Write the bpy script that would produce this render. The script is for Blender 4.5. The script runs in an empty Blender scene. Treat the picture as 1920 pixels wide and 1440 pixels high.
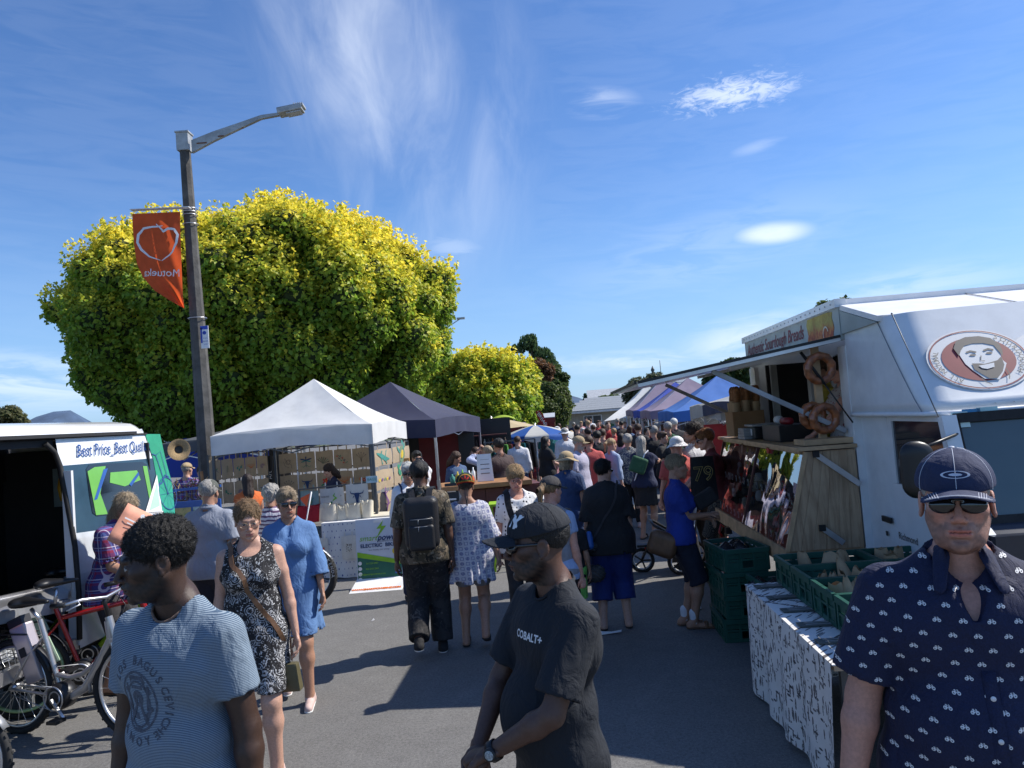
import bpy, bmesh, math, random
import numpy as np
from mathutils import Vector, Matrix
from mathutils.bvhtree import BVHTree
random.seed(7); np.random.seed(7)
PI=math.pi
SC=bpy.context.scene; C=SC.collection; D=bpy.data
def rad(a): return math.radians(a)
# ------------------------------------------------------------------ camera, sky, sun
F_PX=1420.0; ROLL=0.078; PITCH=math.atan(65.1/1420); EYE=2.1
cam_d=D.cameras.new('camera'); cam=D.objects.new('camera',cam_d); C.objects.link(cam); SC.camera=cam
cam_d.sensor_width=36; cam_d.lens=36*F_PX/1920; cam_d.clip_end=20000; cam_d.clip_start=.05
FW=Vector((0,math.cos(PITCH),math.sin(PITCH))); U0=Vector((0,-math.sin(PITCH),math.cos(PITCH))); R0=Vector((1,0,0))
CR=math.cos(ROLL)*R0-math.sin(ROLL)*U0; CU=math.sin(ROLL)*R0+math.cos(ROLL)*U0
m=Matrix((CR,CU,-FW)).transposed().to_4x4(); m.translation=(0,0,EYE); cam.matrix_world=m
SUN_AZ=rad(15); SUN_EL=rad(46)          # azimuth measured from +X towards +Y
sd=Vector((math.cos(SUN_EL)*math.cos(SUN_AZ),math.cos(SUN_EL)*math.sin(SUN_AZ),math.sin(SUN_EL)))
sl=D.lights.new('sun','SUN'); sun=D.objects.new('sun',sl); C.objects.link(sun)
sl.energy=4.6; sl.angle=rad(.53); sl.color=(1,.95,.87)
sun.rotation_euler=sd.to_track_quat('Z','Y').to_euler()
SC.view_settings.view_transform='Standard'; SC.view_settings.look='None'
SC.view_settings.exposure=0.42; SC.view_settings.gamma=1; SC.view_settings.use_curve_mapping=False
SC.cycles.max_bounces=6; SC.cycles.diffuse_bounces=3; SC.cycles.glossy_bounces=3; SC.cycles.transparent_max_bounces=8
SC.cycles.transmission_bounces=4; SC.cycles.caustics_reflective=False; SC.cycles.caustics_refractive=False
SC.cycles.use_denoising=True
def ray(x,y): return FW*F_PX+CR*(x-960)-CU*(y-720)
def P(x,y,Y):
 d=ray(x,y); t=Y/d.y; return Vector((d.x*t,Y,EYE+d.z*t))
def G(x,y,z=0):
 d=ray(x,y); t=(z-EYE)/d.z; return Vector((d.x*t,d.y*t,z))
ST=rad(3.54)                              # the street runs 3.5 degrees right of the view
SD=Vector((math.sin(ST),math.cos(ST),0)); SN=Vector((math.cos(ST),-math.sin(ST),0))
# ------------------------------------------------------------------ node expressions
class S:
 def __init__(s,nt,k): s.nt=nt; s.k=k
 def _m(s,op,*a):
  n=s.nt.nodes.new('ShaderNodeMath'); n.operation=op
  for i,v in enumerate((s,)+a):
   if isinstance(v,S): s.nt.links.new(v.k,n.inputs[i])
   else: n.inputs[i].default_value=v
  return S(s.nt,n.outputs[0])
 def __add__(s,o): return s._m('ADD',o)
 __radd__=__add__
 def __sub__(s,o): return s._m('SUBTRACT',o)
 def __rsub__(s,o): return (s*-1)+o
 def __mul__(s,o): return s._m('MULTIPLY',o)
 __rmul__=__mul__
 def __truediv__(s,o): return s._m('DIVIDE',o)
 def sin(s): return s._m('SINE')
 def abs(s): return s._m('ABSOLUTE')
 def fract(s): return s._m('FRACT')
 def floor(s): return s._m('FLOOR')
 def lt(s,o): return s._m('LESS_THAN',o)
 def gt(s,o): return s._m('GREATER_THAN',o)
 def min(s,o): return s._m('MINIMUM',o)
 def max(s,o): return s._m('MAXIMUM',o)
 def pow(s,o): return s._m('POWER',o)
 def sqrt(s): return s._m('SQRT')
 def step(s,a,b):
  n=s.nt.nodes.new('ShaderNodeMapRange'); n.interpolation_type='SMOOTHSTEP'
  s.nt.links.new(s.k,n.inputs[0]); n.inputs[1].default_value=a; n.inputs[2].default_value=b
  return S(s.nt,n.outputs[0])
class NT:
 def __init__(s,nt):
  s.nt=nt; s.N=nt.nodes; s.L=nt.links
 def coord(s,kind='Object'):
  n=s.N.new('ShaderNodeTexCoord'); return n.outputs[kind]
 def xyz(s,sock):
  n=s.N.new('ShaderNodeSeparateXYZ'); s.L.new(sock,n.inputs[0]); return [S(s.nt,o) for o in n.outputs]
 def vec(s,x,y,z):
  n=s.N.new('ShaderNodeCombineXYZ')
  for i,v in enumerate((x,y,z)):
   if isinstance(v,S): s.L.new(v.k,n.inputs[i])
   else: n.inputs[i].default_value=v
  return n.outputs[0]
 def noise(s,vec,scale,detail=3,rough=.55,dist=0,color=False):
  n=s.N.new('ShaderNodeTexNoise'); s.L.new(vec,n.inputs['Vector']); n.inputs['Scale'].default_value=scale
  n.inputs['Detail'].default_value=detail; n.inputs['Roughness'].default_value=rough; n.inputs['Distortion'].default_value=dist
  return n.outputs['Color'] if color else S(s.nt,n.outputs[0])
 def voro(s,vec,scale,feature='F1',rand=1):
  n=s.N.new('ShaderNodeTexVoronoi'); n.feature=feature; s.L.new(vec,n.inputs['Vector'])
  n.inputs['Scale'].default_value=scale; n.inputs['Randomness'].default_value=rand
  return S(s.nt,n.outputs['Distance']), n.outputs.get('Color')
 def mix(s,fac,a,b):
  n=s.N.new('ShaderNodeMix'); n.data_type='RGBA'
  for i,v in ((0,fac),(6,a),(7,b)):
   if isinstance(v,S): s.L.new(v.k,n.inputs[i])
   elif isinstance(v,(tuple,list)): n.inputs[i].default_value=(*v[:3],1)
   elif isinstance(v,(int,float)): n.inputs[i].default_value=v
   else: s.L.new(v,n.inputs[i])
  return n.outputs[2]
 def rgb(s,c):
  n=s.N.new('ShaderNodeRGB'); n.outputs[0].default_value=(*c[:3],1); return n.outputs[0]
def _set(b,n,v):
 if n in b.inputs: b.inputs[n].default_value=v
MATS={}
def mat(name,col=(.5,.5,.5),rough=.6,metal=0,var=.12,vscale=6,bump=0,bscale=80,fn=None,spec=.5,trans=0,emit=None,alpha=None,coat=0,transl=0,sss=0,dirt=0):
 if name in MATS: return MATS[name]
 M=D.materials.new(name); M.use_nodes=True; nt=M.node_tree; b=nt.nodes['Principled BSDF']; N=NT(nt)
 _set(b,'Roughness',rough); _set(b,'Metallic',metal); _set(b,'Specular IOR Level',spec)
 if trans: _set(b,'Transmission Weight',trans)
 if coat: _set(b,'Coat Weight',coat); _set(b,'Coat Roughness',.08)
 co=N.coord('Object')
 c=fn(N) if fn else N.rgb(col)
 if var:
  n=N.noise(co,vscale,4,.6).step(.3,.7)
  n2=N.mix(n,(1-var,)*3,(1+var,)*3)
  mm=nt.nodes.new('ShaderNodeMix'); mm.data_type='RGBA'; mm.blend_type='MULTIPLY'; mm.inputs[0].default_value=1
  nt.links.new(c,mm.inputs[6]); nt.links.new(n2,mm.inputs[7]); c=mm.outputs[2]
 if dirt:
  g=N.noise(co,2.3,6,.7).step(.5,.75)*dirt
  c=N.mix(g,c,(.16,.14,.11))
 nt.links.new(c,b.inputs['Base Color'])
 if bump:
  n=nt.nodes.new('ShaderNodeTexNoise'); n.inputs['Scale'].default_value=bscale; n.inputs['Detail'].default_value=3
  nt.links.new(co,n.inputs['Vector'])
  bp=nt.nodes.new('ShaderNodeBump'); bp.inputs['Strength'].default_value=bump; bp.inputs['Distance'].default_value=.01
  hh=n.outputs[0]
  if name.startswith('cloth'):
   n.inputs['Scale'].default_value=300; a=N.xyz(co); wv=N.noise(N.vec(a[0],a[1],a[2]*.55),13,4,.5,1.6); hh=(wv*1.0+S(nt,n.outputs[0])*.05).k; bp.inputs['Distance'].default_value=.03
  nt.links.new(hh,bp.inputs['Height']); nt.links.new(bp.outputs[0],b.inputs['Normal'])
 if emit: _set(b,'Emission Color',(*emit[:3],1)); _set(b,'Emission Strength',emit[3])
 if transl:
  t=nt.nodes.new('ShaderNodeBsdfTranslucent'); nt.links.new(c,t.inputs[0])
  mx=nt.nodes.new('ShaderNodeMixShader'); mx.inputs[0].default_value=transl
  nt.links.new(b.outputs[0],mx.inputs[1]); nt.links.new(t.outputs[0],mx.inputs[2])
  nt.links.new(mx.outputs[0],nt.nodes['Material Output'].inputs[0])
 if sss:
  _set(b,'Subsurface Weight',sss); _set(b,'Subsurface Scale',.01)
 MATS[name]=M; return M
def vcmat(name,rough=.6,var=.1,vscale=20,bump=0,bscale=200,transl=0,attr='Col',sss=0,spec=.5,hairy=False):
 def fn(N):
  n=N.N.new('ShaderNodeAttribute'); n.attribute_name=attr; return n.outputs['Color']
 return mat(name,rough=rough,var=var,vscale=vscale,bump=bump,bscale=bscale,fn=fn,transl=transl,sss=sss,spec=spec)
# ------------------------------------------------------------------ objects
def link(name,me,parent=None,mats=None):
 o=D.objects.new(name,me); C.objects.link(o)
 if mats is not None:
  for mm in (mats if isinstance(mats,(list,tuple)) else [mats]): me.materials.append(mm)
 if parent: o.parent=parent
 return o
def tag(o,label=None,cat=None,group=None,kind=None):
 if label: o['label']=label
 if cat: o['category']=cat
 if group: o['group']=group
 if kind: o['kind']=kind
 return o
def empty(name,loc=(0,0,0),rz=0,label=None,cat=None,group=None):
 o=D.objects.new(name,None); o.empty_display_size=.1; C.objects.link(o); o.location=loc; o.rotation_euler=(0,0,rz)
 return tag(o,label,cat,group)
def copy_tree(o,parent=None):
 c=o.copy(); C.objects.link(c)
 if parent: c.parent=parent
 for ch in list(o.children): copy_tree(ch,c)
 return c
class MB:
 def __init__(s): s.v=[]; s.f=[]; s.mi=[]; s.sm=[]
 def add(s,vs,fs,mi=0,smooth=False):
  o=len(s.v); s.v+= [tuple(v) for v in vs]; s.f+=[tuple(i+o for i in f) for f in fs]; s.mi+=[mi]*len(fs); s.sm+=[smooth]*len(fs)
  return s
 def box(s,c,d,rz=0,mi=0,rot=None,taper=1):
  hx,hy,hz=d[0]/2,d[1]/2,d[2]/2
  R=rot if rot is not None else Matrix.Rotation(rz,3,'Z')
  vs=[]
  for z in (-1,1):
   k=taper if z>0 else 1
   for x,y in ((-1,-1),(1,-1),(1,1),(-1,1)):
    vs.append(Vector(c)+R@Vector((x*hx*k,y*hy*k,z*hz)))
  return s.add(vs,[(0,3,2,1),(4,5,6,7),(0,1,5,4),(1,2,6,5),(2,3,7,6),(3,0,4,7)],mi)
 def bar(s,a,b,w,h=None,up=(0,0,1),mi=0):
  a=Vector(a);b=Vector(b);h=h or w; d=(b-a); L=d.length
  if L<1e-6: return s
  d/=L; u=Vector(up); 
  if abs(d.dot(u))>.98: u=Vector((1,0,0))
  x=d.cross(u).normalized(); y=x.cross(d).normalized()
  vs=[]
  for p in (a,b):
   for i,j in ((-1,-1),(1,-1),(1,1),(-1,1)): vs.append(p+x*(i*w/2)+y*(j*h/2))
  return s.add(vs,[(0,3,2,1),(4,5,6,7),(0,1,5,4),(1,2,6,5),(2,3,7,6),(3,0,4,7)],mi)
 def tube(s,pts,r,n=8,mi=0,cap=True,closed=False):
  pts=[Vector(p) for p in pts]; m_=len(pts); rs=r if isinstance(r,(list,tuple)) else [r]*m_
  vs=[];prev=None
  for i,p in enumerate(pts):
   if closed: t=(pts[(i+1)%m_]-pts[i-1]).normalized()
   else: t=(pts[min(i+1,m_-1)]-pts[max(i-1,0)]).normalized()
   if prev is None:
    u=Vector((0,0,1)) if abs(t.z)<.9 else Vector((1,0,0)); x=t.cross(u).normalized()
   else: x=(prev-t*prev.dot(t)).normalized()
   prev=x; y=t.cross(x)
   for k in range(n):
    a=2*PI*k/n; vs.append(p+(x*math.cos(a)+y*math.sin(a))*rs[i])
  fs=[]
  for i in range(m_ if closed else m_-1):
   j=(i+1)%m_
   for k in range(n): fs.append((i*n+k,i*n+(k+1)%n,j*n+(k+1)%n,j*n+k))
  s.add(vs,fs,mi,True)
  if cap and not closed: s.add(vs[:n],[tuple(range(n))[::-1]],mi); s.add(vs[-n:],[tuple(range(n))],mi)
  return s
 def lathe(s,prof,c=(0,0,0),n=20,mi=0,axis='Z',sx=1,sy=1,smooth=True,rot=None):
  vs=[]
  for r,z in prof:
   for k in range(n):
    a=2*PI*k/n; v=Vector((r*math.cos(a)*sx,r*math.sin(a)*sy,z))
    if axis=='Y': v=Vector((v.x,v.z,v.y))
    elif axis=='X': v=Vector((v.z,v.x,v.y))
    if rot is not None: v=rot@v
    vs.append(v+Vector(c))
  fs=[]
  for i in range(len(prof)-1):
   for k in range(n): fs.append((i*n+k,i*n+(k+1)%n,(i+1)*n+(k+1)%n,(i+1)*n+k))
  return s.add(vs,fs,mi,smooth)
 def disc(s,c,r,nrm=(0,0,1),n=20,mi=0,r2=None):
  q=Vector(nrm).to_track_quat('Z','Y'); r2=r2 or r
  return s.add([Vector(c)+q@Vector((r*math.cos(2*PI*k/n),r2*math.sin(2*PI*k/n),0)) for k in range(n)],[tuple(range(n))],mi)
 def poly(s,pts,th=0,nrm=None,mi=0):
  pts=[Vector(p) for p in pts]; n=len(pts)
  if not th: return s.add(pts,[tuple(range(n))],mi)
  if nrm is None:
   nrm=Vector((0,0,0))
   for i in range(n): nrm+=(pts[i]-pts[0]).cross(pts[(i+1)%n]-pts[0])
   nrm.normalize()
  nrm=Vector(nrm); b=[p-nrm*th for p in pts]
  s.add(pts+b,[tuple(range(n)),tuple(range(2*n-1,n-1,-1))]+[(i,n+i,n+(i+1)%n,(i+1)%n) for i in range(n)],mi)
  return s
 def grid(s,fn,nu,nv,mi=0,smooth=True,close=False):
  vs=[fn(i/nu,j/nv) for j in range(nv+1) for i in range(nu+1)]
  return s.add(vs,[(j*(nu+1)+i,j*(nu+1)+i+1,(j+1)*(nu+1)+i+1,(j+1)*(nu+1)+i) for j in range(nv) for i in range(nu)],mi,smooth)
 def mesh(s,name):
  me=D.meshes.new(name); me.from_pydata([tuple(v) for v in s.v],[],s.f)
  me.polygons.foreach_set('material_index',s.mi); me.polygons.foreach_set('use_smooth',s.sm); me.update()
  return me
 def build(s,name,mats,parent=None,bevel=0,fix=True,solid=0,sub=0,crease=False):
  me=s.mesh(name); o=link(name,me,parent,mats)
  if fix or bevel or solid:
   bm=bmesh.new(); bm.from_mesh(me)
   if fix and len(bm.faces)<60000:
    bmesh.ops.remove_doubles(bm,verts=bm.verts,dist=1e-5); bmesh.ops.recalc_face_normals(bm,faces=bm.faces)
   if bevel:
    eds=[e for e in bm.edges if len(e.link_faces)==2 and e.calc_face_angle(0)>.6]
    bmesh.ops.bevel(bm,geom=eds,offset=bevel,segments=2,affect='EDGES',profile=.7)
   if solid: bmesh.ops.solidify(bm,geom=bm.faces[:],thickness=solid)
   bm.to_mesh(me); bm.free()
  return o
def npmesh(name,verts,faces,smooth=True):
 me=D.meshes.new(name); n=len(verts); faces=np.asarray(faces,dtype=np.int32); k=faces.shape[1]; m_=len(faces)
 me.vertices.add(n); me.vertices.foreach_set('co',np.asarray(verts,dtype=np.float32).ravel())
 me.loops.add(m_*k); me.loops.foreach_set('vertex_index',faces.ravel())
 me.polygons.add(m_); me.polygons.foreach_set('loop_start',np.arange(0,m_*k,k,dtype=np.int32))
 try: me.polygons.foreach_set('loop_total',np.full(m_,k,dtype=np.int32))
 except Exception: pass
 me.update(calc_edges=True)
 if smooth: me.polygons.foreach_set('use_smooth',np.ones(m_,dtype=bool))
 return me
def vcol(me,cols,name='Col'):
 a=me.color_attributes.new(name,'FLOAT_COLOR','POINT'); c=np.ones((len(me.vertices),4),dtype=np.float32); c[:,:3]=cols
 a.data.foreach_set('color',c.ravel())
_fonts={}
def text_mesh(txt,size=1,ext=0,align='CENTER',shear=0,space=1,bold=0,mirror=False):
 cu=D.curves.new('txt','FONT'); cu.body=txt; cu.size=size; cu.extrude=ext; cu.align_x=align; cu.align_y='CENTER'; cu.shear=shear
 cu.space_character=space; cu.offset=bold; cu.resolution_u=3
 o=D.objects.new('txt',cu); C.objects.link(o)
 dg=bpy.context.evaluated_depsgraph_get(); me=D.meshes.new_from_object(o.evaluated_get(dg)); D.objects.remove(o); D.curves.remove(cu)
 vs=[Vector(v.co) for v in me.vertices]; fs=[tuple(p.vertices) for p in me.polygons]; D.meshes.remove(me)
 if mirror: vs=[Vector((-v.x,v.y,v.z)) for v in vs]
 return vs,fs
def put_text(mb,txt,size,origin,xdir,ydir,mi=0,off=.002,**k):
 vs,fs=text_mesh(txt,size,**k); x=Vector(xdir).normalized(); y=Vector(ydir).normalized(); n=x.cross(y)
 o=Vector(origin)+n*off
 mb.add([o+x*v.x+y*v.y for v in vs],fs,mi); return mb
def ring(r1,r2,n=28,cx=0,cy=0,a0=0,a1=2*PI,sy=1):
 vs=[];fs=[]
 for i in range(n+1):
  a=a0+(a1-a0)*i/n
  for r in (r1,r2): vs.append(Vector((cx+r*math.cos(a),cy+r*sy*math.sin(a),0)))
 for i in range(n): fs.append((2*i,2*i+1,2*i+3,2*i+2))
 return vs,fs
def ploy(pts): return [Vector((p[0],p[1],0)) for p in pts],[tuple(range(len(pts)))]
def stroke(pts,w):
 vs=[];fs=[];n=len(pts); P_=[Vector((p[0],p[1],0)) for p in pts]
 for i,p in enumerate(P_):
  t=(P_[min(i+1,n-1)]-P_[max(i-1,0)]).normalized(); nn=Vector((-t.y,t.x,0))
  ww=(w[i] if isinstance(w,(list,tuple)) else w)/2
  vs+=[p-nn*ww,p+nn*ww]
 for i in range(n-1): fs.append((2*i,2*i+1,2*i+3,2*i+2))
 return vs,fs
def place2d(mb,shape,origin,xdir,ydir,mi=0,off=.002,s=1):
 x=Vector(xdir).normalized(); y=Vector(ydir).normalized(); n=x.cross(y); o=Vector(origin)+n*off
 vs,fs=shape; mb.add([o+x*(v.x*s)+y*(v.y*s) for v in vs],fs,mi); return mb
# ------------------------------------------------------------------ signed distance shapes -> mesh
def v3(a): return np.array(a,dtype=np.float32)
def rc(a,b,ra,rb,sq=None,k=.02,op='+'):
 return dict(t='rc',a=v3(a),b=v3(b),ra=ra,rb=rb,sq=sq,k=k,op=op)
def el(c,r,k=.02,op='+',rot=None):
 return dict(t='el',c=v3(c),r=v3(r),k=k,op=op,rot=rot)
def fnp(f,k=.01,op='+'): return dict(t='fn',f=f,k=k,op=op)
def pl(p,n,k=.004,op='&'):
 return dict(t='pl',p=v3(p),n=v3(n)/np.linalg.norm(n),k=k,op=op)
def _ev(q,X):
 t=q['t']
 if t=='rc':
  A,B,Y=q['a'],q['b'],X
  if q['sq'] is not None:
   ax,f=q['sq']; ax=v3(ax)/np.linalg.norm(ax)
   Y=X+np.outer((X-A)@ax*(f-1),ax); B=B+ax*((B-A)@ax*(f-1))
  ab=B-A; L=float(ab@ab)+1e-12
  w=Y-A; h=np.clip(w@ab/L,0,1); d=np.linalg.norm(w-h[:,None]*ab,axis=1)-(q['ra']+(q['rb']-q['ra'])*h)
  return d
 if t=='el':
  w=X-q['c']
  if q['rot'] is not None: w=w@np.array(q['rot'],dtype=np.float32)
  k0=np.linalg.norm(w/q['r'],axis=1); k1=np.linalg.norm(w/(q['r']**2),axis=1)
  return k0*(k0-1)/np.maximum(k1,1e-6)
 if t=='pl': return (X-q['p'])@q['n']
 return q['f'](X)
def sdf(prims,X,off=0.0):
 d=None
 for q in prims:
  e=_ev(q,X)
  op=q['op']; k=max(q['k'],1e-5)
  if op=='+':
   if d is None: d=e; continue
   h=np.clip(.5+.5*(e-d)/k,0,1); d=e+(d-e)*h-k*h*(1-h)
  elif op=='-':
   h=np.clip(.5-.5*(d+e)/k,0,1); d=d+(-e-d)*h+k*h*(1-h)
  elif op=='&':
   h=np.clip(.5-.5*(e-d)/k,0,1); d=e+(d-e)*h+k*h*(1-h)
  elif op=='o': d=d-q['f'](X)
 return d-off
def surf(name,prims,lo,hi,res,off=0.0):
 lo=v3(lo);hi=v3(hi); B=4
 nb=np.maximum(np.ceil((hi-lo)/(res*B)).astype(int),1); n=nb*B+1
 cc=[lo[i]+(np.arange(nb[i])+.5)*res*B for i in range(3)]
 Cx=np.stack(np.meshgrid(*cc,indexing='ij'),-1).reshape(-1,3).astype(np.float32)
 cd=sdf(prims,Cx,off); act=np.abs(cd)<res*B*1.5
 V=np.where(cd<0,-1,1).astype(np.float32).reshape(nb).repeat(B,0).repeat(B,1).repeat(B,2)
 V=np.pad(V,((0,1),)*3,mode='edge')
 idx=np.argwhere(act.reshape(nb))*B
 M=np.zeros(n,dtype=bool)
 g=np.stack(np.meshgrid(*([np.arange(B+1)]*3),indexing='ij'),-1).reshape(-1,3)
 if len(idx)==0: return None,None
 I=(idx[:,None,:]+g[None]).reshape(-1,3); M[I[:,0],I[:,1],I[:,2]]=True
 ii=np.argwhere(M); X=(lo+ii*res).astype(np.float32)
 V[ii[:,0],ii[:,1],ii[:,2]]=sdf(prims,X,off)
 s=V<0
 cnt=np.zeros(np.array(n)-1,dtype=np.int8)
 for a in (0,1):
  for b in (0,1):
   for c in (0,1): cnt+=s[a:n[0]-1+a,b:n[1]-1+b,c:n[2]-1+c]
 ac=(cnt>0)&(cnt<8); ci=np.argwhere(ac); vid=np.full(ac.shape,-1,dtype=np.int32); vid[ac]=np.arange(len(ci))
 acc=np.zeros((len(ci),3)); w=np.zeros(len(ci))
 cor=[(a,b,c) for a in (0,1) for b in (0,1) for c in (0,1)]
 for p in cor:
  for ax in range(3):
   if p[ax]: continue
   q=list(p); q[ax]=1
   a=V[ci[:,0]+p[0],ci[:,1]+p[1],ci[:,2]+p[2]]; b=V[ci[:,0]+q[0],ci[:,1]+q[1],ci[:,2]+q[2]]
   m_=(a<0)!=(b<0); t=np.where(m_,a/(a-b+1e-12*(a==b)),0)
   pt=np.tile(np.array(p,dtype=float),(len(ci),1)); pt[:,ax]+=t
   acc[m_]+=pt[m_]; w+=m_
 vs=lo+(ci+acc/w[:,None])*res
 fs=[]
 for ax in range(3):
  o1,o2=[(1,2),(2,0),(0,1)][ax]
  sl0=[slice(1,-1)]*3; sl0[ax]=slice(0,-1); sl1=list(sl0); sl1[ax]=slice(1,None)
  a=s[tuple(sl0)]; b=s[tuple(sl1)]
  for flip in (False,True):
   e=np.argwhere((a&~b) if not flip else (~a&b))
   if len(e)==0: continue
   e=e+1; e[:,ax]-=1
   def off_(d1,d2):
    q=e.copy(); q[:,o1]-=d1; q[:,o2]-=d2; return vid[q[:,0],q[:,1],q[:,2]]
   q=np.stack([off_(1,1),off_(0,1),off_(0,0),off_(1,0)],1)
   if flip: q=q[:,::-1]
   fs.append(q)
 fs=np.concatenate(fs); fs=fs[(fs>=0).all(1)]
 return vs,fs
def relax(vs,fs,it=1,k=.5):
 e=np.concatenate([fs[:,[0,1]],fs[:,[1,2]],fs[:,[2,3]],fs[:,[3,0]]])
 for _ in range(it):
  acc=np.zeros_like(vs); c=np.zeros(len(vs))
  np.add.at(acc,e[:,0],vs[e[:,1]]); np.add.at(acc,e[:,1],vs[e[:,0]]); np.add.at(c,e[:,0],1); np.add.at(c,e[:,1],1)
  vs=vs+(acc/np.maximum(c,1)[:,None]-vs)*k
 return vs
def sdf_obj(name,prims,lo,hi,res,material,parent=None,off=0.0,rel=1,col=None):
 vs,fs=surf(name,prims,lo,hi,res,off)
 if vs is None or len(fs)==0: return None
 if rel: vs=relax(vs,fs,rel)
 me=npmesh(name,vs,fs)
 if col is not None: vcol(me,col(vs))
 return link(name,me,parent,material)
_rs=np.random.RandomState(3); _K=_rs.normal(size=(24,3)); _K/=np.linalg.norm(_K,axis=1)[:,None]; _PH=_rs.rand(24)*6.28
def wob(X,freq,seed=0,n=5):
 r=np.zeros(len(X),dtype=np.float32); o=seed%7
 for i in range(n):
  K=_K[(i*3+o)%24]; K2=_K[(i*5+1+o)%24]
  r+=np.sin((X@K)*freq*(1+.35*i)+_PH[(i+seed)%24]+1.6*np.sin((X@K2)*freq*.63+_PH[(i*2+seed)%24]))/(1+.4*i)
 return r/2.6
def folds(X,freq,amp,seed=0,st=(1,1,.45)):
 Y=X*np.array(st,dtype=np.float32); w=wob(Y,freq,seed,4); r=1-2*np.abs(w)
 return (amp*(.65*r+.35*wob(X,freq*.5,seed+3,3))).astype(np.float32)
# ------------------------------------------------------------------ world
def make_world():
 W=D.worlds.new('World'); SC.world=W; W.use_nodes=True; nt=W.node_tree; N=NT(nt)
 bg=nt.nodes['Background']; sky=nt.nodes.new('ShaderNodeTexSky'); sky.sky_type='NISHITA'; sky.sun_disc=False
 sky.sun_elevation=SUN_EL; sky.sun_rotation=PI/2-SUN_AZ; sky.air_density=1.0; sky.dust_density=.3; sky.ozone_density=3.0; sky.altitude=0
 bg.inputs[1].default_value=.115
 g=N.coord('Generated'); x,y,z=N.xyz(g)
 hs=nt.nodes.new('ShaderNodeHueSaturation'); hs.inputs['Saturation'].default_value=1.08; hs.inputs['Value'].default_value=1.0
 nt.links.new(sky.outputs[0],hs.inputs['Color']); tn=nt.nodes.new('ShaderNodeMix'); tn.data_type='RGBA'; tn.blend_type='MULTIPLY'; tn.inputs[0].default_value=1
 nt.links.new(hs.outputs[0],tn.inputs[6]); tn.inputs[7].default_value=(.68,.83,1.06,1); col=tn.outputs[2]
 def dot(v): return x*v.x+y*v.y+z*v.z
 def patch(px,py,rx,ry,ang=0,soft=.5):
  c=ray(px,py).normalized(); a=rad(ang)
  X=(CR*math.cos(a)+CU*math.sin(a)); Yv=(CU*math.cos(a)-CR*math.sin(a))
  X=(X-c*X.dot(c)).normalized(); Yv=(Yv-c*Yv.dot(c)).normalized()
  w=dot(c).max(.05); u=dot(X)/w; v=dot(Yv)/w
  rr=((u/(rx/F_PX)).pow(2)+(v/(ry/F_PX)).pow(2)).sqrt() if False else ((u/(rx/F_PX))*(u/(rx/F_PX))+(v/(ry/F_PX))*(v/(ry/F_PX))).sqrt()
  m_=(rr.step(1,1-soft))*dot(c).gt(.1)
  return u,v,m_
 tot=None
 def addc(k):
  nonlocal tot
  tot=k if tot is None else tot.max(k)
 u,v,m0=patch(790,230,330,430,-9,.97)
 v2=N.vec(u*2.1+v*.35,v*.70,0); wv=N.noise(v2,2.4,2,.6,0,True)
 mx=nt.nodes.new('ShaderNodeVectorMath'); mx.operation='MULTIPLY_ADD'
 nt.links.new(wv,mx.inputs[0]); mx.inputs[1].default_value=(.46,.30,.2); nt.links.new(v2,mx.inputs[2])
 n=N.noise(mx.outputs[0],4.6,6,.60,.3); _,_,m1=patch(700,90,300,300,-8,.95); _,_,m2=patch(830,340,110,190,22,.9); _,_,m3=patch(948,230,36,90,-6,.9); _,_,m4=patch(640,60,260,160,10,.95)
 mm_=(m1*.9).max(m2*.55).max(m3*.8).max(m4*.5).max(m0*.7)
 addc(n.step(.36,.92)*mm_*.55+m1*.05)
 u,v,m_=patch(1375,175,185,52,4,.95); n=N.noise(N.vec(u,v*2.6,0),46,4,.7,.9); addc(((n-.5)*3.0+m_*.95-.12).step(.1,1.0)*m_*.55)
 u,v,m_=patch(1450,437,100,30,2,.98); addc(m_.step(.0,.95)*(N.noise(N.vec(u,v*3,2),16,4,.6,.4)*.5+.6).min(1)*.85)
 wn=N.noise(N.vec(x*3.2+z*5,y*1.2,z*16),3.1,5,.6,.7); wk=None
 for (px,py,rx,ry,an,st) in ((1390,640,150,60,10,1.0),(1170,680,220,30,3,.95),(1430,610,110,34,14,.6),(1700,545,260,60,6,.4),(1330,470,420,120,14,.14),(60,720,330,70,-4,.8),(1130,195,90,40,0,.3),(1420,275,70,16,12,.18),(850,465,90,40,-5,.25)):
  _,_,m_=patch(px,py,rx,ry,an,.95); q=m_*st; wk=q if wk is None else wk.max(q)
 addc(wn.step(.33,.64)*(wk.max(.03)))
 u,v,m_=patch(1385,640,150,52,12,.95); n=N.noise(N.vec(u*1.0,v*2.6,7),14,5,.6,.8); addc(n.step(.30,.68)*m_*.85)
 u,v,m_=patch(1150,682,170,26,5,.95); addc(N.noise(N.vec(u,v*4,9),12,4,.6,.5).step(.28,.7)*m_*.7)
 col=N.mix(tot,col,(8.0,8.5,9.2))
 hz=z.max(0).step(.34,-.02)
 col=N.mix(hz*.60,col,(2.35,3.95,6.3))
 nt.links.new(col,bg.inputs[0])
make_world()
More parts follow.
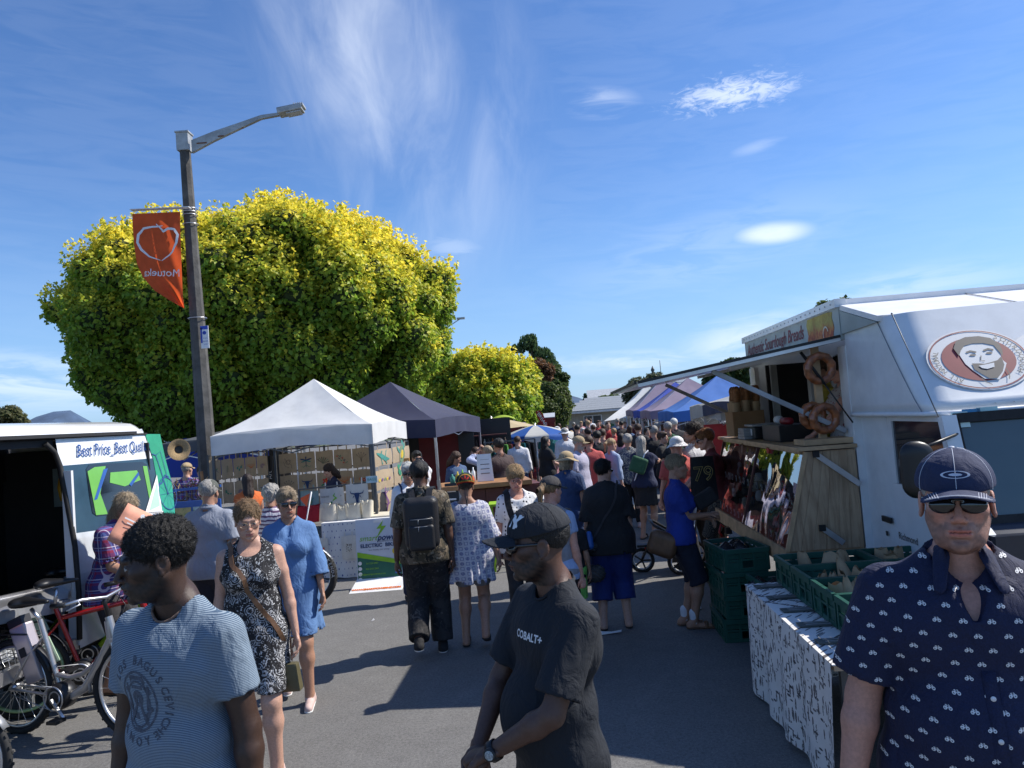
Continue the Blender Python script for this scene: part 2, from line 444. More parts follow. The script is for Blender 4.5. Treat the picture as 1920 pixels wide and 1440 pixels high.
# ------------------------------------------------------------------ ground
def asphalt(N):
 co=N.coord('Object'); big=N.noise(co,.35,5,.6).step(.3,.7); fine=N.noise(co,160,2,.8).step(.35,.75); spk,_=N.voro(co,70)
 c=N.mix(big,(.118,.115,.110),(.152,.148,.141)); pt=N.noise(N.vec(*N.xyz(co)[:2],0),.9,6,.75,1.5); c=N.mix(pt.step(.52,.60)*.22,c,(.21,.205,.195)); c=N.mix(fine*.6,c,(.30,.29,.275)); mid=N.noise(co,46,3,.75).step(.42,.62); c=N.mix(mid*.45,c,(.062,.06,.057))
 c=N.mix(spk.lt(.14)*.6,c,(.46,.44,.40))
 st=N.noise(co,1.7,5,.7,.5).step(.60,.72); c=N.mix(st*.28,c,(.075,.073,.07))
 return c
M_ASPH=mat('asphalt',rough=.88,var=.06,fn=asphalt,bump=.5,bscale=220)
def grass_c(N):
 co=N.coord('Object'); return N.mix(N.noise(co,.05,5,.6).step(.4,.6),(.06,.09,.03),(.13,.12,.06))
M_GRD=mat('far_ground',rough=.95,fn=grass_c)
b=MB(); b.box((0,4000,-.25),(16000,16000,.4)); tag(b.build('ground',M_GRD),kind='structure')
b=MB(); c0=SD*60; b.grid(lambda u,v:Vector((-45+u*90,-14+v*144,0)),10,16,smooth=False)
o=b.build('road',M_ASPH); tag(o,kind='structure'); o.rotation_euler=(0,0,-ST)
M_PAPER=mat('white paper',(.75,.74,.72),.8)
def litter(px,py,pts,label):
 g=G(px,py); b=MB(); b.poly([Vector((x,y,.006+.012*((i*7)%3))) for i,(x,y) in enumerate(pts)],.001); o=b.build('paper_scrap',M_PAPER); o.location=g
 tag(o,label,'litter')
litter(1145,1189,[(-.1,-.02),(.1,-.015),(.11,.02),(.03,.03),(-.02,.01),(-.1,.02)],'crumpled white paper strip on the road behind the woman in black')
litter(1300,1143,[(-.08,-.05),(.07,-.05),(.09,.05),(-.06,.05)],'flat white paper on the road beside the sandalled foot')
litter(700,1165,[(-.02,-.01),(.02,-.01),(.0,.02)],'tiny pale scrap on the road in front of the sandwich board')
# ------------------------------------------------------------------ hills
def hill(name,pts,Y,depth,mat_,label=None):
 b=MB(); tops=[P(x,y,Y) for x,y in pts]
 n=len(tops); rows=[]
 for k,(dy,f) in enumerate(((-depth,0),(-depth*.5,.5),(0,1),(depth,.0))):
  rows.append([Vector((t.x*(1+dy/Y*.3),Y+dy,max(-20,-20+(t.z+20)*f*(1 if k==2 else .9+.2*math.sin(i*2.1+k))))) for i,t in enumerate(tops)])
 vs=[v for r in rows for v in r]; fs=[(k*n+i,k*n+i+1,(k+1)*n+i+1,(k+1)*n+i) for k in range(3) for i in range(n-1)]
 b.add(vs,fs,0,True); o=b.build(name,mat_); tag(o,kind='structure'); return o
M_HILL=mat('haze blue forest hill',(.060,.10,.17),.95,var=.25,vscale=.004)  # blue of the air haze is put into the forest colour
def ridge(x0,x1,base,peaks,n=60):
 r=[]
 for i in range(n+1):
  x=x0+(x1-x0)*i/n; y=base(x)-sum(h*math.exp(-((x-c)/w)**2) for c,w,h in peaks)-1.5*math.sin(x*.11)-math.sin(x*.31); r.append((x,y))
 return r
hz_=lambda x:785.3-.078*(x-960)
hill('hills',ridge(-1500,420,lambda x:hz_(x)+2,((122,30,24),(70,60,62),(150,60,30),(-150,120,60),(-700,300,80),(330,160,50))),7000,1500,M_HILL)
hill('hills',ridge(380,1700,lambda x:hz_(x)+2,((1066,22,30),(1110,55,18),(800,150,26),(1400,220,16),(520,120,30))),6500,1400,M_HILL)
# ------------------------------------------------------------------ foliage
def leafy(name,blobs,n,size,colf,parent,material,seed=1,droop=0,inner=.25,jit=.12):
 rs=np.random.RandomState(seed); B_=np.array([b_[:6] for b_ in blobs],dtype=float); c=B_[:,:3]; r=B_[:,3:6]
 area=(r[:,0]*r[:,1]+r[:,1]*r[:,2]+r[:,0]*r[:,2]); pr=area/area.sum()
 out=[];nr=[];tot=0
 while tot<n:
  k=rs.choice(len(c),size=n,p=pr); d=rs.normal(size=(n,3)); d/=np.linalg.norm(d,axis=1)[:,None]
  rr=1-rs.rand(n)**2*inner*1.4+rs.normal(size=n)*jit*.35
  p=c[k]+r[k]*d*rr[:,None]
  keep=np.ones(n,bool)
  for j in range(len(c)):
   q=((p-c[j])/r[j]); ins=(q*q).sum(1)<.62; ins&=(k!=j); keep&=~ins
  nn=d/r[k]; nn/=np.linalg.norm(nn,axis=1)[:,None]
  out.append(p[keep]); nr.append(nn[keep]); tot+=keep.sum()
 p=np.concatenate(out)[:n]; nn=np.concatenate(nr)[:n]
 up=nn*.75+np.array([0,0,.5])+rs.normal(size=(n,3))*.55; up/=np.linalg.norm(up,axis=1)[:,None]
 t=rs.normal(size=(n,3))+np.array([0,0,-.3-droop]); t-=up*(t*up).sum(1)[:,None]; t/=np.linalg.norm(t,axis=1)[:,None]
 if droop: t=t*(1-droop)+np.array([0,0,-1])*droop; t/=np.linalg.norm(t,axis=1)[:,None]
 s_=np.cross(up,t); L=size*(.6+.7*rs.rand(n))[:,None]; Wd=L*.36
 tip=p+t*L-up*L*.15; l=p+t*L*.45+s_*Wd+up*L*.10; r_=p+t*L*.45-s_*Wd+up*L*.10
 vs=np.stack([p,l,tip,r_],1).reshape(-1,3); i=np.arange(n)*4
 fs=np.concatenate([np.stack([i,i+1,i+2],1),np.stack([i,i+2,i+3],1)])
 me=npmesh(name,vs,fs,smooth=False); col=colf(p,nn,rs); vcol(me,np.repeat(col,4,0))
 o=link(name,me,parent,material); return o
M_LEAF=vcmat('tree leaf',rough=.5,var=.12,vscale=3,transl=.5,spec=.35)
M_BARK=mat('bark',(.12,.09,.065),.95,bump=.8,bscale=14,var=.3)
def blobs_on(cx,cy,cz,rx,ry,rz,n,br,seed,ex=2.4,low=-.75):
 rs=np.random.RandomState(seed); out=[]
 for i in range(n):
  zf=1-2*(i+.5)/n; ph=i*2.39996+rs.rand()*.5
  if zf<low: continue
  s_=math.sqrt(max(0,1-zf*zf)); d=np.array([s_*math.cos(ph),s_*math.sin(ph),zf])
  k=(abs(d[0])**ex+abs(d[1])**ex+abs(d[2])**ex)**(-1/ex)
  q=br*(.8+.45*rs.rand()); kk=k*(1-.55*br/min(rx,rz)*1.0)*(1+.05*rs.randn())
  out.append((cx+d[0]*rx*kk,cy+d[1]*ry*kk,cz+d[2]*rz*kk,q,q,q*.85))
 return out
def trunk(parent,x,y,h,r,limbs,seed=0,mat_=None,spread=.6):
 rs=random.Random(seed); b=MB(); b.tube([(x,y,-.1),(x+.03,y,h*.35),(x-.02,y+.03,h*.7),(x,y,h)],[r*1.35,r,r*.85,r*.7],10)
 for i in range(limbs):
  a=2*PI*i/limbs+rs.random(); z0=h*(.6+.35*rs.random()); L=spread*(1+rs.random())
  b.tube([(x,y,z0),(x+math.cos(a)*L*.5,y+math.sin(a)*L*.5,z0+L*.55),(x+math.cos(a)*L,y+math.sin(a)*L,z0+L*1.2)],[r*.5,r*.32,r*.12],6)
 return b.build('trunk',mat_ or M_BARK,parent)
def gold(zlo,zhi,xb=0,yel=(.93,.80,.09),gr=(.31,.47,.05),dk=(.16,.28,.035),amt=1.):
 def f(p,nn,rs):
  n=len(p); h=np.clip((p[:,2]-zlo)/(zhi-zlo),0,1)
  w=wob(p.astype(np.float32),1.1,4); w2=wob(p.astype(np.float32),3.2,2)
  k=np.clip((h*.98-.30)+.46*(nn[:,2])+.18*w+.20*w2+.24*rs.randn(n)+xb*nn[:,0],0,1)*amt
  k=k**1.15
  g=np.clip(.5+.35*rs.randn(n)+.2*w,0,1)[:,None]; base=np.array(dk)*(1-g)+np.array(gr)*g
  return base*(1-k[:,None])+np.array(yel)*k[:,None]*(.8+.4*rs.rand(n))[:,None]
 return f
def green(a=(.03,.07,.015),b_=(.09,.15,.03)):
 def f(p,nn,rs):
  g=np.clip(.5+.35*rs.randn(len(p))+.3*wob(p.astype(np.float32),1.6,1),0,1)[:,None]; return np.array(a)*(1-g)+np.array(b_)*g
 return f
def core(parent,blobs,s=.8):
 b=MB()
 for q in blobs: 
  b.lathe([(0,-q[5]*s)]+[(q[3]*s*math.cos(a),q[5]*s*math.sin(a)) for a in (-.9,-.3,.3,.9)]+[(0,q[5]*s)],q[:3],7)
 return b.build('crown_shade_core',mat('crown shade core',(.028,.045,.012),.95,var=.3),parent,fix=False)  # dark filler added inside the crown; its colour stands for deep shade
def golden_tree():
 Yc=19.5; c=P(468,600,Yc); c.y=Yc+1.5
 t=empty('golden_elm_tree',(c.x,c.y,0),0,'huge rounded golden elm with yellow top behind the white gazebo','tree')
 bl=blobs_on(0,0,5.05,4.75,4.4,3.12,330,.55,5,2.25,-.86)
 bl+=blobs_on(0,0,5.05,4.4,4.0,2.8,110,.80,9,2.25,-.86)
 bl=[(x+ .35*z/5*(-1 if x<0 and z>5.5 else 0),y,z,a,b2,c2) for x,y,z,a,b2,c2 in bl]
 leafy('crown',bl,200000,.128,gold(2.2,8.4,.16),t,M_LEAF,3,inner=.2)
 rs=np.random.RandomState(2)
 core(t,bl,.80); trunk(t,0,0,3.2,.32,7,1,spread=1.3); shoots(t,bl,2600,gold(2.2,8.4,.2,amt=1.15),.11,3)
def shoots(t,bl,n,colf,leaf,seed):
 rs=np.random.RandomState(seed); c=np.array(bl); out=[];nn=[]
 while sum(len(o) for o in out)<n:
  k=rs.randint(0,len(c),n); d=rs.normal(size=(n,3)); d/=np.linalg.norm(d,axis=1)[:,None]; d[:,2]=np.abs(d[:,2])*.8+.1; p=c[k,:3]+c[k,3:6]*d; ok=np.ones(n,bool)
  for j in range(len(c)): q=(p-c[j,:3])/c[j,3:6]; ok&=~(((q*q).sum(1)<.9)&(k!=j))
  out.append(p[ok]); nn.append(d[ok])
 p=np.concatenate(out)[:n]; d=np.concatenate(nn)[:n]; m_=14; L=.22+.22*rs.rand(n,1); ax=d*.5+np.array([0,0,.8]); ax/=np.linalg.norm(ax,axis=1)[:,None]
 f=rs.rand(n,m_,1); q=(p[:,None]+ax[:,None]*L[:,None]*f+rs.normal(size=(n,m_,3))*.05*(1.2-f)).reshape(-1,3); N_=len(q); pn=np.repeat(d,m_,0)
 tdir=rs.normal(size=(N_,3))+pn*.6+np.array([0,0,-.2]); tdir/=np.linalg.norm(tdir,axis=1)[:,None]; up=np.array([0,0,.8])+rs.normal(size=(N_,3))*.6; up-=tdir*(up*tdir).sum(1)[:,None]; up/=np.linalg.norm(up,axis=1)[:,None]; sd_=np.cross(up,tdir); l=leaf*(.6+.6*rs.rand(N_,1)); w=l*.36
 vs=np.stack([q,q+tdir*l*.45+sd_*w+up*l*.1,q+tdir*l-up*l*.15,q+tdir*l*.45-sd_*w+up*l*.1],1).reshape(-1,3); i=np.arange(N_)*4
 me=npmesh('young_shoots',vs,np.concatenate([np.stack([i,i+1,i+2],1),np.stack([i,i+2,i+3],1)]),smooth=False); vcol(me,np.repeat(colf(q,pn,rs),4,0)); o=link('young_shoots',me,t,M_LEAF); o['kind']='stuff'
golden_tree()
def golden_tree2():
 Yc=33; c=P(893,745,Yc)
 t=empty('golden_elm_tree',(c.x,c.y+1.5,0),0,'smaller golden elm with yellow top behind the beige umbrella','tree')
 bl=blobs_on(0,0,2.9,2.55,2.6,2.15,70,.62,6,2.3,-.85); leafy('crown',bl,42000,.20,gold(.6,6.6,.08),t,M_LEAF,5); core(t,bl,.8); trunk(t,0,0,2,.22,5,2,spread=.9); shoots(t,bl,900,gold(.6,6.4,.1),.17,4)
golden_tree2()
def bush_tree(name,px,py,Y,rx,rz,label,colf,n=9000,leaf=.3,nb=22,br=None,droop=0,seed=1,trunk_r=.2,ry=None,low=-.8,extra=None):
 c=P(px,py,Y); t=empty(name,(c.x,c.y,0),0,label,'tree'); cz=c.z
 bl=blobs_on(0,0,cz,rx,ry or rx,rz,nb,br or rx*.36,seed,2.1,low)
 if extra: bl=[(x,y,z,a,b_,c_) for x,y,z,a,b_,c_ in extra(cz)]
 leafy('crown',bl,n,leaf,colf,t,M_LEAF,seed,droop=droop); 
 if not droop: core(t,bl,.75)
 trunk(t,0,0,max(.8,cz-rz*.2),trunk_r,5,seed,spread=rx*.4); return t
bush_tree('evergreen_tree',1025,765,58,1.85,2.1,'dark dense evergreen tree at the far end of the left row',green((.05,.085,.02),(.15,.19,.05)),16000,.22,30,seed=2)
bush_tree('copper_tree',1002,700,66,1.7,1.1,'copper red leafed tree showing behind the golden elm',green((.11,.06,.03),(.22,.11,.05)),9000,.24,14,seed=3)
bush_tree('evergreen_tree',1040,725,70,1.2,2.3,'tall slim dark evergreen rising behind the round evergreen',green((.045,.085,.025),(.11,.16,.05)),9000,.25,20,seed=4)
def weeping():
 Y=72; c=P(992,655,Y); t=empty('gum_tree',(c.x,c.y,0),0,'tall open gum tree with drooping tufts against the sky','tree')
 pts=[(975,650,.75,.5),(990,640,.85,.7),(1003,655,.6,.6),(1018,662,.8,.6),(1030,672,.6,.7),(965,652,.4,.35),(998,630,.35,.3),(1040,690,.6,.8),(1015,680,.9,.6)]
 bl=[]
 for x,y,a,h in pts:
  q=P(x,y,Y)-Vector((c.x,c.y,0)); bl.append((q.x,q.y+random.uniform(-.6,.6),q.z,a,a,h))
 leafy('crown',bl,4200,.30,green((.05,.10,.035),(.12,.19,.07)),t,M_LEAF,9,droop=.65,inner=.9); 
 b=MB()
 for x,y,z,a,_,_ in bl: b.tube([(0,0,c.z*.55),(x*.5,y*.5,z*.8),(x,y,z-.1)],[.13,.08,.03],5)
 b.tube([(0,0,0),(0,0,c.z*.6)],[.3,.15],8); b.build('trunk',M_BARK,t)
weeping()
bush_tree('garden_tree',1145,758,75,1.6,.9,'light green garden tree left of the grey roofed house',green((.06,.10,.03),(.16,.21,.06)),5000,.3,12,seed=6)
bush_tree('olive_tree',1218,735,52,2.0,1.0,'pale olive tree with thin twigs in front of the grey roof',green((.06,.075,.04),(.17,.19,.10)),7000,.2,14,seed=7)
bush_tree('leafy_tree',1366,706,40,1.3,.75,'dark green tree top seen above the blue gazebo peak',green((.03,.065,.015),(.11,.16,.04)),7000,.2,14,seed=8)
bush_tree('leafy_tree',1572,590,30,.95,.6,'green tree top peeking over the truck roof corner',green((.04,.08,.02),(.14,.18,.05)),6000,.16,12,seed=11)
bush_tree('leafy_tree',10,790,42,1.1,.75,'small brownish green tree at the left edge beyond the van',green((.07,.09,.03),(.20,.19,.09)),5000,.18,12,seed=12)
def conifer(px,py,Y,h,label):
 c=P(px,py,Y); t=empty('conifer_tree',(c.x,c.y,0),0,label,'tree')
 bl=[(0,0,c.z-h*k,h*k*.36+.1,h*k*.36+.1,h*.13) for k in (.1,.28,.46,.64,.85)]
 leafy('crown',bl,3000,.25,green((.02,.05,.02),(.05,.09,.035)),t,M_LEAF,13,droop=.3,inner=.8); trunk(t,0,0,c.z-h*.8,.15,3,3,spread=.3)
conifer(1097,738,85,3.2,'small pointed conifer between evergreen and the grey roof')
# ------------------------------------------------------------------ houses
M_BEIGE=mat('beige wall',(.42,.38,.31),.85); M_ROOF=mat('grey roof tile',(.26,.28,.30),.7,var=.18,vscale=14); M_WHT=mat('white trim',(.72,.72,.70),.5)
M_GLS=mat('dark window glass',(.03,.04,.05),.08,spec=.8); M_TILE2=mat('light grey roof',(.42,.44,.46),.6,var=.1)
def hip(b,x0,x1,y0,y1,z0,z1,ridge=.5,mi=0):
 w=(y1-y0)/2; cy=(y0+y1)/2; a=x0+w*ridge*2; c=x1-w*ridge*2
 b.add([(x0,y0,z0),(x1,y0,z0),(x1,y1,z0),(x0,y1,z0),(a,cy,z1),(c,cy,z1)],[(0,1,5,4),(1,2,5),(2,3,4,5),(3,0,4),(3,2,1,0)],mi)
def tiles_rows(parent,x0,x1,y0,y1,z0,z1,n,m_):
 for i in range(n):
  k=(i+.5)/n; b=MB(); y=y0+(y1-y0)*k; z=z0+(z1-z0)*k; xa=x0+(y1-y0)*k*.9; xb=x1-(y1-y0)*k*.9
  b.box(((xa+xb)/2,y,z+.04),(xb-xa,(y1-y0)/n*1.02,.05),rot=Matrix.Rotation(math.atan2(z1-z0,y1-y0),3,'X')); b.build('tile_course',m_,parent)
def house():
 Y=62; a=P(1092,790,Y); t=empty('house',(a.x,Y,0),-ST,'beige single storey house with grey tiled roofs at the street end','house')
 b=MB(); b.box((2.6,2.5,1.05),(8.2,5,2.3)); b.build('wall',M_BEIGE,t)
 b=MB(); hip(b,-2.1,7.6,-.6,5.6,2.2,3.35,.5); b.build('roof',M_ROOF,t)
 tiles_rows(t,-2.0,7.5,-.55,2.3,2.26,3.3,6,M_ROOF)
 b=MB(); b.box((2.7,-.58,2.18),(9.7,.08,.16)); b.build('gutter',M_WHT,t)
 for x in (.85,4.6):
  f=MB(); f.box((x,-.05,1.25),(1.5,.1,1.3)); w=f.build('window',M_WHT,t)
  for dx in (-.36,.36):
   g=MB(); g.box((x+dx,-.115,1.25),(.62,.03,1.15)); g.build('pane',M_GLS,w)
house()
def house2():
 Y=74; a=P(1110,775,Y); t=empty('house',(a.x,Y,0),-ST,'taller house with light grey gabled roof behind the beige house','house')
 b=MB(); b.box((4.6,3,1.3),(9,5,2.6)); b.build('wall',M_BEIGE,t)
 b=MB(); b.add([(-.2,-.4,2.5),(9.4,-.4,2.5),(9.4,3,4.3),(-.2,3,4.3),(-.2,6.4,2.5),(9.4,6.4,2.5)],[(0,1,2,3),(3,2,5,4),(0,3,4),(1,5,2),(0,4,5,1)]); b.build('roof',M_TILE2,t)
 for i in range(7):
  b=MB(); k=(i+.5)/7; b.box((4.6,-.4+3.4*k,2.5+1.8*k+.05),(9.7,3.4/7*1.12,.06),rot=Matrix.Rotation(math.atan2(1.8,3.4),3,'X')); b.build('tile_course',M_TILE2,t)
 b=MB(); b.box((7,3,4.6),(.5,.5,.7)); b.build('chimney',M_BEIGE,t)
 Y=66; a=P(1165,770,Y); t=empty('house',(a.x,Y,0),-ST-.25,'house with steep pale roof and roof vent behind the olive tree','house')
 b=MB(); b.box((3.4,3,1.4),(7,5,2.8)); b.build('wall',M_BEIGE,t)
 b=MB(); hip(b,-.5,7.5,0,6.3,2.7,4.95,.4); b.build('roof',M_TILE2,t)
 tiles_rows(t,-.3,7.4,.05,2.9,2.78,4.85,8,M_TILE2)
 b=MB(); b.lathe([(.05,4.8),(.2,4.85),(.22,5.1),(.1,5.3),(.18,5.5),(.0,5.9)],(2.6,3.1,0),10); b.box((2.6,3.1,4.8),(.5,.5,.2)); b.build('roof_vent',mat('dark metal',(.05,.06,.06),.5),t)
 b=MB(); b.tube([(3.3,3.1,4.8),(3.3,3.1,6.3)],.03,6); b.build('aerial',MATS['dark metal'],t)
house2()
def hall():
 Y=55; a=P(25,800,Y); t=empty('market_hall',(a.x,Y,0),.12,'long low hall with white roof beyond the van','building')
 b=MB(); b.box((3.6,3,1.2),(8.2,6,3.6)); b.build('wall',mat('tan hall wall',(.36,.33,.28),.85),t)
 b=MB(); b.add([(-.8,-.6,2.95),(8.3,-.6,3.0),(8.3,3,3.6),(-.8,3,3.75),(-.8,6,3.1),(8.3,6,3.0)],[(0,1,2,3),(3,2,5,4)]); b.build('roof',mat('white roof sheet',(.74,.74,.72),.5),t,solid=.06)
 for i in range(8):
  b=MB(); x=-.7+i*1.27; b.bar((x,-.62,3.03),(x,3,3.75),.05); b.build('roof_rib',M_WHT,t)
 b=MB(); b.tube([(3.3,-.7,2.2),(3.3,-.7,3.7)],.04,6); b.build('flue',M_WHT,t)
hall()
# ------------------------------------------------------------------ gazebos
def fabric(name,c,var=.05,rough=.75,tl=.25,dirt=.12):
 return mat(name,c,rough,var=var,vscale=3,bump=.15,bscale=9,transl=tl,dirt=dirt)
M_CW=fabric('white canvas',(.78,.78,.76),dirt=.10); M_CN=fabric('navy canvas',(.035,.037,.075),tl=.05); M_CB=fabric('blue canvas',(.07,.20,.56),tl=.25)
M_CP=fabric('faded purple canvas',(.29,.235,.32),tl=.2); M_CBE=fabric('beige canvas',(.55,.44,.26),tl=.2); M_CRB=fabric('royal blue canvas',(.04,.08,.44),tl=.2)
M_CLG=fabric('pale grey canvas',(.5,.5,.48),tl=.3); M_CLI=fabric('lime canvas',(.42,.55,.06),tl=.3); M_CBR=fabric('purple brown canvas',(.26,.19,.23),tl=.15)
M_ALU=mat('aluminium',(.62,.62,.63),.35,.9,var=.1); M_DKL=mat('dark grey steel',(.09,.10,.11),.45,.6); M_BLK=mat('black plastic',(.012,.012,.013),.4)
M_STEEL=mat('grey galvanised steel',(.34,.35,.36),.5,.5,var=.2)
def gazebo(cx,cy,rz,size,eave,peak,canvas,label,group=None,val=.26,leg=M_ALU,sag=.05,sizey=None,lw=.04,legs=(0,1,2,3),hem=True):
 t=empty('gazebo',(cx,cy,0),rz,label,'gazebo',group); sx=size/2; sy=(sizey or size)/2
 cs=[(-sx,-sy),(sx,-sy),(sx,sy),(-sx,sy)]
 rs=random.Random(int(cx*100))
 for k in range(4):
  (x0,y0),(x1,y1)=cs[k],cs[(k+1)%4]; N_=14
  def fn(u,v,x0=x0,y0=y0,x1=x1,y1=y1,k=k):
   ex=x0+(x1-x0)*u; ey=y0+(y1-y0)*u; f=v
   mid=4*u*(1-u)
   z=eave+(peak-eave)*(f**1.18)-sag*1.3*mid*(1-f)*(.35+.65*(f*2 if f<.5 else 1))+ .012*math.sin(u*17+f*9+k)*mid*(1-f)
   z+= .05*mid*(1-f)**3
   return Vector((ex*(1-f),ey*(1-f),z))
  b=MB(); b.grid(fn,N_,12); b.build('roof_panel',canvas,t,fix=False)
  n=Vector((y1-y0,-(x1-x0),0)).normalized()
  def fv(u,v,x0=x0,y0=y0,x1=x1,y1=y1,n=n,k=k):
   mid=4*u*(1-u); w=.018*math.sin(u*23+k)+.012*math.sin(u*51+k*2)
   return Vector((x0+(x1-x0)*u,y0+(y1-y0)*u,eave+.05*mid*1.0-v*(val+.012*math.sin(u*9))))+n*(w*v*mid+.004)
  b=MB(); b.grid(fv,24,4); b.build('valance',canvas,t,fix=False)
  if k in legs:
   b=MB(); b.box((x0*.985,y0*.985,(eave-.02)/2),(lw,lw,eave-.02)); b.box((x0*.985,y0*.985,eave*.45),(lw*1.35,lw*1.35,eave*.0+.12)); b.box((x0*.985,y0*.985,.01),(.1,.1,.02)); b.build('leg',leg,t)
  b=MB(); # scissor truss under the eave
  a=Vector((x0*.97,y0*.97,eave-.06)); c=Vector((x1*.97,y1*.97,eave-.06)); m_=(a+c)/2; dz=Vector((0,0,.28))
  b.bar(a,m_-dz,.018); b.bar(a-dz,m_,.018); b.bar(c,m_-dz,.018); b.bar(c-dz,m_,.018); b.build('scissor_truss',leg,t)
  b=MB(); b.bar((x0*.96,y0*.96,eave-.03),(x0*.04,y0*.04,peak-.1),.02); b.build('roof_strut',leg,t)
 return t
def corner_gazebo(A,size,rz,*a,**k):
 e1=Vector((-math.sin(rz),math.cos(rz),0)); e2=Vector((-math.cos(rz),-math.sin(rz),0)); sy=k.get('sizey') or size
 c=Vector((A[0],A[1],0))+e1*sy/2+e2*size/2
 return gazebo(c.x,c.y,rz,size,*a,**k),c,e1,-e2
A=P(697,797,11.4)
white_gz,WC,WE1,WE2=corner_gazebo(A,2.5,-ST,2.19,3.03,M_CW,'white pop-up gazebo over the printed bag stall',leg=M_DKL,val=.30,sag=.07)
A2=P(815,785,14.5)
navy_gz,NC_,NE1,NE2=corner_gazebo(A2,3.0,-rad(14),2.2,3.1,M_CN,'navy pop-up gazebo over the dark red food stall',val=.34)
rows=[ # near-left corner pixel, Y, size, eave, peak, canvas, label, valance
 ((1350,757),12.6,3.0,2.06,2.45,M_CLG,'pale grey gazebo nearest behind the baguette box',None),
 ((1262,775),19.0,3.0,1.95,2.85,M_CB,'sky blue gazebo in the right row with sharp peak',None),
 ((1219,776),23.5,3.0,2.0,3.0,M_CP,'faded purple gazebo between two blue gazebos',None),
 ((1203,778),27.0,3.0,2.0,3.0,M_CRB,'royal blue gazebo farther along the right row',None),
 ((1186,776),31.0,3.2,2.05,3.45,M_CP,'faded purple gazebo standing tallest in the right row',None),
 ((1168,777),42.0,3.2,2.1,3.5,M_CW,'white far gazebo near the end of the right row',None),
]
for (px,Y,size,ev,pk,cv,lab,_v) in rows:
 a=P(px[0],px[1],Y); e1=SD; e2=SN; c=Vector((a.x,a.y,0))+e1*size/2+e2*size/2
 gazebo(c.x,c.y,-ST,size,ev,pk,cv,lab,'gazebos in the right row')
a=P(1404,752,10.9); gazebo(a.x+1.5,a.y+1.5,-ST,3.0,2.07,2.3,M_CN,'dark navy gazebo edge right behind the bread truck',None,val=.2)
def sail():
 t=empty('market_awning',(0,0,0),0,'wide sloping white awning in the middle of the right row','awning')
 a=P(1132,790,36); b_=P(1175,783,33); c=P(1212,752,38); d=P(1188,748,41)
 b=MB(); b.grid(lambda u,v:(a.lerp(b_,u)).lerp(d.lerp(c,u),v)+Vector((0,0,-.12*math.sin(PI*u)*math.sin(PI*v))),8,8); b.build('canopy',M_CW,t,fix=False)
 for i,q in enumerate((a,b_,c,d)):
  b=MB(); b.tube([(q.x,q.y,0),(q.x,q.y,q.z)],.03,6); b.build('pole',M_ALU,t)
sail()
a=P(1080,786,70); gazebo(a.x,a.y,0,2.3,2.0,2.75,M_CBR,'small plum coloured gazebo in front of the beige house',None,val=.3)
def umbrella(px,py,Y,r,canvases,label,zr=None,drop=.35,pole=M_ALU,ribs=8,base=True,scal=True,zt=None):
 a=P(px,py,Y); t=empty('umbrella',(a.x,a.y,0),0,label,'umbrella'); zt=a.z
 for k in range(ribs):
  a0=2*PI*k/ribs; a1=2*PI*(k+1)/ribs; b=MB()
  def fn(u,v,a0=a0,a1=a1):
   an=a0+(a1-a0)*u; rr=r*v*(1-.035*math.sin(PI*u)*v)
   return Vector((rr*math.cos(an),rr*math.sin(an),zt-drop*(v**1.35)-.015*math.sin(PI*u)*v))
  b.grid(fn,6,8)
  if scal:
   b.grid(lambda u,v,a0=a0,a1=a1:fn(u,1)+Vector((0,0,-v*(.09+.05*math.sin(PI*u)))),6,2)
  b.build('canopy_panel',canvases[k%len(canvases)],t)
  b=MB(); b.bar((0,0,zt-.02),(r*math.cos(a0)*.98,r*math.sin(a0)*.98,zt-drop-.01),.012); b.bar((0,0,zt-drop*1.5),(r*.5*math.cos(a0),r*.5*math.sin(a0),zt-drop*.42),.01); b.build('rib',pole,t)
 b=MB(); b.tube([(0,0,0),(0,0,zt+.05)],.02,8); b.build('pole',pole,t)
 if base: b=MB(); b.lathe([(0,0),(.25,0),(.25,.05),(.05,.1),(.03,.3),(0,.3)],n=16); b.build('base',M_STEEL,t)
 return t,a
M_UB=fabric('umbrella blue',(.02,.11,.42),tl=.3); M_UW=fabric('umbrella white',(.66,.66,.62),tl=.35)
umbrella(1003,797,19.6,.98,[M_UB,M_UW],'blue and white panelled market umbrella over a red table',drop=.26,ribs=10)
umbrella(921,784,20.5,1.15,[M_CBE],'beige market umbrella beside the navy gazebo',drop=.28,scal=False)
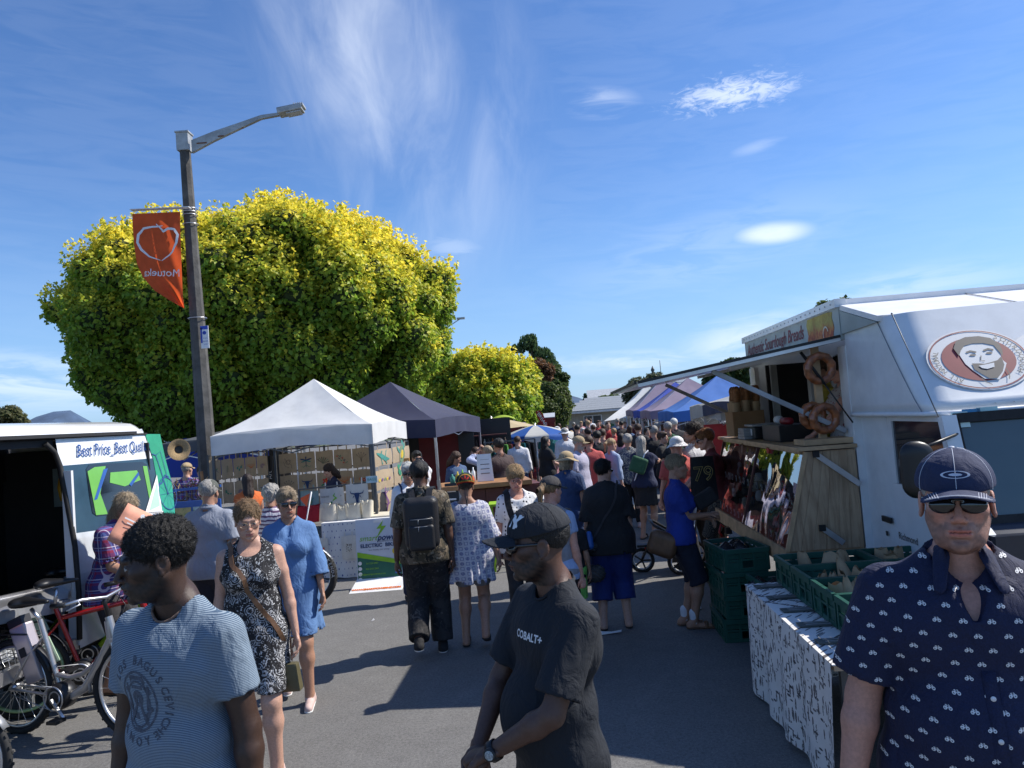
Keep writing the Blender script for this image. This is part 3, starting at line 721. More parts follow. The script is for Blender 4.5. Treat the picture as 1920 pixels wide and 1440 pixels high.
# ------------------------------------------------------------------ lamp post with banner
M_CONC=mat('weathered concrete pole',(.088,.084,.078),.9,var=.3,vscale=5,bump=.5,bscale=30,dirt=.4)
M_ORF=mat('orange banner cloth',(.85,.13,.035),.7,var=.1,vscale=4,transl=.6); M_LAMPG=mat('lamp grey',(.42,.42,.40),.45,.3,var=.2); M_RUST=mat('rust',(.2,.08,.04),.9)
M_PRW=mat('white print',(.78,.78,.78),.6,var=.03); M_PRB=mat('black print',(.015,.015,.018),.6,var=.03)
def lamp_post():
 Y=12.6; bt=P(392,905,Y); top=P(346,268,Y); d=(top-bt)/(top.z-bt.z); base=bt-d*bt.z
 t=empty('street_lamp',(base.x,base.y,0),0,'tall grey concrete lamp post with an orange heart banner','street lamp')
 o=Vector((base.x,base.y,0)); L=lambda p:p-o
 b=MB(); n=8
 def sec(z,w):
  c=d*z; q=[]
  for k in range(8):
   a=2*PI*(k+.5)/8; q.append(Vector((c.x+w*math.cos(a),c.y+w*math.sin(a),z)))
  return q
 zs=[(-.05,.165),(1.5,.150),(3.5,.128),(5.2,.105),(top.z,.085)]; vs=[v for z,w in zs for v in sec(z,w)]
 b.add(vs,[(i*8+k,i*8+(k+1)%8,(i+1)*8+(k+1)%8,(i+1)*8+k) for i in range(4) for k in range(8)]+[tuple(range(32,40))]); b.build('pole',M_CONC,t)
 tc=L(top); b=MB(); b.box((tc.x,tc.y,top.z-.0),(.20,.20,.30)); b.box((tc.x,tc.y,top.z+.16),(.23,.23,.025)); b.build('pole_cap',M_LAMPG,t)
 arm=[L(P(x,y,Y-.05)) for x,y in ((360,264),(400,248),(450,231),(490,217),(525,212))]
 b=MB()
 for i in range(4):
  h0=[.21,.16,.10,.06,.045][i]; h1=[.21,.16,.10,.06,.045][i+1]; a,c=arm[i],arm[i+1]; w=.035
  vs=[a+Vector((0,-w,0)),a+Vector((0,w,0)),a+Vector((0,w,-h0)),a+Vector((0,-w,-h0)),c+Vector((0,-w,0)),c+Vector((0,w,0)),c+Vector((0,w,-h1)),c+Vector((0,-w,-h1))]
  b.add(vs,[(0,1,2,3),(7,6,5,4),(0,4,5,1),(1,5,6,2),(2,6,7,3),(3,7,4,0)])
 ar=b.build('arm',M_LAMPG,t); 
 b=MB()
 for x,y,w in ((378,268,.17),(414,255,.10),(455,240,.04)): q=L(P(x,y,Y-.09)); b.box(q,(w,.004,.02))
 b.build('rust_patch',M_RUST,ar)
 h=L(P(545,207,Y)); b=MB(); rt=Matrix.Rotation(-.13,3,'Y'); b.box(h,(.42,.24,.10),rot=rt); b.box(h+Vector((.14,0,.04)),(.2,.22,.05),rot=rt)
 hd=b.build('lamp_head',M_LAMPG,t,bevel=.02)
 for i in range(5):
  b=MB(); b.box(h+Vector((.08+i*.035,0,.075)),(.01,.2,.03),rot=rt); b.build('cooling_fin',M_LAMPG,hd)
 b=MB(); b.box(h+Vector((.06,0,-.06)),(.24,.18,.02),rot=rt); b.build('lens',mat('lamp lens',(.5,.5,.48),.2),hd)
 Yb=12.38
 def B(px,py,off=0): return L(P(px,py,Yb-off))
 bn=None; b=MB()
 Lf=[(248,401),(249,430),(252,465),(257,495),(268,520),(290,545),(318,563),(345,578)]; Rt=[(338,397),(338,425),(339,455),(340,485),(341,510),(342,535),(343,557),(345.5,578.5)]
 def fn(u,v):
  k=v*7; i=min(int(k),6); f=k-i
  lx=Lf[i][0]*(1-f)+Lf[i+1][0]*f; ly=Lf[i][1]*(1-f)+Lf[i+1][1]*f; rx=Rt[i][0]*(1-f)+Rt[i+1][0]*f; ry=Rt[i][1]*(1-f)+Rt[i+1][1]*f
  w=.05*math.sin(u*7+v*4)*(v*.8+.1)+.02*math.sin(u*15-v*9)
  return L(P(lx*(1-u)+rx*u,ly*(1-u)+ry*u,Yb+w))
 b.grid(fn,16,28); bn=b.build('banner',M_ORF,t,fix=False)
 bv=BVHTree.FromPolygons([v.co for v in bn.data.vertices],[p.vertices[:] for p in bn.data.polygons])
 camo=Vector((0,0,EYE))-o
 def onb(x,y,off=.006):
  q=L(P(x,y,Yb)); h_=bv.ray_cast(q+Vector((0,-1,0)),Vector((0,1,0)))
  return (h_[0] if h_[0] else q)+Vector((0,-off,0))
 b=MB()
 for pts,w in (([(305,423),(296,425),(268,428),(259,440),(258,455),(265,468),(280,481),(303,489)],None),([(293,420),(303,430),(306,434),(315,429),(327,430),(333,440),(331,455),(322,472),(305,490)],None)):
  n_=len(pts); wd=[1.0]+[3.6 if 1<i<n_-2 else 2.4 for i in range(1,n_-1)]+[.8]
  P2=[]
  for i in range(n_-1):
   for k in range(3):
    f=k/3; P2.append((pts[i][0]*(1-f)+pts[i+1][0]*f,pts[i][1]*(1-f)+pts[i+1][1]*f,wd[i]*(1-f)+wd[i+1]*f))
  P2.append((*pts[-1],wd[-1]))
  vs,fs=stroke([(p[0],p[1]) for p in P2],[p[2]*1.2 for p in P2]); b.add([onb(v.x,v.y) for v in vs],fs)
 vs,fs=text_mesh('Motueka',20,mirror=True); b.add([onb(303+v.x*.95,512-v.y*1.0) for v in vs],fs); b.build('banner_print',M_PRW,bn,fix=False)
 b=MB(); b.bar(B(246,394),B(356,389),.11,.012); b.build('banner_rail',M_PRW,t)
 def strap(py,r=.155):
  q=L(P(346+(py-268)*.0745,py,Y)); b=MB(); b.tube([q+Vector((r*math.cos(a),r*math.sin(a),0)) for a in [2*PI*k/12 for k in range(12)]],.007,5,closed=True); b.build('strap',M_ALU,t)
 for py in (392,398,404,421): strap(py,.125)
 strap(597,.15)
 b=MB(); q=L(P(384,632,12.35)); b.box(q,(.13,.012,.37)); sg=b.build('pole_sign',M_PRW,t)
 b=MB(); b.box(q+Vector((0,-.008,.155)),(.128,.004,.055)); b.box(q+Vector((-.05,-.008,.03)),(.025,.004,.25)); b.disc(q+Vector((.0,-.009,.07)),.03,(0,-1,0)); put_text(b,'30 MIN',.022,q+Vector((.01,-.008,-.02)),(1,0,0),(0,0,1)); put_text(b,'PARKING',.022,q+Vector((.01,-.008,-.07)),(1,0,0),(0,0,1)); put_text(b,'ZONE',.022,q+Vector((.01,-.008,-.12)),(1,0,0),(0,0,1)); b.build('sign_print',mat('blue sign print',(.02,.06,.4),.5),sg,fix=False)
lamp_post()
def far_lamp():
 Y=42; a=P(836,612,Y); t=empty('street_lamp',(a.x,Y,0),0,'distant street lamp head poking past the golden elm','street lamp')
 b=MB(); b.tube([(0,0,0),(0,0,a.z)],.08,8); b.build('pole',M_CONC,t)
 q=P(864,597,Y)-Vector((a.x,Y,0)); b=MB(); b.bar((0,0,a.z-.1),q,.05); b.box(q,(.45,.2,.1)); b.build('lamp_head',M_LAMPG,t)
far_lamp()
# ------------------------------------------------------------------ printed bag stall
def linen(name,c): return mat(name,c,.9,var=.08,vscale=7,bump=.25,bscale=150,transl=.15)
M_CAL=linen('calico',(.47,.37,.25)); M_CALW=linen('white calico',(.68,.66,.60)); M_CREAM=linen('cream cotton',(.72,.66,.52)); M_REDB=linen('red cotton',(.45,.02,.03)); M_TEALB=linen('teal cotton',(.30,.42,.38))
INK={k:mat('ink '+k,c,.75,var=.15,vscale=40) for k,c in dict(navy=(.02,.05,.14),green=(.03,.22,.12),teal=(.05,.24,.20),red=(.55,.03,.02),orange=(.6,.18,.04),purple=(.16,.07,.20),brown=(.10,.07,.05),yellow=(.6,.45,.04),sage=(.14,.22,.13),grey=(.14,.13,.13),blue=(.03,.12,.42),lime=(.2,.5,.03)).items()}
def ell(cx,cy,a,b_,ang=0,n=10):
 c,s=math.cos(ang),math.sin(ang); return ploy([(cx+a*math.cos(t)*c-b_*math.sin(t)*s,cy+a*math.cos(t)*s+b_*math.sin(t)*c) for t in [2*PI*k/n for k in range(n)]])
def motif(kind):
 o=[]; A=o.append
 if kind=='dragonfly':
  A(('navy',stroke([(.0,.08),(.0,-.09)],[.018,.006])))
  for s_ in (-1,1): A(('navy',ell(.05*s_,.045,.055,.013,.25*s_))); A(('teal',ell(.045*s_,.012,.045,.011,-.3*s_)))
  A(('navy',ell(0,.085,.014,.012)))
  for s_ in (-1,1): A(('green',stroke([(0,-.05),(.05*s_,-.09),(.08*s_,-.07)],.007)))
 elif kind=='swallow':
  A(('navy',ell(-.01,0,.06,.012,-.5))); A(('green',ell(.02,.01,.055,.014,.6))); A(('navy',stroke([(.03,-.03),(.09,-.07)],[.014,.004])))
 elif kind=='tree':
  for i in range(6): A(('sage',stroke([(.0,.09-i*.03),(-.02-i*.008,.065-i*.03)],.006))); A(('sage',stroke([(.0,.09-i*.03),(.02+i*.008,.065-i*.03)],.006)))
  A(('brown',stroke([(0,.1),(0,-.1)],.006)))
 elif kind=='pears':
  for x,y in ((-.05,.0),(.05,.02),(0,-.05)): A(('teal',ell(x,y,.024,.034))); A(('green',ell(x+.02,y+.045,.02,.009,.6)))
 elif kind=='coral':
  for a in range(-3,4): A(('orange',stroke([(0,-.02),(.03*a,.03),(.035*a,.08)],.008)))
  A(('red',stroke([(-.05,-.03),(.05,-.03)],.01)))
 elif kind=='shell':
  for r in (.02,.04,.06): A(('purple',ring(r-.004,r+.004,12,0,0,0,PI*1.6)))
 elif kind=='deer':
  A(('grey',stroke([(-.05,.09),(-.02,.05),(.0,.0),(.06,-.02),(.07,-.09)],.007))); A(('grey',stroke([(-.07,.03),(-.04,-.05),(.03,-.08)],.006))); A(('brown',ring(.035,.041,14,.01,.02))); A(('grey',stroke([(.02,.07),(.06,.05),(.03,.02)],.006)))
 elif kind=='fan':
  for a in range(7): t=.3+a*.35; A(('sage' if a%2 else 'brown',stroke([(-.03,-.05),(-.03+.12*math.cos(t),-.05+.12*math.sin(t))],[.004,.014])))
 elif kind=='branch':
  A(('brown',stroke([(-.09,.08),(-.02,.03),(.05,-.08)],.006)))
  for i in range(8): f=i/7; A((('red','green','navy')[i%3],ell(-.08+.13*f+(.02 if i%2 else -.02),.07-.14*f+(.012 if i%2 else -.012),.018,.008,.8 if i%2 else -.6)))
 elif kind=='twig':
  for a in range(5): t=.4+a*.55; A(('brown',stroke([(0,-.08),(.02*math.cos(t),0),(.09*math.cos(t),.02+.07*math.sin(t))],.004))); A(('grey',ell(.09*math.cos(t),.02+.07*math.sin(t),.009,.009)))
 elif kind=='skull':
  c='navy'
  A((c,ploy([(-.03,.06),(.03,.06),(.035,.03),(.02,-.03),(.014,-.09),(-.014,-.09),(-.02,-.03),(-.035,.03)])))
  for s_ in (-1,1): A((c,stroke([(.03*s_,.045),(.08*s_,.055),(.095*s_,.09)],[.02,.014,.004]))); A((c,stroke([(.04*s_,.02),(.06*s_,-.01)],[.012,.004])))
 elif kind=='hibiscus':
  for a in range(5): t=a*2*PI/5; A(('red',ell(.032*math.cos(t),.03+.032*math.sin(t),.03,.018,t)))
  A(('yellow',ell(0,.03,.012,.012))); A(('green',ell(-.05,-.03,.04,.014,.5))); A(('green',ell(.05,-.035,.04,.014,-.5)))
 elif kind=='swirl':
  for i,(x,y) in enumerate(((-.03,.02),(.03,.0),(0,-.05))): A((('orange','red','teal')[i],ring(.016,.03,12,x,y)))
 elif kind=='turtle':
  A(('sage',ell(0,0,.045,.058,-.5,14))); A(('yellow',ell(0,0,.02,.03,-.5)))
  for dx,dy,a in ((.05,.05,.8),(-.055,.03,2.3),(.05,-.05,-.7),(-.03,-.07,-2.2)): A(('teal',ell(dx,dy,.03,.011,a)))
  A(('teal',ell(.03,.075,.014,.018)))
 elif kind=='gecko':
  A(('teal',stroke([(-.1,.03),(-.03,.01),(.03,-.01),(.1,-.015)],[.006,.03,.03,.004])))
  for x,s_ in ((-.04,1),(-.04,-1),(.03,1),(.03,-1)): A(('teal',stroke([(x,0),(x+.02,.035*s_),(x+.03,.04*s_)],.009)))
 elif kind=='lizard':
  A(('purple',stroke([(.02,.1),(-.01,.05),(.03,0),(.0,-.06),(-.05,-.07)],[.008,.026,.024,.018,.003])))
  for x,y,s_ in ((0,.05,1),(0,.05,-1),(.02,-.02,1),(.02,-.02,-1)): A(('purple',stroke([(x,y),(x+.045*s_,y+.015)],.008)))
  for i in range(5): A(('grey',ell(-.02+.02*i,-.09,.008,.006)))
 elif kind=='leaves':
  for x,y in ((-.06,.02),(-.02,-.02),(.05,-.03)): A(('green' if x<0 else 'teal',ell(x,y,.028,.02,x*8)))
  A(('green',ell(-.07,.06,.02,.02)))
 elif kind=='ducks':
  for i in range(5): A((('yellow','purple','sage')[i%3],ell(-.08+.04*i,0,.014,.009,.3)))
 elif kind=='fruit':
  A(('orange',stroke([(-.1,-.06),(-.03,.0),(.05,.03)],[.02,.05,.03]))); A(('yellow',ell(.06,-.02,.035,.06,-.5))); A(('lime',ell(.08,.04,.02,.03))); A(('red',ell(-.03,-.01,.05,.014,.5)))
 elif kind=='map':
  A(('lime',stroke([(.045,.085),(.02,.05),(.055,.02),(.01,-.01)],[.004,.016,.03,.012]))); A(('green',stroke([(.0,-.02),(-.02,-.06),(-.045,-.09)],[.018,.026,.008])))
 elif kind=='dots':
  rs=random.Random(5)
  for i in range(26): A(('brown',ell(rs.uniform(-.05,.05),rs.uniform(-.08,.07),.009,.007,rs.random()*3,6)))
 elif kind=='parrot':
  A(('blue',ell(-.03,.04,.03,.05))); A(('yellow',ell(.03,-.04,.035,.04))); A(('red',ell(.05,.02,.02,.03)))
 return o
def tote(c,xd,w,h,kind,label,cl=None,group='printed tote bags on the stall racks',strap=.09,bulge=.012,text=None,up=(0,0,1)):
 c=Vector(c); xd=Vector(xd).normalized(); up=Vector(up).normalized(); n=xd.cross(up)
 t=empty('tote_bag',c,0,label,'tote bag',group); sd_=hash(kind)%7 if False else len(kind)
 def fn(u,v): return xd*((u-.5)*w*(1+.03*math.sin(v*3)))+up*((.5-v)*h+.006*math.sin(u*6+sd_))+n*(bulge*math.sin(PI*u)*math.sin(PI*v)+.004*math.sin(u*13+v*5+sd_))
 b=MB(); b.grid(fn,8,8); b.grid(lambda u,v:fn(1-u,v)-n*(.006+2*bulge*math.sin(PI*u)*math.sin(PI*v)),8,8); b.build('bag_body',cl or M_CAL,t,fix=False)
 for dx in (-.25,.25) if strap else ():
  b=MB(); b.bar(xd*(dx*w-.0)+up*(h*.5-.02)+n*.004,xd*(dx*w)+up*(h*.5+strap)+n*.002,.018,.003,up=n); b.build('handle',cl or M_CAL,t)
 b=MB(); inks=[]
 for ink,(vs,fs) in motif(kind):
  if ink not in inks: inks.append(ink)
  s_=w/.30; b.add([xd*v.x*s_+up*v.y*s_+n*(bulge*math.cos(PI*v.x*s_/w)*math.cos(PI*v.y*s_/h)+.007) for v in vs],fs,inks.index(ink))
 if text:
  if 'brown' not in inks: inks.append('brown')
  for i,(tx,dx,dy,sz) in enumerate(text): put_text(b,tx,sz,xd*dx+up*dy+n*(bulge*.6+.008),xd,up,mi=inks.index('brown'),off=0)
 b.build('bag_print',[INK[i] for i in inks],t,fix=False); return t
def rack(a,b_,zs,label,z1=2.0):
 a=Vector(a);b_=Vector(b_); t=empty('display_rack',(a.x,a.y,0),0,label,'rack'); d=(b_-a); d.z=0
 for z in zs:
  b=MB(); b.bar((0,0,z),(d.x,d.y,z),.022); b.build('rail',M_DKL,t)
 for k in range(3):
  b=MB(); b.bar((d.x*k/2,d.y*k/2,0),(d.x*k/2,d.y*k/2,z1),.03); b.build('post',M_DKL,t)
 return t
def wall_of_bags(x0,x1,Y0,Y1,ys,kinds,desc,hh=None):
 n=len(kinds[0]); a=P(x0,ys[0][0],Y0); e=P(x1,ys[0][0],Y1); d=(e-a); d.z=0; L=d.length; xd=d.normalized(); w=L/n
 zs=[]
 for r,(yt,yb) in enumerate(ys):
  zt=P(x0,yt,Y0).z; zb=P(x0,yb,Y0).z; h=zt-zb; zs.append(zt+.075)
  for i,kd in enumerate(kinds[r]):
   if not kd: continue
   c=Vector((a.x,a.y,(zt+zb)/2))+xd*(w*(i+.5))
   tote(c,xd,w*.93,h,kd,'bag with %s, %s'%(KN[kd],desc%(('top','second','third','lowest')[r],('first','second','third','fourth','fifth')[i])),cl=None if kd!='fruit' else M_CALW)
 nn=Vector((-xd.y,xd.x,0))
 rack(a+nn*.03,e+nn*.03,zs,'dark metal bag rack '+desc.split(', ')[-1],zs[0]+.02)
KN=dict(dragonfly='a blue dragonfly',swallow='a small blue green bird',tree='a slim tree',pears='teal pears',coral='orange coral',shell='a purple shell',deer='a grey line drawing',fan='a fan of feathers',branch='a colourful leafy branch',twig='thin seed twigs',skull='a dark cattle skull',hibiscus='a red hibiscus flower',swirl='orange and red swirls',turtle='a green turtle',gecko='a teal gecko',lizard='a purple lizard',leaves='green round leaves',ducks='a row of ducks',fruit='bright fruit',map='a green island map',dots='brown leopard spots',parrot='a bright parrot')
wall_of_bags(521,694,13.3,13.4,((852,889),(893,932),(936,972)),(('deer','dragonfly','fan','branch','twig'),('twig','skull','hibiscus','coral','swirl'),('shell','tree','leaves','pears','ducks')),'%s row, %s from left, middle rack')
wall_of_bags(697,768,11.75,13.4,((845,877),(885,922),(928,968),(972,1000)),(('gecko','turtle'),('ducks','leaves'),('lizard','shell'),('fruit','swirl')),'%s row, %s bag, right hand rack')
wall_of_bags(391,502,12.4,12.9,((864,902),(908,948)),(('swallow','tree','pears','coral','shell'),('dots','leaves','shell','tree','dragonfly')),'%s row, %s bag, left rack')
XR=SN
tote(P(623,937,11.45),XR,.36,.35,'map','white tote bag with green island map and lettering hanging at the stall front',M_CALW,'tote bags hanging at the stall front',text=[('MAKING',-.10,.05,.032),('&',.14,.055,.03),('SMALL',-.11,-.08,.03),('SQUARE',.07,-.075,.03),('KEEP SIMPLE',.02,-.115,.024)])
tote(P(670,932,11.4),XR,.33,.40,'skull','white tote bag with large blue cattle skull hanging at the stall front',M_CALW,'tote bags hanging at the stall front')
tote(P(581,942,11.5),XR,.28,.35,'turtle','teal tinted tote bag with sea pattern hanging at the stall front',M_TEALB,'tote bags hanging at the stall front')
def front_rail():
 a=P(560,918,11.5); c=P(703,903,11.38); t=empty('hanging_rail',(a.x,a.y,0),0,'thin rail across the gazebo front holding white bags','rail'); b=MB(); b.bar((0,0,a.z),c-Vector((a.x,a.y,0)),.02); b.build('rail_bar',M_DKL,t)
 for k in (0,1): b=MB(); q=Vector((0,0,a.z)).lerp(c-Vector((a.x,a.y,0)),k); b.bar((q.x,q.y,0),q,.025); b.build('post',M_DKL,t)
front_rail()
def dots_c(N):
 co=N.coord('Object'); x,y,z=N.xyz(co); u=x*15+y*15; v=z*11; r=(v.floor()*.5).fract(); fx=(u+r).fract()-.5; fz=v.fract()-.5
 ln=(u*2.1+v*1.3).sin()*.04+.13
 k=((fx*fx*2.4+fz*fz).sqrt()).lt(ln); return N.mix(k,(.66,.66,.66),(.03,.06,.25))
M_DOT=mat('blue dashed cloth',rough=.85,fn=dots_c,var=.06)
def cloth_table(A,L,Dp,h,cm,label,clabel,cat='tablecloth',rz=-ST,drop=None,seed=0,legs=True,wave=.02,th=.03,open_end=False):
 t=empty('trestle_table',A,rz,label,'table'); b=MB(); b.box((L/2,Dp/2,h-th/2),(L,Dp,th)); b.build('table_top',M_CONC if False else mat('table board',(.4,.3,.2),.7),t)
 for x in (.12,L-.12):
  for y in (.08,Dp-.08): b=MB(); b.bar((x,y,0),(x,y,h-th),.035); b.build('leg',M_DKL,t)
 c=empty('tablecloth',A,rz,clabel,'tablecloth'); drop=drop or h-.03
 def rim(s_):
  per=2*(L+Dp); q=(s_%1)*per; e=.012
  if q<L: return Vector((q,-e,0)),Vector((0,-1,0))
  q-=L
  if q<Dp: return Vector((L+e,q,0)),Vector((1,0,0))
  q-=Dp
  if q<L: return Vector((L-q,Dp+e,0)),Vector((0,1,0))
  return Vector((-e,Dp-(q-L),0)),Vector((-1,0,0))
 b=MB(); b.box((L/2,Dp/2,h+.004),(L+.024,Dp+.024,.006)); n=220
 def fn(u,v):
  p,nn=rim(u); w=wave*(math.sin(u*95+seed)+.6*math.sin(u*37+1+seed))*v**.8+wave*1.1*v
  return p+nn*w+Vector((0,0,h+.004-v*drop-(.03*math.sin(u*11+seed)*v)))
 if open_end: per=2*(L+Dp); u0=(2*L+Dp)/per; b.grid(lambda u,v:fn(u*u0,v),n,6)
 else: b.grid(fn,n,6)
 b.build('cloth',cm,c,fix=False); return t
a=G(600,1074); e=G(742,1066); cloth_table((P(603,1005,11.0).x,11.05,0),1.28,.65,.80,M_DOT,'trestle table under the blue dashed cloth','white cloth with blue dashes over the bag stall table')
def sack(c,w,h,d,m_,label,seed=0,group=None,fold=True):
 rs=random.Random(seed); t=empty('cloth_bag',c,rs.uniform(-.3,.3),label,'bag',group)
 b=MB(); q=[rs.uniform(-.02,.02) for _ in range(16)]
 def fn(u,v):
  a=2*PI*u; k=(abs(math.cos(a))**4+abs(math.sin(a))**4)**-.25; kk=1+.10*math.sin(v*3+seed)+q[int(u*15.99)%16]
  return Vector((w/2*k*math.cos(a)*kk,d/2*k*math.sin(a)*kk*(1-.35*v*v),h*v+.012*math.sin(a*3+seed)*v))
 b.grid(fn,20,7); b.add([fn(i/20,0) for i in range(20)],[tuple(range(20))]); b.build('bag_body',m_,t,fix=False)
 for s_ in (-1,1):
  b=MB(); b.tube([(s_*w*.2,-d*.28,h*.93),(s_*w*.24,-d*.42,h*1.05),(s_*w*.14,-d*.6,h*.8)],.008,5); b.build('handle',m_,t)
 return t
for i,(px,py,w,h,m_,lab) in enumerate(((583,1003,.32,.24,M_REDB,'red cotton bag standing on the bag stall table'),(620,1001,.27,.25,M_CREAM,'large cream cotton bag beside the red one'),(643,998,.15,.2,M_CREAM,'narrow cream cotton bag between two larger ones'),(666,998,.25,.22,M_CREAM,'wide cream cotton bag near the gazebo leg'),(692,996,.17,.25,M_CREAM,'tall cream cotton bag touching the gazebo leg'))):
 q=P(px,py,11.3); q.z=.81; sack(q,w,h,.18,m_,lab,i,'cotton bags on the stall table')
tote(P(604,1030,10.98),XR,.18,.32,'parrot','white bag with bright parrot hung on the table front',M_CALW,'bags hung on the table front',strap=.06)
tote(P(655,1026,10.98),XR,.22,.33,'dots','white bag with leopard spots hung on the table front',M_CALW,'bags hung on the table front',strap=.06)
q=P(722,1001,11.35); q.z=.83; b=MB(); b.poly([q+Vector((-.22,-.12,0)),q+Vector((.2,-.15,0)),q+Vector((.24,.15,.02)),q+Vector((-.2,.15,.03))],.02); tag(b.build('folded_cloth',M_CREAM),'folded pale cloth lying at the right end of the bag table','cloth')
b=MB(); q=P(697,899,11.33); b.box(q,(.17,.012,.10)); o=b.build('price_sign',mat('pale blue card',(.35,.5,.55),.6)); tag(o,'small pale blue card reading BAGS on the gazebo leg','sign')
b=MB(); put_text(b,'BAGS',.055,q+Vector((0,-.007,0)),(1,0,0),(0,0,1)); b.build('sign_print',INK['teal'],o,fix=False)
b=MB(); q=P(507,893,13.0); b.box((q.x,q.y,q.z-.3),(.13,.03,1.3)); o=b.build('pull_up_banner',M_BLK); tag(o,'narrow black banner between the left and middle bag racks','banner')
b=MB(); put_text(b,'Art',.10,q+Vector((0,-.017,.02)),(0,0,1),(-1,0,0)); b.build('banner_print',M_PRW,o,fix=False)
# ------------------------------------------------------------------ sandwich board
def lg(c0,c1,z0,z1):
 def f(N):
  x,y,z=N.xyz(N.coord('Object')); return N.mix(z.step(z0,z1),c0,c1)
 return f
def sandwich():
 bl=G(671,1103); br=G(757,1096); xd=(br-bl); W=xd.length; xd.normalize(); t=empty('sandwich_board',bl,math.atan2(xd.y,xd.x),'standing advertising board for electric bikes on a white foot','sign')
 H=.86; tl=rad(8); up=Vector((0,math.sin(tl),math.cos(tl))); X=Vector((1,0,0)); O=Vector((0,0,.04))
 M_SBW=mat('board pale face',(.62,.66,.72),.45,var=.04); M_SBG=mat('board dark green',(.02,.13,.085),.45); M_SBL=mat('board lime',(.25,.52,.02),.45); M_SBT=mat('board navy text',(.02,.05,.14),.5)
 b=MB(); b.poly([O,O+X*W,O+X*W+up*H,O+up*H],.03,nrm=(0,-math.cos(tl),math.sin(tl))); bd=b.build('board',M_SBW,t,bevel=.004)
 n=X.cross(up)
 def pp(x,y,k=1): return O+X*x*W+up*y*H+n*.003*k
 b=MB(); b.poly([pp(.02,.01),pp(.98,.01),pp(.98,.30),pp(.02,.42)]); b.build('lower_panel',M_SBG,bd,fix=False)
 b=MB(); b.poly([pp(.02,.42,1.5),pp(.98,.27,1.5),pp(.98,.335,1.5),pp(.02,.50,1.5)]); b.add([pp(x,y,1.6) for x,y in ((.62,.97),(.46,.84),(.56,.84),(.44,.68),(.68,.88),(.57,.88))],[(0,1,2,5),(2,3,4,5)]); put_text(b,'smart',.105,pp(.27,.70),X,up,shear=.3); 
 for i,s_ in enumerate(('03 528 0987','022 643 2841','info@smartpowernz.co.nz','smartpowernz')): put_text(b,s_,.032,pp(.34-.0*i,.315-.082*i),X,up,off=.004)
 b.build('lime_print',M_SBL,bd,fix=False)
 b=MB(); put_text(b,'power',.105,pp(.70,.70),X,up,shear=.3,bold=.003); put_text(b,'TECHNOLOGIES',.034,pp(.68,.645),X,up); put_text(b,'ELECTRIC  BIKES',.068,pp(.50,.585),X,up,bold=.002); b.build('navy_print',M_SBT,bd,fix=False)
 b=MB(); put_text(b,'Save money, save energy',.028,pp(.5,.52),X,up); b.build('grey_print',INK['grey'],bd,fix=False)
 b=MB(); b.disc(pp(.86,.48,1.5),.045,n,16); b.build('sun_logo',mat('board yellow',(.8,.6,.02),.5),bd,fix=False)
 b=MB(); b.box(pp(.89,.17)+n*.002,(.07,.004,.07)); b.build('blue_badge',mat('badge blue',(.03,.10,.42),.4),bd)
 b=MB(); put_text(b,'f',.09,pp(.895,.17,2.6),X,up,bold=.003)
 b.build('white_letter',M_PRW,bd,fix=False); b=MB(); b.box(pp(.5,.955)+n*.001,(.12,.003,.03)); b.build('handle_slot',M_PRW,bd)
 for i in range(4): b=MB(); vs,fs=ring(0,.026,14); b.add([pp(.07,.325-.082*i,1.8)+X*v.x+up*v.y for v in vs],fs); b.build('round_icon',M_PRW,bd,fix=False)
 b=MB(); b.add([(-.06,-.30,0),(W+.02,-.30,0),(W,.02,.12),(0,.02,.12),(0,.12,0),(W,.12,0)],[(0,1,2,3),(3,2,5,4),(0,3,4),(1,5,2)]); b.build('foot',mat('white plastic',(.80,.80,.80),.4),t)
 b=MB(); q=Vector((W*.47,-.24,.0225)); u2=Vector((0,.32,.12)).normalized(); put_text(b,'WWW.SMARTPOWERNZ.COM',.052,q,X,u2,off=.005,bold=.003,space=.85); b.build('web_address',mat('orange print',(.75,.16,.01),.5),t,fix=False)
sandwich()
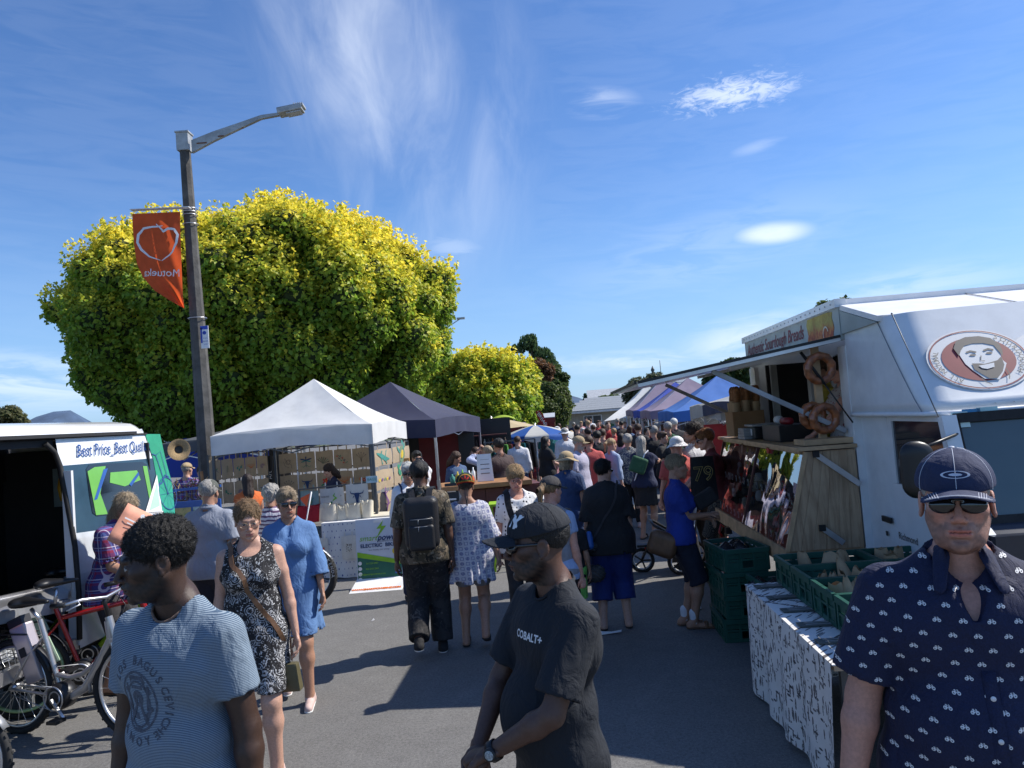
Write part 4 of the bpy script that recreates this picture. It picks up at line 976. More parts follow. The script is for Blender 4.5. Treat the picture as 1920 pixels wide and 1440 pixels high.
# ------------------------------------------------------------------ navy gazebo food stall
M_DRED=mat('dark red panel',(.16,.010,.012),.5,var=.15,vscale=3); M_WOOD=mat('oiled timber',(.34,.17,.07),.55,var=.25,vscale=5); M_BRN=mat('brown red counter',(.115,.035,.028),.6,var=.2,vscale=2)
def stall():
 t=empty('food_stall',(0,0,0),0,'dark red walled food stall under the navy gazebo','stall')
 a=P(784,905,17.2); c=P(806,905,17.1); d=P(879,900,16.6)
 for i,(x0,x1,Y) in enumerate(((784,817,17.0),(819,873,16.9))):
  a=P(x0,815,Y); c=P(x1,812,Y-.1); b=MB(); b.add([(a.x,a.y,a.z),(c.x,c.y,c.z),(c.x,c.y,.1),(a.x,a.y,.1),(a.x,a.y+.06,a.z),(c.x,c.y+.06,c.z),(c.x,c.y+.06,.1),(a.x,a.y+.06,.1)],[(0,1,2,3),(4,7,6,5),(0,4,5,1),(1,5,6,2),(2,6,7,3),(3,7,4,0)]); b.build('wall_panel',M_DRED,t)
 for px,Y in ((873,16.8),(772,17.1)):
  a=P(px,812,Y); b=MB(); b.box((a.x,a.y,a.z/2),(.35,.06,a.z)); b.build('wall_panel',M_BLK,t)
 a=P(905,880,18.5); b=MB(); b.box((a.x,a.y,.5),(1.3,.5,1.0)); b.build('side_cabinet',M_DRED,t)
 for i in range(3): b=MB(); b.box((a.x,a.y-.02,1.15+i*.3),(1.3,.3,.03)); b.build('shelf',M_BRN,t)
 b=MB(); b.box((a.x,a.y+.3,1.1),(1.5,.05,2.1)); b.build('back_board',M_BLK,t)
 rs=random.Random(4)
 for i in range(26):
  b=MB(); x=a.x-.6+1.2*((i%13)/12); z=1.165+.3*(i//13); r=.03; b.lathe([(0,z),(r,z),(r,z+.12),(r*.4,z+.17),(r*.4,z+.2),(0,z+.2)],(x,a.y-.06,0),8)
  kx=rs.randrange(6); o=b.build('jar',[M_CREAM,INK['orange'],INK['brown'],INK['green'],M_PRW,INK['red']][kx]); tag(o,'%s jar, %s from the left on the %s shelf of the food stall'%(('cream','orange','brown','green','white','red')[kx],('first','second','third','fourth','fifth','sixth','seventh','eighth','ninth','tenth','eleventh','twelfth','last')[i%13],('lower','upper')[i//13]),'jar','jars on the food stall shelves')
stall()
def counter():
 A=P(838,915,11.6); Bq=P(905,915,13.2); t=empty('counter',(A.x,A.y,0),0,'brown red counter with timber top and white painted letters','counter')
 xd=Vector((1,.12,0)).normalized(); yd=Vector((-.12,1,0)).normalized(); L=1.45; h=1.08
 b=MB(); b.add([Vector((0,0,0)),xd*L,xd*L+yd*.7,yd*.7]+[v+Vector((0,0,h)) for v in (Vector((0,0,0)),xd*L,xd*L+yd*.7,yd*.7)],[(0,3,2,1),(4,5,6,7),(0,1,5,4),(1,2,6,5),(2,3,7,6),(3,0,4,7)]); b.build('counter_body',M_BRN,t)
 for i in range(5): b=MB(); q=xd*(L*(i+.5)/5); b.bar(q-yd*.012+Vector((0,0,.02)),q-yd*.012+Vector((0,0,h-.02)),L/5-.012,.02,up=yd); b.build('board',M_BRN,t)
 b=MB(); c=xd*L*.42+yd*.3; b.box((c.x,c.y,h+.04),(L*.95,.85,.07),rz=math.atan2(xd.y,xd.x)); b.build('counter_top',M_WOOD,t,bevel=.01)
 b=MB(); put_text(b,'ON  STA',.26,xd*.36-yd*.026+Vector((0,0,h-.60)),xd,(0,0,1),off=.004,bold=.004,align='CENTER'); b.build('painted_letters',M_PRW,t,fix=False)
 O=Vector((A.x,A.y,0))
 for i,(x,y,r,hh,m_,lab) in enumerate(((.18,.1,.035,.2,INK['yellow'],'mustard yellow bottle on the timber counter'),(.26,.16,.03,.22,INK['lime'],'green bottle on the timber counter'),(.36,.12,.035,.2,M_PRW,'white bottle on the timber counter'),(.43,.2,.03,.24,M_PRW,'tall white bottle behind the others on the counter'),(.1,.2,.04,.16,INK['teal'],'teal tin at the left end of the timber counter'))):
  q=O+xd*x+yd*y; b=MB(); b.lathe([(0,h+.075),(r,h+.075),(r,h+.075+hh*.7),(r*.35,h+.075+hh*.85),(r*.35,h+.075+hh),(0,h+.075+hh)],(0,0,0),12); o=b.build('bottle',m_); o.location=(q.x,q.y,0); tag(o,lab,'bottle')
 q=O+xd*.62+yd*.25; b=MB(); b.poly([(-.13,0,h+.08),(.13,0,h+.08),(.1,.10,h+.50),(-.12,.10,h+.50)],.02); o=b.build('menu_board',M_PRW); o.location=(q.x,q.y,0); tag(o,'white menu card leaning on the timber counter','sign')
 b=MB(); 
 for i in range(4): b.box((0,.02+i*.02,h+.2+i*.07),(.14,.002,.012))
 b.build('menu_print',INK['grey'],o)
 q=O+xd*.06-yd*.12; b=MB(); b.poly([(-.12,-.05,.45),(.12,-.05,.45),(.10,.05,h+.12),(-.10,.05,h+.12)],.02); o=b.build('menu_board',M_BLK); o.location=(q.x,q.y,0); tag(o,'black chalkboard leaning against the counter end','sign')
 b=MB()
 for i in range(5): b.box((0,-.05+.0+i*.02,.6+i*.12),(.13,.004,.025))
 b.build('chalk_marks',M_PRW,o)
 q=O+xd*.18-yd*.02; b=MB(); b.box((0,-.03,h-.10),(.14,.01,.2)); o=b.build('notice',M_PRW); o.location=(q.x,q.y,0); tag(o,'white notice pinned to the counter below the bottles','notice')
counter()
M_LIME=mat('lime steel',(.32,.55,.02),.4); M_REDT=mat('red lacquer',(.40,.03,.02),.45)
def frame_table(px,py,Y,L,Dp,h,m_,label,name='table',rz=0):
 a=P(px,py,Y); t=empty(name,(a.x,a.y,0),rz,label,name); b=MB(); b.box((0,0,h),(L,Dp,.03)); b.build('table_top',m_,t)
 for x in (-1,1):
  for y in (-1,1): b=MB(); b.bar((x*(L/2-.03),y*(Dp/2-.03),0),(x*(L/2-.03),y*(Dp/2-.03),h),.03); b.build('leg',m_,t)
  b=MB(); b.bar((x*(L/2-.03),-Dp/2+.03,.2),(x*(L/2-.03),Dp/2-.03,.2),.02); b.build('stretcher',m_,t)
 return t
frame_table(948,940,10.8,.48,.4,.92,M_LIME,'lime green metal bar table behind the beanie','table')
frame_table(1005,880,19.3,.62,.6,.75,M_REDT,'small red table under the blue and white umbrella','table')
frame_table(990,925,14.5,1.0,.5,.55,M_PRW,'low white bench among the crowd','bench')
def far_stall(x0,x1,yt,yb,Y,roof,wall,label,zr=None,dep=2,flat=True):
 a=P(x0,yt,Y); c=P(x1,yt,Y); zt=a.z; zb=P(x0,yb,Y).z; w=c.x-a.x; t=empty('stall',((a.x+c.x)/2,Y,0),-ST,label,'stall')
 b=MB(); b.add([(-w/2,-.3,zb),(w/2,-.3,zb),(w/2,dep,zt),(-w/2,dep,zt)],[(0,1,2,3)]); b.build('roof',roof,t,solid=.04)
 b=MB(); b.box((0,-.3,zb-.12),(w,.04,.25)); b.build('valance',wall,t)
 b=MB(); b.box((0,dep,zb/2),(w*.96,.06,zb)); b.build('back_wall',wall,t)
 for s_ in (-1,1): b=MB(); b.bar((s_*w*.49,-.28,0),(s_*w*.49,-.28,zb),.06); b.build('post',M_WOOD,t)
 b=MB(); b.box((0,.1,.45),(w*.9,.6,.9)); b.build('counter',M_BRN,t)
far_stall(884,980,800,806,22.5,M_CBR,M_DRED,'stall with maroon valance under the beige umbrella')
far_stall(985,1040,779,787,40,M_TILE2,M_DRED,'grey roofed dark red stall behind the feather flag')
a=P(942,786,31); 
def lime():
 a=P(942,786,31); t=empty('market_canopy',(a.x,a.y,0),.1,'lime green curved canopy behind the beige umbrella','canopy')
 b=MB(); b.grid(lambda u,v:Vector(((u-.5)*.95,(v-.5)*1.6,a.z+.17-.55*(u-.5)**2-.35*(v-.5)**2)),10,8); b.build('canopy',M_CLI,t,solid=.02)
 for s_ in (-1,1): b=MB(); b.bar((s_*.4,-.7,0),(s_*.4,-.7,a.z),.04); b.build('post',M_ALU,t)
 for i in range(6): b=MB(); b.box((-.3+i*.12,-.62,a.z+.02),(.07,.01,.07)); b.build('window_slot',M_BLK,t)
lime()
def flag():
 a=P(1030,815,34); t=empty('feather_flag',(a.x,a.y,0),0,'leaning red feather flag with white lettering','flag')
 b0=P(1012,772,34)-a; pts=[(1004,771),(1011,769),(1018,776),(1024,790),(1029,800),(1030,803),(1023,803),(1013,792),(1007,782)]
 b=MB(); q=[P(x,y,34)-Vector((a.x,a.y,0)) for x,y in pts]; b.poly(q,.02,nrm=(0,-1,0)); f=b.build('flag_cloth',mat('flag red',(.40,.015,.02),.7,transl=.2),t)
 b=MB(); xd=(P(1024,798,34)-P(1009,775,34)); put_text(b,'BREAD',.22,P(1016.5,786.5,33.97)-Vector((a.x,a.y,0)),xd,Vector((-xd.z,0,xd.x))*1,off=.0); b.build('flag_print',M_PRW,f,fix=False)
 b=MB(); b.tube([Vector((0,0,0)),P(1028,806,34)-Vector((a.x,a.y,0)),P(1008,771,34)-Vector((a.x,a.y,0))],.02,6); b.build('pole',M_ALU,t)
flag()
a=P(312,815,17); gazebo(a.x,a.y+1,-.1,2.8,1.95,2.25,M_CRB,'blue tarpaulin gazebo beyond the van rear',None,val=.6)
a=P(350,828,14.5); gazebo(a.x+.5,a.y+1,-.1,2.2,2.12,2.35,fabric('dark grey canvas',(.11,.12,.13)),'dark grey awning behind the lamp post',None,val=.22)
def rack_stall():
 a=P(340,940,12.0); t=empty('rustic_display',(a.x,a.y,0),0,'rustic display of dried twigs and driftwood beyond the van','display')
 rs=random.Random(8)
 for k in range(3): b=MB(); b.box((0,.1,.55+k*.28),(.85,.3,.03)); b.build('shelf',M_WOOD,t)
 for k in (-1,1): b=MB(); b.bar((k*.42,.1,0),(k*.30,.1,1.65),.035); b.build('post',M_WOOD,t)
 b=MB()
 for i in range(150):
  x=rs.uniform(-.4,.4); z=rs.uniform(.6,1.45); b.tube([(x,rs.uniform(-.05,.2),z),(x+rs.uniform(-.12,.12),rs.uniform(-.05,.2),z+rs.uniform(.02,.2))],.008,4)
 o=b.build('dried_twigs',mat('dry twigs',(.28,.2,.11),.9,var=.4),t)
 for i in range(12): b=MB(); b.lathe([(0,0),(.05,.0),(.06,.03),(.03,.07),(0,.08)],(rs.uniform(-.35,.35),0,.58+.28*(i%3)),8); b.build('wooden_bowl',M_WOOD,t)
 hq=P(335,843,11.9); b=MB(); b.lathe([(0,.03),(.05,.035),(.062,.0),(.07,-.03),(.17,-.04)],(0,0,0),20,axis='Y'); o=b.build('straw_hat',mat('straw',(.36,.25,.13),.97,var=.2,vscale=60)); o.location=hq; o.rotation_euler=(0,.3,.6)
 b=MB(); b.disc((0,-.012,0),.056,(0,-1,0),14); b.build('hat_shade_disc',M_BLK,o,fix=False); tag(o,'round straw hat hanging above the driftwood display','hat')  # black disc: shade of the hat's hollow is put into colour
rack_stall()
def photo_board():
 a=P(322,970,10.6); t=empty('photo_board',(a.x,a.y,0),0,'blue framed display board with landscape photos beyond the van','display board'); M_BF=mat('blue paint',(.02,.09,.33),.4)
 b=MB(); b.box((.32,0,1.0),(.75,.04,.62)); b.build('board',M_BF,t)
 b=MB(); b.bar((0,-.03,1.47),(.72,-.03,1.49),.035); b.bar((0,-.03,.68),(0,-.03,1.47),.035); b.build('frame',M_BF,t)
 for k in (0,.6): b=MB(); b.bar((k,0,0),(k,0,.72),.04); b.build('leg',M_BF,t)
 for i in range(4):
  def fn(N,i=i):
   x,y,z=N.xyz(N.coord('Object')); n=N.noise(N.coord('Object'),14+i*3,3,.6); return N.mix((n+z*.3).step(.5,1.0),(.06,.20,.04),(.35,.45,.5) if i%2 else (.4,.33,.15))
  b=MB(); b.box((.12+(i%2)*.36,-.025,.88+(i//2)*.24),(.33,.008,.21)); b.build('photo',mat('photo %d'%i,rough=.3,fn=fn),t)
photo_board()
# ------------------------------------------------------------------ van
M_VW=mat('van white paint',(.74,.75,.76),.25,coat=.6,var=.03); M_DGL=mat('tinted glass',(.012,.018,.028),.06,spec=.9,var=.02); M_RUB=mat('rubber',(.02,.02,.02),.8,var=.2,vscale=30); M_DKI=mat('dark interior trim',(.018,.018,.02),.8)
M_GRN=mat('green decal',(.02,.30,.16),.3,coat=.4,var=.04); M_LGR=mat('lime reflection paint',(.15,.42,.06),.3,coat=.4,var=.04); M_NVY=mat('navy decal',(.02,.06,.22),.3,coat=.4,var=.04); M_PGR=mat('pale green decal',(.45,.70,.52),.3,var=.05)
class Frame:
 def __init__(s,o,rz): s.o=Vector(o); s.rz=rz; s.M=Matrix.Rotation(rz,3,'Z'); s.I=s.M.inverted()
 def loc(s,p): return s.I@(Vector(p)-s.o)
 def P(s,px,py,x=None,y=None):
  d=s.I@ray(px,py); e=s.I@(Vector((0,0,EYE))-s.o)
  t=(x-e.x)/d.x if x is not None else (y-e.y)/d.y
  return e+d*t
def van():
 o=P(327,950,8.35); o.z=0; F=Frame(o,-ST); t=empty('van',o,-ST,'white and green cargo van with its sliding door open','van')
 Lr,W=4.75,1.72     # body runs y=-Lr..0 ; side plane x=0 ; body goes to -x
 prof=[(.02,.42),(.03,.75),(.045,1.05),(.02,1.35),(-.03,1.7),(-.075,2.0),(-.11,2.25),(-.13,2.30),(-.20,2.36),(-.40,2.395),(-.86,2.415)]
 def side(y,z):
  for i in range(len(prof)-1):
   (a,z0),(b_,z1)=prof[i],prof[i+1]
   if z<=z1: f=(z-z0)/(z1-z0); return Vector((a+(b_-a)*f,y+ (0 if y<-.02 else -.0),z))
  return Vector((prof[-1][0],y,z))
 ye=lambda z: -.30*max(0,min(1,(z-1.15)/.95))
 def sheet(b,poly,off,n=5,mi=0,step=.12):
  bm=bmesh.new(); f=bm.faces.new([bm.verts.new((p[0],p[1],0)) for p in poly]); z=min(p[1] for p in poly)
  for zz in [q[1] for q in prof]+[.6,.9,1.2,1.5,1.85]:
   bmesh.ops.bisect_plane(bm,geom=bm.verts[:]+bm.edges[:]+bm.faces[:],plane_co=(0,zz,0),plane_no=(0,1,0))
  bm.verts.index_update(); vs=[side(v.co.x,v.co.y)+Vector((off,0,0)) for v in bm.verts]; fs=[tuple(v.index for v in f.verts) for f in bm.faces]; bm.free(); b.add(vs,fs,mi)
 yo=F.P(133,960,x=0).y          # rear edge of the door opening
 y1=0; 
 b=MB(); b.grid(lambda u,v:side(yo+(ye(.42+1.83*v)-yo)*u,.42+1.83*v),10,22); 
 b.box((-.02,yo+.005,1.2),(.09,.03,1.5)); b.build('quarter_panel',M_VW,t)
 b=MB(); b.grid(lambda u,v:side(yo+.02+(ye(.42+1.8*v)-yo-.08)*u,.42+1.8*v)+Vector((-.05,0,0)),4,12); b.box((-W/2,y1-.36,1.25),(W-.1,.02,1.8)); b.build('inner_shade_panel',M_DKI,t)  # dark panels added inside; the interior's shade is put into their colour
 b=MB(); # roof shell with rounded edge over the full length
 rp=[(-.11,2.24)]+prof[7:]; full=rp+[(-W-a,z) for a,z in reversed(rp)]
 n=len(full); ys=[-Lr-.1,-Lr+.4,y1-.42,y1-.33,y1-.30]; ins=[.25,0,0,.03,.09]
 vs=[Vector((x+(ins[j] if False else 0),ys[j]-(.0),z-ins[j]*.8*(1 if z>2.2 else 0))) for j in range(5) for x,z in full]
 b.add(vs,[(j*n+i,j*n+i+1,(j+1)*n+i+1,(j+1)*n+i) for j in range(4) for i in range(n-1)]+[tuple(range(4*n,5*n))],0,True); b.build('roof',M_VW,t)
 b=MB(); b.bar((-.10,-Lr+.3,2.245),(-.10,y1-.30,2.245),.016,.016); b.build('drip_rail',M_RUB,t)
 b=MB(); b.bar((-.16,-Lr+.9,2.20),(-.16,yo,2.20),.06,.06); b.build('door_track',M_DKI,t)
 b=MB(); rr=[(x,z) for x,z in prof[:8]]; pts=[Vector((x-.01,ye(z)-.012,z)) for x,z in rr]; q2=[Vector((-W-x,ye(z)-.012,z)) for x,z in rr]; n_=len(rr); b.add(pts+q2,[(i,i+1,n_+i+1,n_+i) for i in range(n_-1)]); b.build('rear_door',M_VW,t)
 b=MB(); b.box((-W+.02,-Lr/2,.75),(.05,Lr,.72)); b.box((-W+.06,-Lr/2,2.05),(.05,Lr,.4)); 
 b.box((-W+.03,-Lr/2,1.45),(.05,Lr,.9))
 b.build('far_side',M_DKI,t)
 ya=F.P(99,910,y=-.39); yb=F.P(136,910,y=-.39); zt_=F.P(115,878,y=-.39).z; zb_=F.P(115,950,y=-.39).z
 b=MB(); b.box(((ya.x+yb.x)/2,-.38,(zt_+zb_)/2),(yb.x-ya.x,.012,zt_-zb_)); b.build('rear_window',mat('daylight grey pane',(.25,.32,.33),.15),t,bevel=.004)  # opaque pane; daylight from outside is put into its pale colour
 b=MB(); xh=F.P(118,915,y=-.42).x; b.tube([(xh+.12,-.42,zb_+.05),(xh,-.44,zb_+.08),(xh-.02,-.44,(zb_+zt_)/2),(xh,-.44,zt_-.10),(xh+.10,-.42,zt_-.05)],.026,8); b.build('grab_handle',mat('yellow handle',(.75,.38,.01),.4),t)
 b=MB(); b.box((-W/2,-Lr/2,.44),(W-.05,Lr-.02,.12)); b.build('load_floor',M_DKI,t)
 b=MB(); b.box((-W/2+.0,-Lr/2-.3,2.26),(W-.12,Lr-.5,.03)); b.build('headliner',M_DKI,t)
 b=MB(); b.bar((-.02,-Lr+.8,.46),(-.02,yo,.46),.06,.10); b.build('door_sill',M_ALU,t)
 for i in range(4): b=MB(); b.box((-.62,yo-.85,.525+i*.028),(.85,1.2,.018),rz=.06*i-.1); b.build('flat_board',mat('pale board',(.5,.52,.55),.6),t)
 b=MB(); b.box((-.5,-2.75,.68),(.4,.5,.34)); o_=b.build('blue_tub',mat('blue tub',(.02,.04,.25),.4),t)
 b=MB(); b.box((-.5,-2.75,.87),(.44,.54,.05)); b.build('tub_lid',mat('orange lid',(.5,.12,.02),.4),o_)
 b=MB(); b.box((-.9,-3.1,.95),(1.2,.5,.9)); b.build('seat_back',M_DKI,t)
 for s_ in (-.38,): 
  b=MB(); b.lathe([(.2,-.11),(.33,-.11),(.345,-.05),(.345,.05),(.33,.11),(.2,.11)],(-.14,-1.05,.34),24,axis='X'); w=b.build('wheel',M_RUB,t)
  b=MB(); b.lathe([(0,.08),(.12,.09),(.2,.07),(.21,.11)],(-.14,-1.05,.34),18,axis='X'); b.build('rim',M_ALU,w)
 b=MB(); b.box((-W/2,.03,.45),(W+.02,.12,.24)); b.build('rear_bumper',M_VW,t,bevel=.03)
 b=MB(); b.tube([side(yo-.01,z)+Vector((.004,0,0)) for z in (.5,.9,1.3,1.7,2.0)]+[side(yo-.04,2.12),side(yo-.14,2.20)],.022,6); b.build('door_seal',M_RUB,t)
 def q(px,py):
  x=0.
  for _ in range(5):
   v=F.P(px,py,x=x); x=side(-1,max(.43,min(2.4,v.z))).x
  return v
 def S2(px,py): v=q(px,py); return (v.y,v.z)
 b=MB(); sheet(b,[(yo+.01,1.98 if False else S2(138,871)[1]),(S2(300,858)),(S2(313,905)),(S2(320,960)),(S2(318,985)),(yo+.01,S2(150,1000)[1])],.004); b.build('dark_wrap',M_NVY if False else mat('dark blue wrap',(.02,.05,.075),.2,coat=.5),t,fix=False)
 def gg(N):
  x,y,z=N.xyz(N.coord('Object')); return N.mix(z.step(1.2,2.0),(.03,.34,.24),(.02,.30,.13))
 b=MB(); sheet(b,[S2(271,814),S2(299,814),S2(309,860),S2(321,905),S2(327,960),S2(327,1010),S2(304,1010),S2(297,920),S2(286,860)],.007); b.build('green_wrap',mat('green gradient wrap',rough=.25,fn=gg,coat=.4),t,fix=False)
 b=MB(); sheet(b,[S2(160,880),S2(166,871),S2(265,866),S2(275,872),S2(284,905),S2(290,950),S2(286,956),S2(180,968),S2(172,962),S2(166,930)],.008); wd=b.build('side_window',M_DGL,t,fix=False)
 b=MB(); sheet(b,[S2(162,884),S2(175,876),S2(196,874),S2(186,925),S2(200,964),S2(178,966)],.011); sheet(b,[S2(205,886),S2(255,882),S2(262,900),S2(232,912),S2(204,905)],.011); sheet(b,[S2(266,874),S2(274,874),S2(287,950),S2(281,950)],.011); b.build('painted_lime_reflection',M_LGR,wd,fix=False)  # flat lime shapes: the green reflection in the window is painted on
 for pp_ in ([S2(192,880),S2(200,878),S2(180,936),S2(174,938)],[S2(240,908),S2(257,885),S2(259,890),S2(244,912)]): b=MB(); sheet(b,pp_,.013); b.build('blue_stripe',mat('blue decal',(.03,.10,.35),.3),wd,fix=False)
 b=MB(); sheet(b,[S2(292,890),S2(301,952),S2(303,965),S2(270,962)],.013); sheet(b,[S2(268,961),S2(304,958),S2(305,975),S2(270,985)],.013); b.build('white_triangle',M_PRW,t,fix=False)
 b=MB(); sheet(b,[S2(292,905),S2(297,948),S2(278,957)],.016); b.build('grey_triangle',M_PGR,t,fix=False)
 def word(txt,px,py,size,m_,name,shear=0,sx=1,bold=0,off=.014):
  vs,fs=text_mesh(txt,size,shear=shear,bold=bold); c=q(px,py); b=MB(); b.add([side(c.y+v.x*sx,c.z+v.y)+Vector((off,0,0)) for v in vs],fs); b.build(name,m_,t,fix=False)
 word('Best Price_Best Quality',214,841,.155,M_NVY,'lettering',shear=.35,sx=.82,bold=.001)
 word('EBI',287,974,.13,M_NVY,'lettering',bold=.004,sx=1.1)
 b=MB(); c=q(313,925)
 def dd(sh,dy=0,dz=0,k=1): b.add([side(c.y+v.x*k+dy,c.z+v.y*k+dz)+Vector((.013,0,0)) for v in sh[0]],sh[1])
 dd(ring(.17,.18,26)); dd(ring(.0,.012,8))
 for k in range(10): a=k*PI/5; dd(stroke([(0,0),(.17*math.cos(a),.17*math.sin(a))],.003))
 dd(stroke([(0,0),(-.06,.30),(-.09,.42),(-.16,.44)],.012)); dd(stroke([(-.2,.1),(-.08,.12),(.02,.20),(.08,.17)],.016)); dd(stroke([(-.09,.42),(.02,.46),(.05,.20)],.008)); b.build('bicycle_decal',M_NVY,t,fix=False)
 b=MB(); sheet(b,[S2(140,1000),S2(325,975),S2(326,1030),S2(150,1100)],.0045); b.build('lower_wrap',mat('grey white wrap',(.55,.58,.6),.3,coat=.4),t,fix=False)
 return F
van()
def trailer():
 a=G(20,1400); t=empty('loading_ramp',P(0,1150,6.2),0,'grey aluminium loading ramp lying beside the van door','ramp'); o=t.location.copy(); o.z=0; t.location=o
 p0=P(-40,1142,5.9)-o; p1=P(128,1103,6.7)-o; b=MB(); b.bar(p0,p1,.05,.12); b.build('side_rail',M_ALU,t)
 d=Vector((.0,.28,.0)); b=MB(); b.bar(p0+Vector((.18,-.22,-.05)),p1+Vector((.12,-.22,-.10)),.05,.09); b.build('side_rail',M_STEEL,t)
 b=MB(); b.poly([p0+Vector((0,0,.03)),p1+Vector((0,0,.03)),p1+Vector((.12,-.22,-.06)),p0+Vector((.18,-.22,-.02))],.02); b.build('tread_plate',M_ALU,t)
 b=MB(); b.box(p1+Vector((.02,-.06,.02)),(.15,.12,.14)); b.build('end_box',M_ALU,t)
 for k in (.1,.5,.9): q=p0.lerp(p1,k); b=MB(); b.bar(q,(q.x,q.y,0),.04); b.build('leg',M_STEEL,t)
trailer()
# ------------------------------------------------------------------ bicycles
def bike(loc,rz,label,fc,rimc,battery=None,step=True,saddle_pos=None,basket=False,mud=True,tyre=M_RUB,fat=.024,motor=True,flag=False,lean=0,saddle2=None,bars=True,group='electric bikes on show beside the van',tyre_text=None):
 t=empty('bicycle',loc,rz,label,'bicycle',group); t.rotation_euler=(lean,0,rz); R=.335; rx,fx=-.54,.55
 SP=mat('spoke steel',(.7,.7,.7),.3,.9)
 for nm,x in (('rear_wheel',rx),('front_wheel',fx)):
  b=MB(); b.tube([(x+R*math.cos(a),0,R+.02+R*math.sin(a)) for a in [2*PI*k/44 for k in range(44)]],fat,8,closed=True)
  for k in range(66): # tread blocks
   a=2*PI*k/66; b.box((x+(R+fat*.9)*math.cos(a),(.008 if k%2 else -.008),R+.02+(R+fat*.9)*math.sin(a)),(.008,.018,.016),rot=Matrix.Rotation(-a,3,'Y'))
  w=b.build('tyre' if False else nm,tyre,t,fix=False)
  b=MB(); b.tube([(x+(R-.035)*math.cos(a),0,R+.02+(R-.035)*math.sin(a)) for a in [2*PI*k/44 for k in range(44)]],.014,6,closed=True); b.build('rim',rimc,w,fix=False)
  for k in range(20):
   a=2*PI*k/20; a2=a+(.5 if k%2 else -.5); b=MB(); b.tube([(x+.035*math.cos(a2),.02*(1 if k%2 else -1),R+.02+.035*math.sin(a2)),(x+(R-.04)*math.cos(a),0,R+.02+(R-.04)*math.sin(a))],.0016,4,cap=False); b.build('spoke',SP,w,fix=False)
  b=MB(); b.lathe([(0,-.05),(.03,-.04),(.03,.04),(0,.05)],(x,0,R+.02),12,axis='Y'); b.build('hub',M_ALU,w)
  if mud:
   b=MB(); r2=R+.045; a0,a1=(.35,2.75) if x<0 else (.5,2.7+.5)
   N_=20; b.add([(x+r2*math.cos(a0+(a1-a0)*i/N_),y,R+.02+r2*math.sin(a0+(a1-a0)*i/N_)-abs(y)*.2) for i in range(N_+1) for y in (-.03,0,.03)],[(3*i+j,3*i+j+1,3*i+3+j+1,3*i+3+j) for i in range(N_) for j in (0,1)],0,True); b.build('mudguard',M_BLK if x<0 else M_STEEL,t,solid=.002)
 hz=R+.02; BB=Vector((-.10,0,.30)); ht=Vector((.36,0,.88)); hb=Vector((.405,0,.72)); st=Vector((-.28,0,.86)); rh=Vector((rx,0,hz))
 b=MB()
 if step:
  b.tube([ht-Vector((.0,0,.03)),hb+Vector((-.03,0,-.0)),(.24,0,.52),(.12,0,.36),(.0,0,.30),BB],.033,10); b.tube([hb+Vector((-.13,0,-.15)),(.1,0,.46),(-.02,0,.43),(-.15,0,.45)],.02,8)
 else:
  b.tube([ht-Vector((.0,0,.04)),st+Vector((.05,0,-.10))],.021,8); b.tube([hb,(-.04,0,.33),BB],.026,8)
 b.tube([BB,st],.019,8); b.tube([ht,hb],.027,10)
 for s_ in (-1,1):
  b.tube([BB+Vector((0,.03*s_,0)),rh+Vector((0,.055*s_,0))],.011,6); b.tube([st+Vector((.04,.0,-.12)),(-.36,.045*s_,.60),rh+Vector((0,.055*s_,0))],.010,6)
 b.build('frame',fc,t,fix=False)
 b=MB()
 for s_ in (-1,1): b.tube([hb+Vector((.01,.035*s_,-.02)),(.47,.05*s_,.55),(fx,.05*s_,hz)],[.018,.016,.011],8)
 b.bar(hb+Vector((.01,-.05,-.01)),hb+Vector((.01,.05,-.01)),.035); b.build('fork',M_ALU if step else fc,t,fix=False)
 b=MB(); b.tube([ht,(.33,0,.98),(.335,0,1.02)],.015,8); b.build('stem',M_BLK,t)
 if bars:
  b=MB(); b.tube([(.27,-.30,1.04),(.33,-.2,1.05),(.345,0,1.02),(.33,.2,1.05),(.27,.30,1.04)],.012,8); hbj=b.build('handlebar',M_ALU,t)
  for s_ in (-1,1):
   b=MB(); b.tube([(.18,.32*s_,1.035),(.28,.30*s_,1.04)],.018,8); b.build('grip',M_BLK,hbj)
   b=MB(); b.tube([(.31,.22*s_,1.05),(.36,.25*s_,1.03),(.30,.31*s_,1.0)],.006,5); b.build('brake_lever',M_ALU,hbj)
  b=MB(); b.tube([(.34,.1,1.04),(.46,.06,.95),(.42,.02,.80),(.2,.03,.5)],.004,4); b.build('brake_cable',M_BLK,t)
 b=MB(); sp=Vector((-.34,0,1.0)) if not saddle_pos else Vector(saddle_pos); b.tube([st,sp-Vector((0,0,.04))],.015,8); b.build('seat_post',M_ALU,t)
 rsd=sdf_obj('saddle',[rc(sp+Vector((-.10,-.04,.01)),sp+Vector((-.10,.04,.01)),.055,.055,sq=((0,0,1),1.5),k=.03),rc(sp+Vector((-.06,0,.01)),sp+Vector((.15,0,.015)),.06,.022,sq=((0,0,1),1.5),k=.03)],(sp.x-.22,-.14,sp.z-.09),(sp.x+.22,.14,sp.z+.1),.008,saddle2 or M_BLK,t)
 if motor:
  b=MB(); b.lathe([(0,-.075),(.07,-.07),(.10,-.045),(.10,.045),(.07,.07),(0,.075)],BB+Vector((0,0,-.0)),22,axis='Y'); mo=b.build('motor',M_BLK,t)
  b=MB(); vs,fs=ring(.042,.052,20); b.add([BB+Vector((v.x,-.0745,v.y)) for v in vs],fs); b.build('motor_ring',SP,mo,solid=.004)
 b=MB(); b.lathe([(.085,-.09),(.092,-.088),(.092,-.084),(.085,-.082)],BB,26,axis='Y'); ch=b.build('chainring',M_ALU,t)
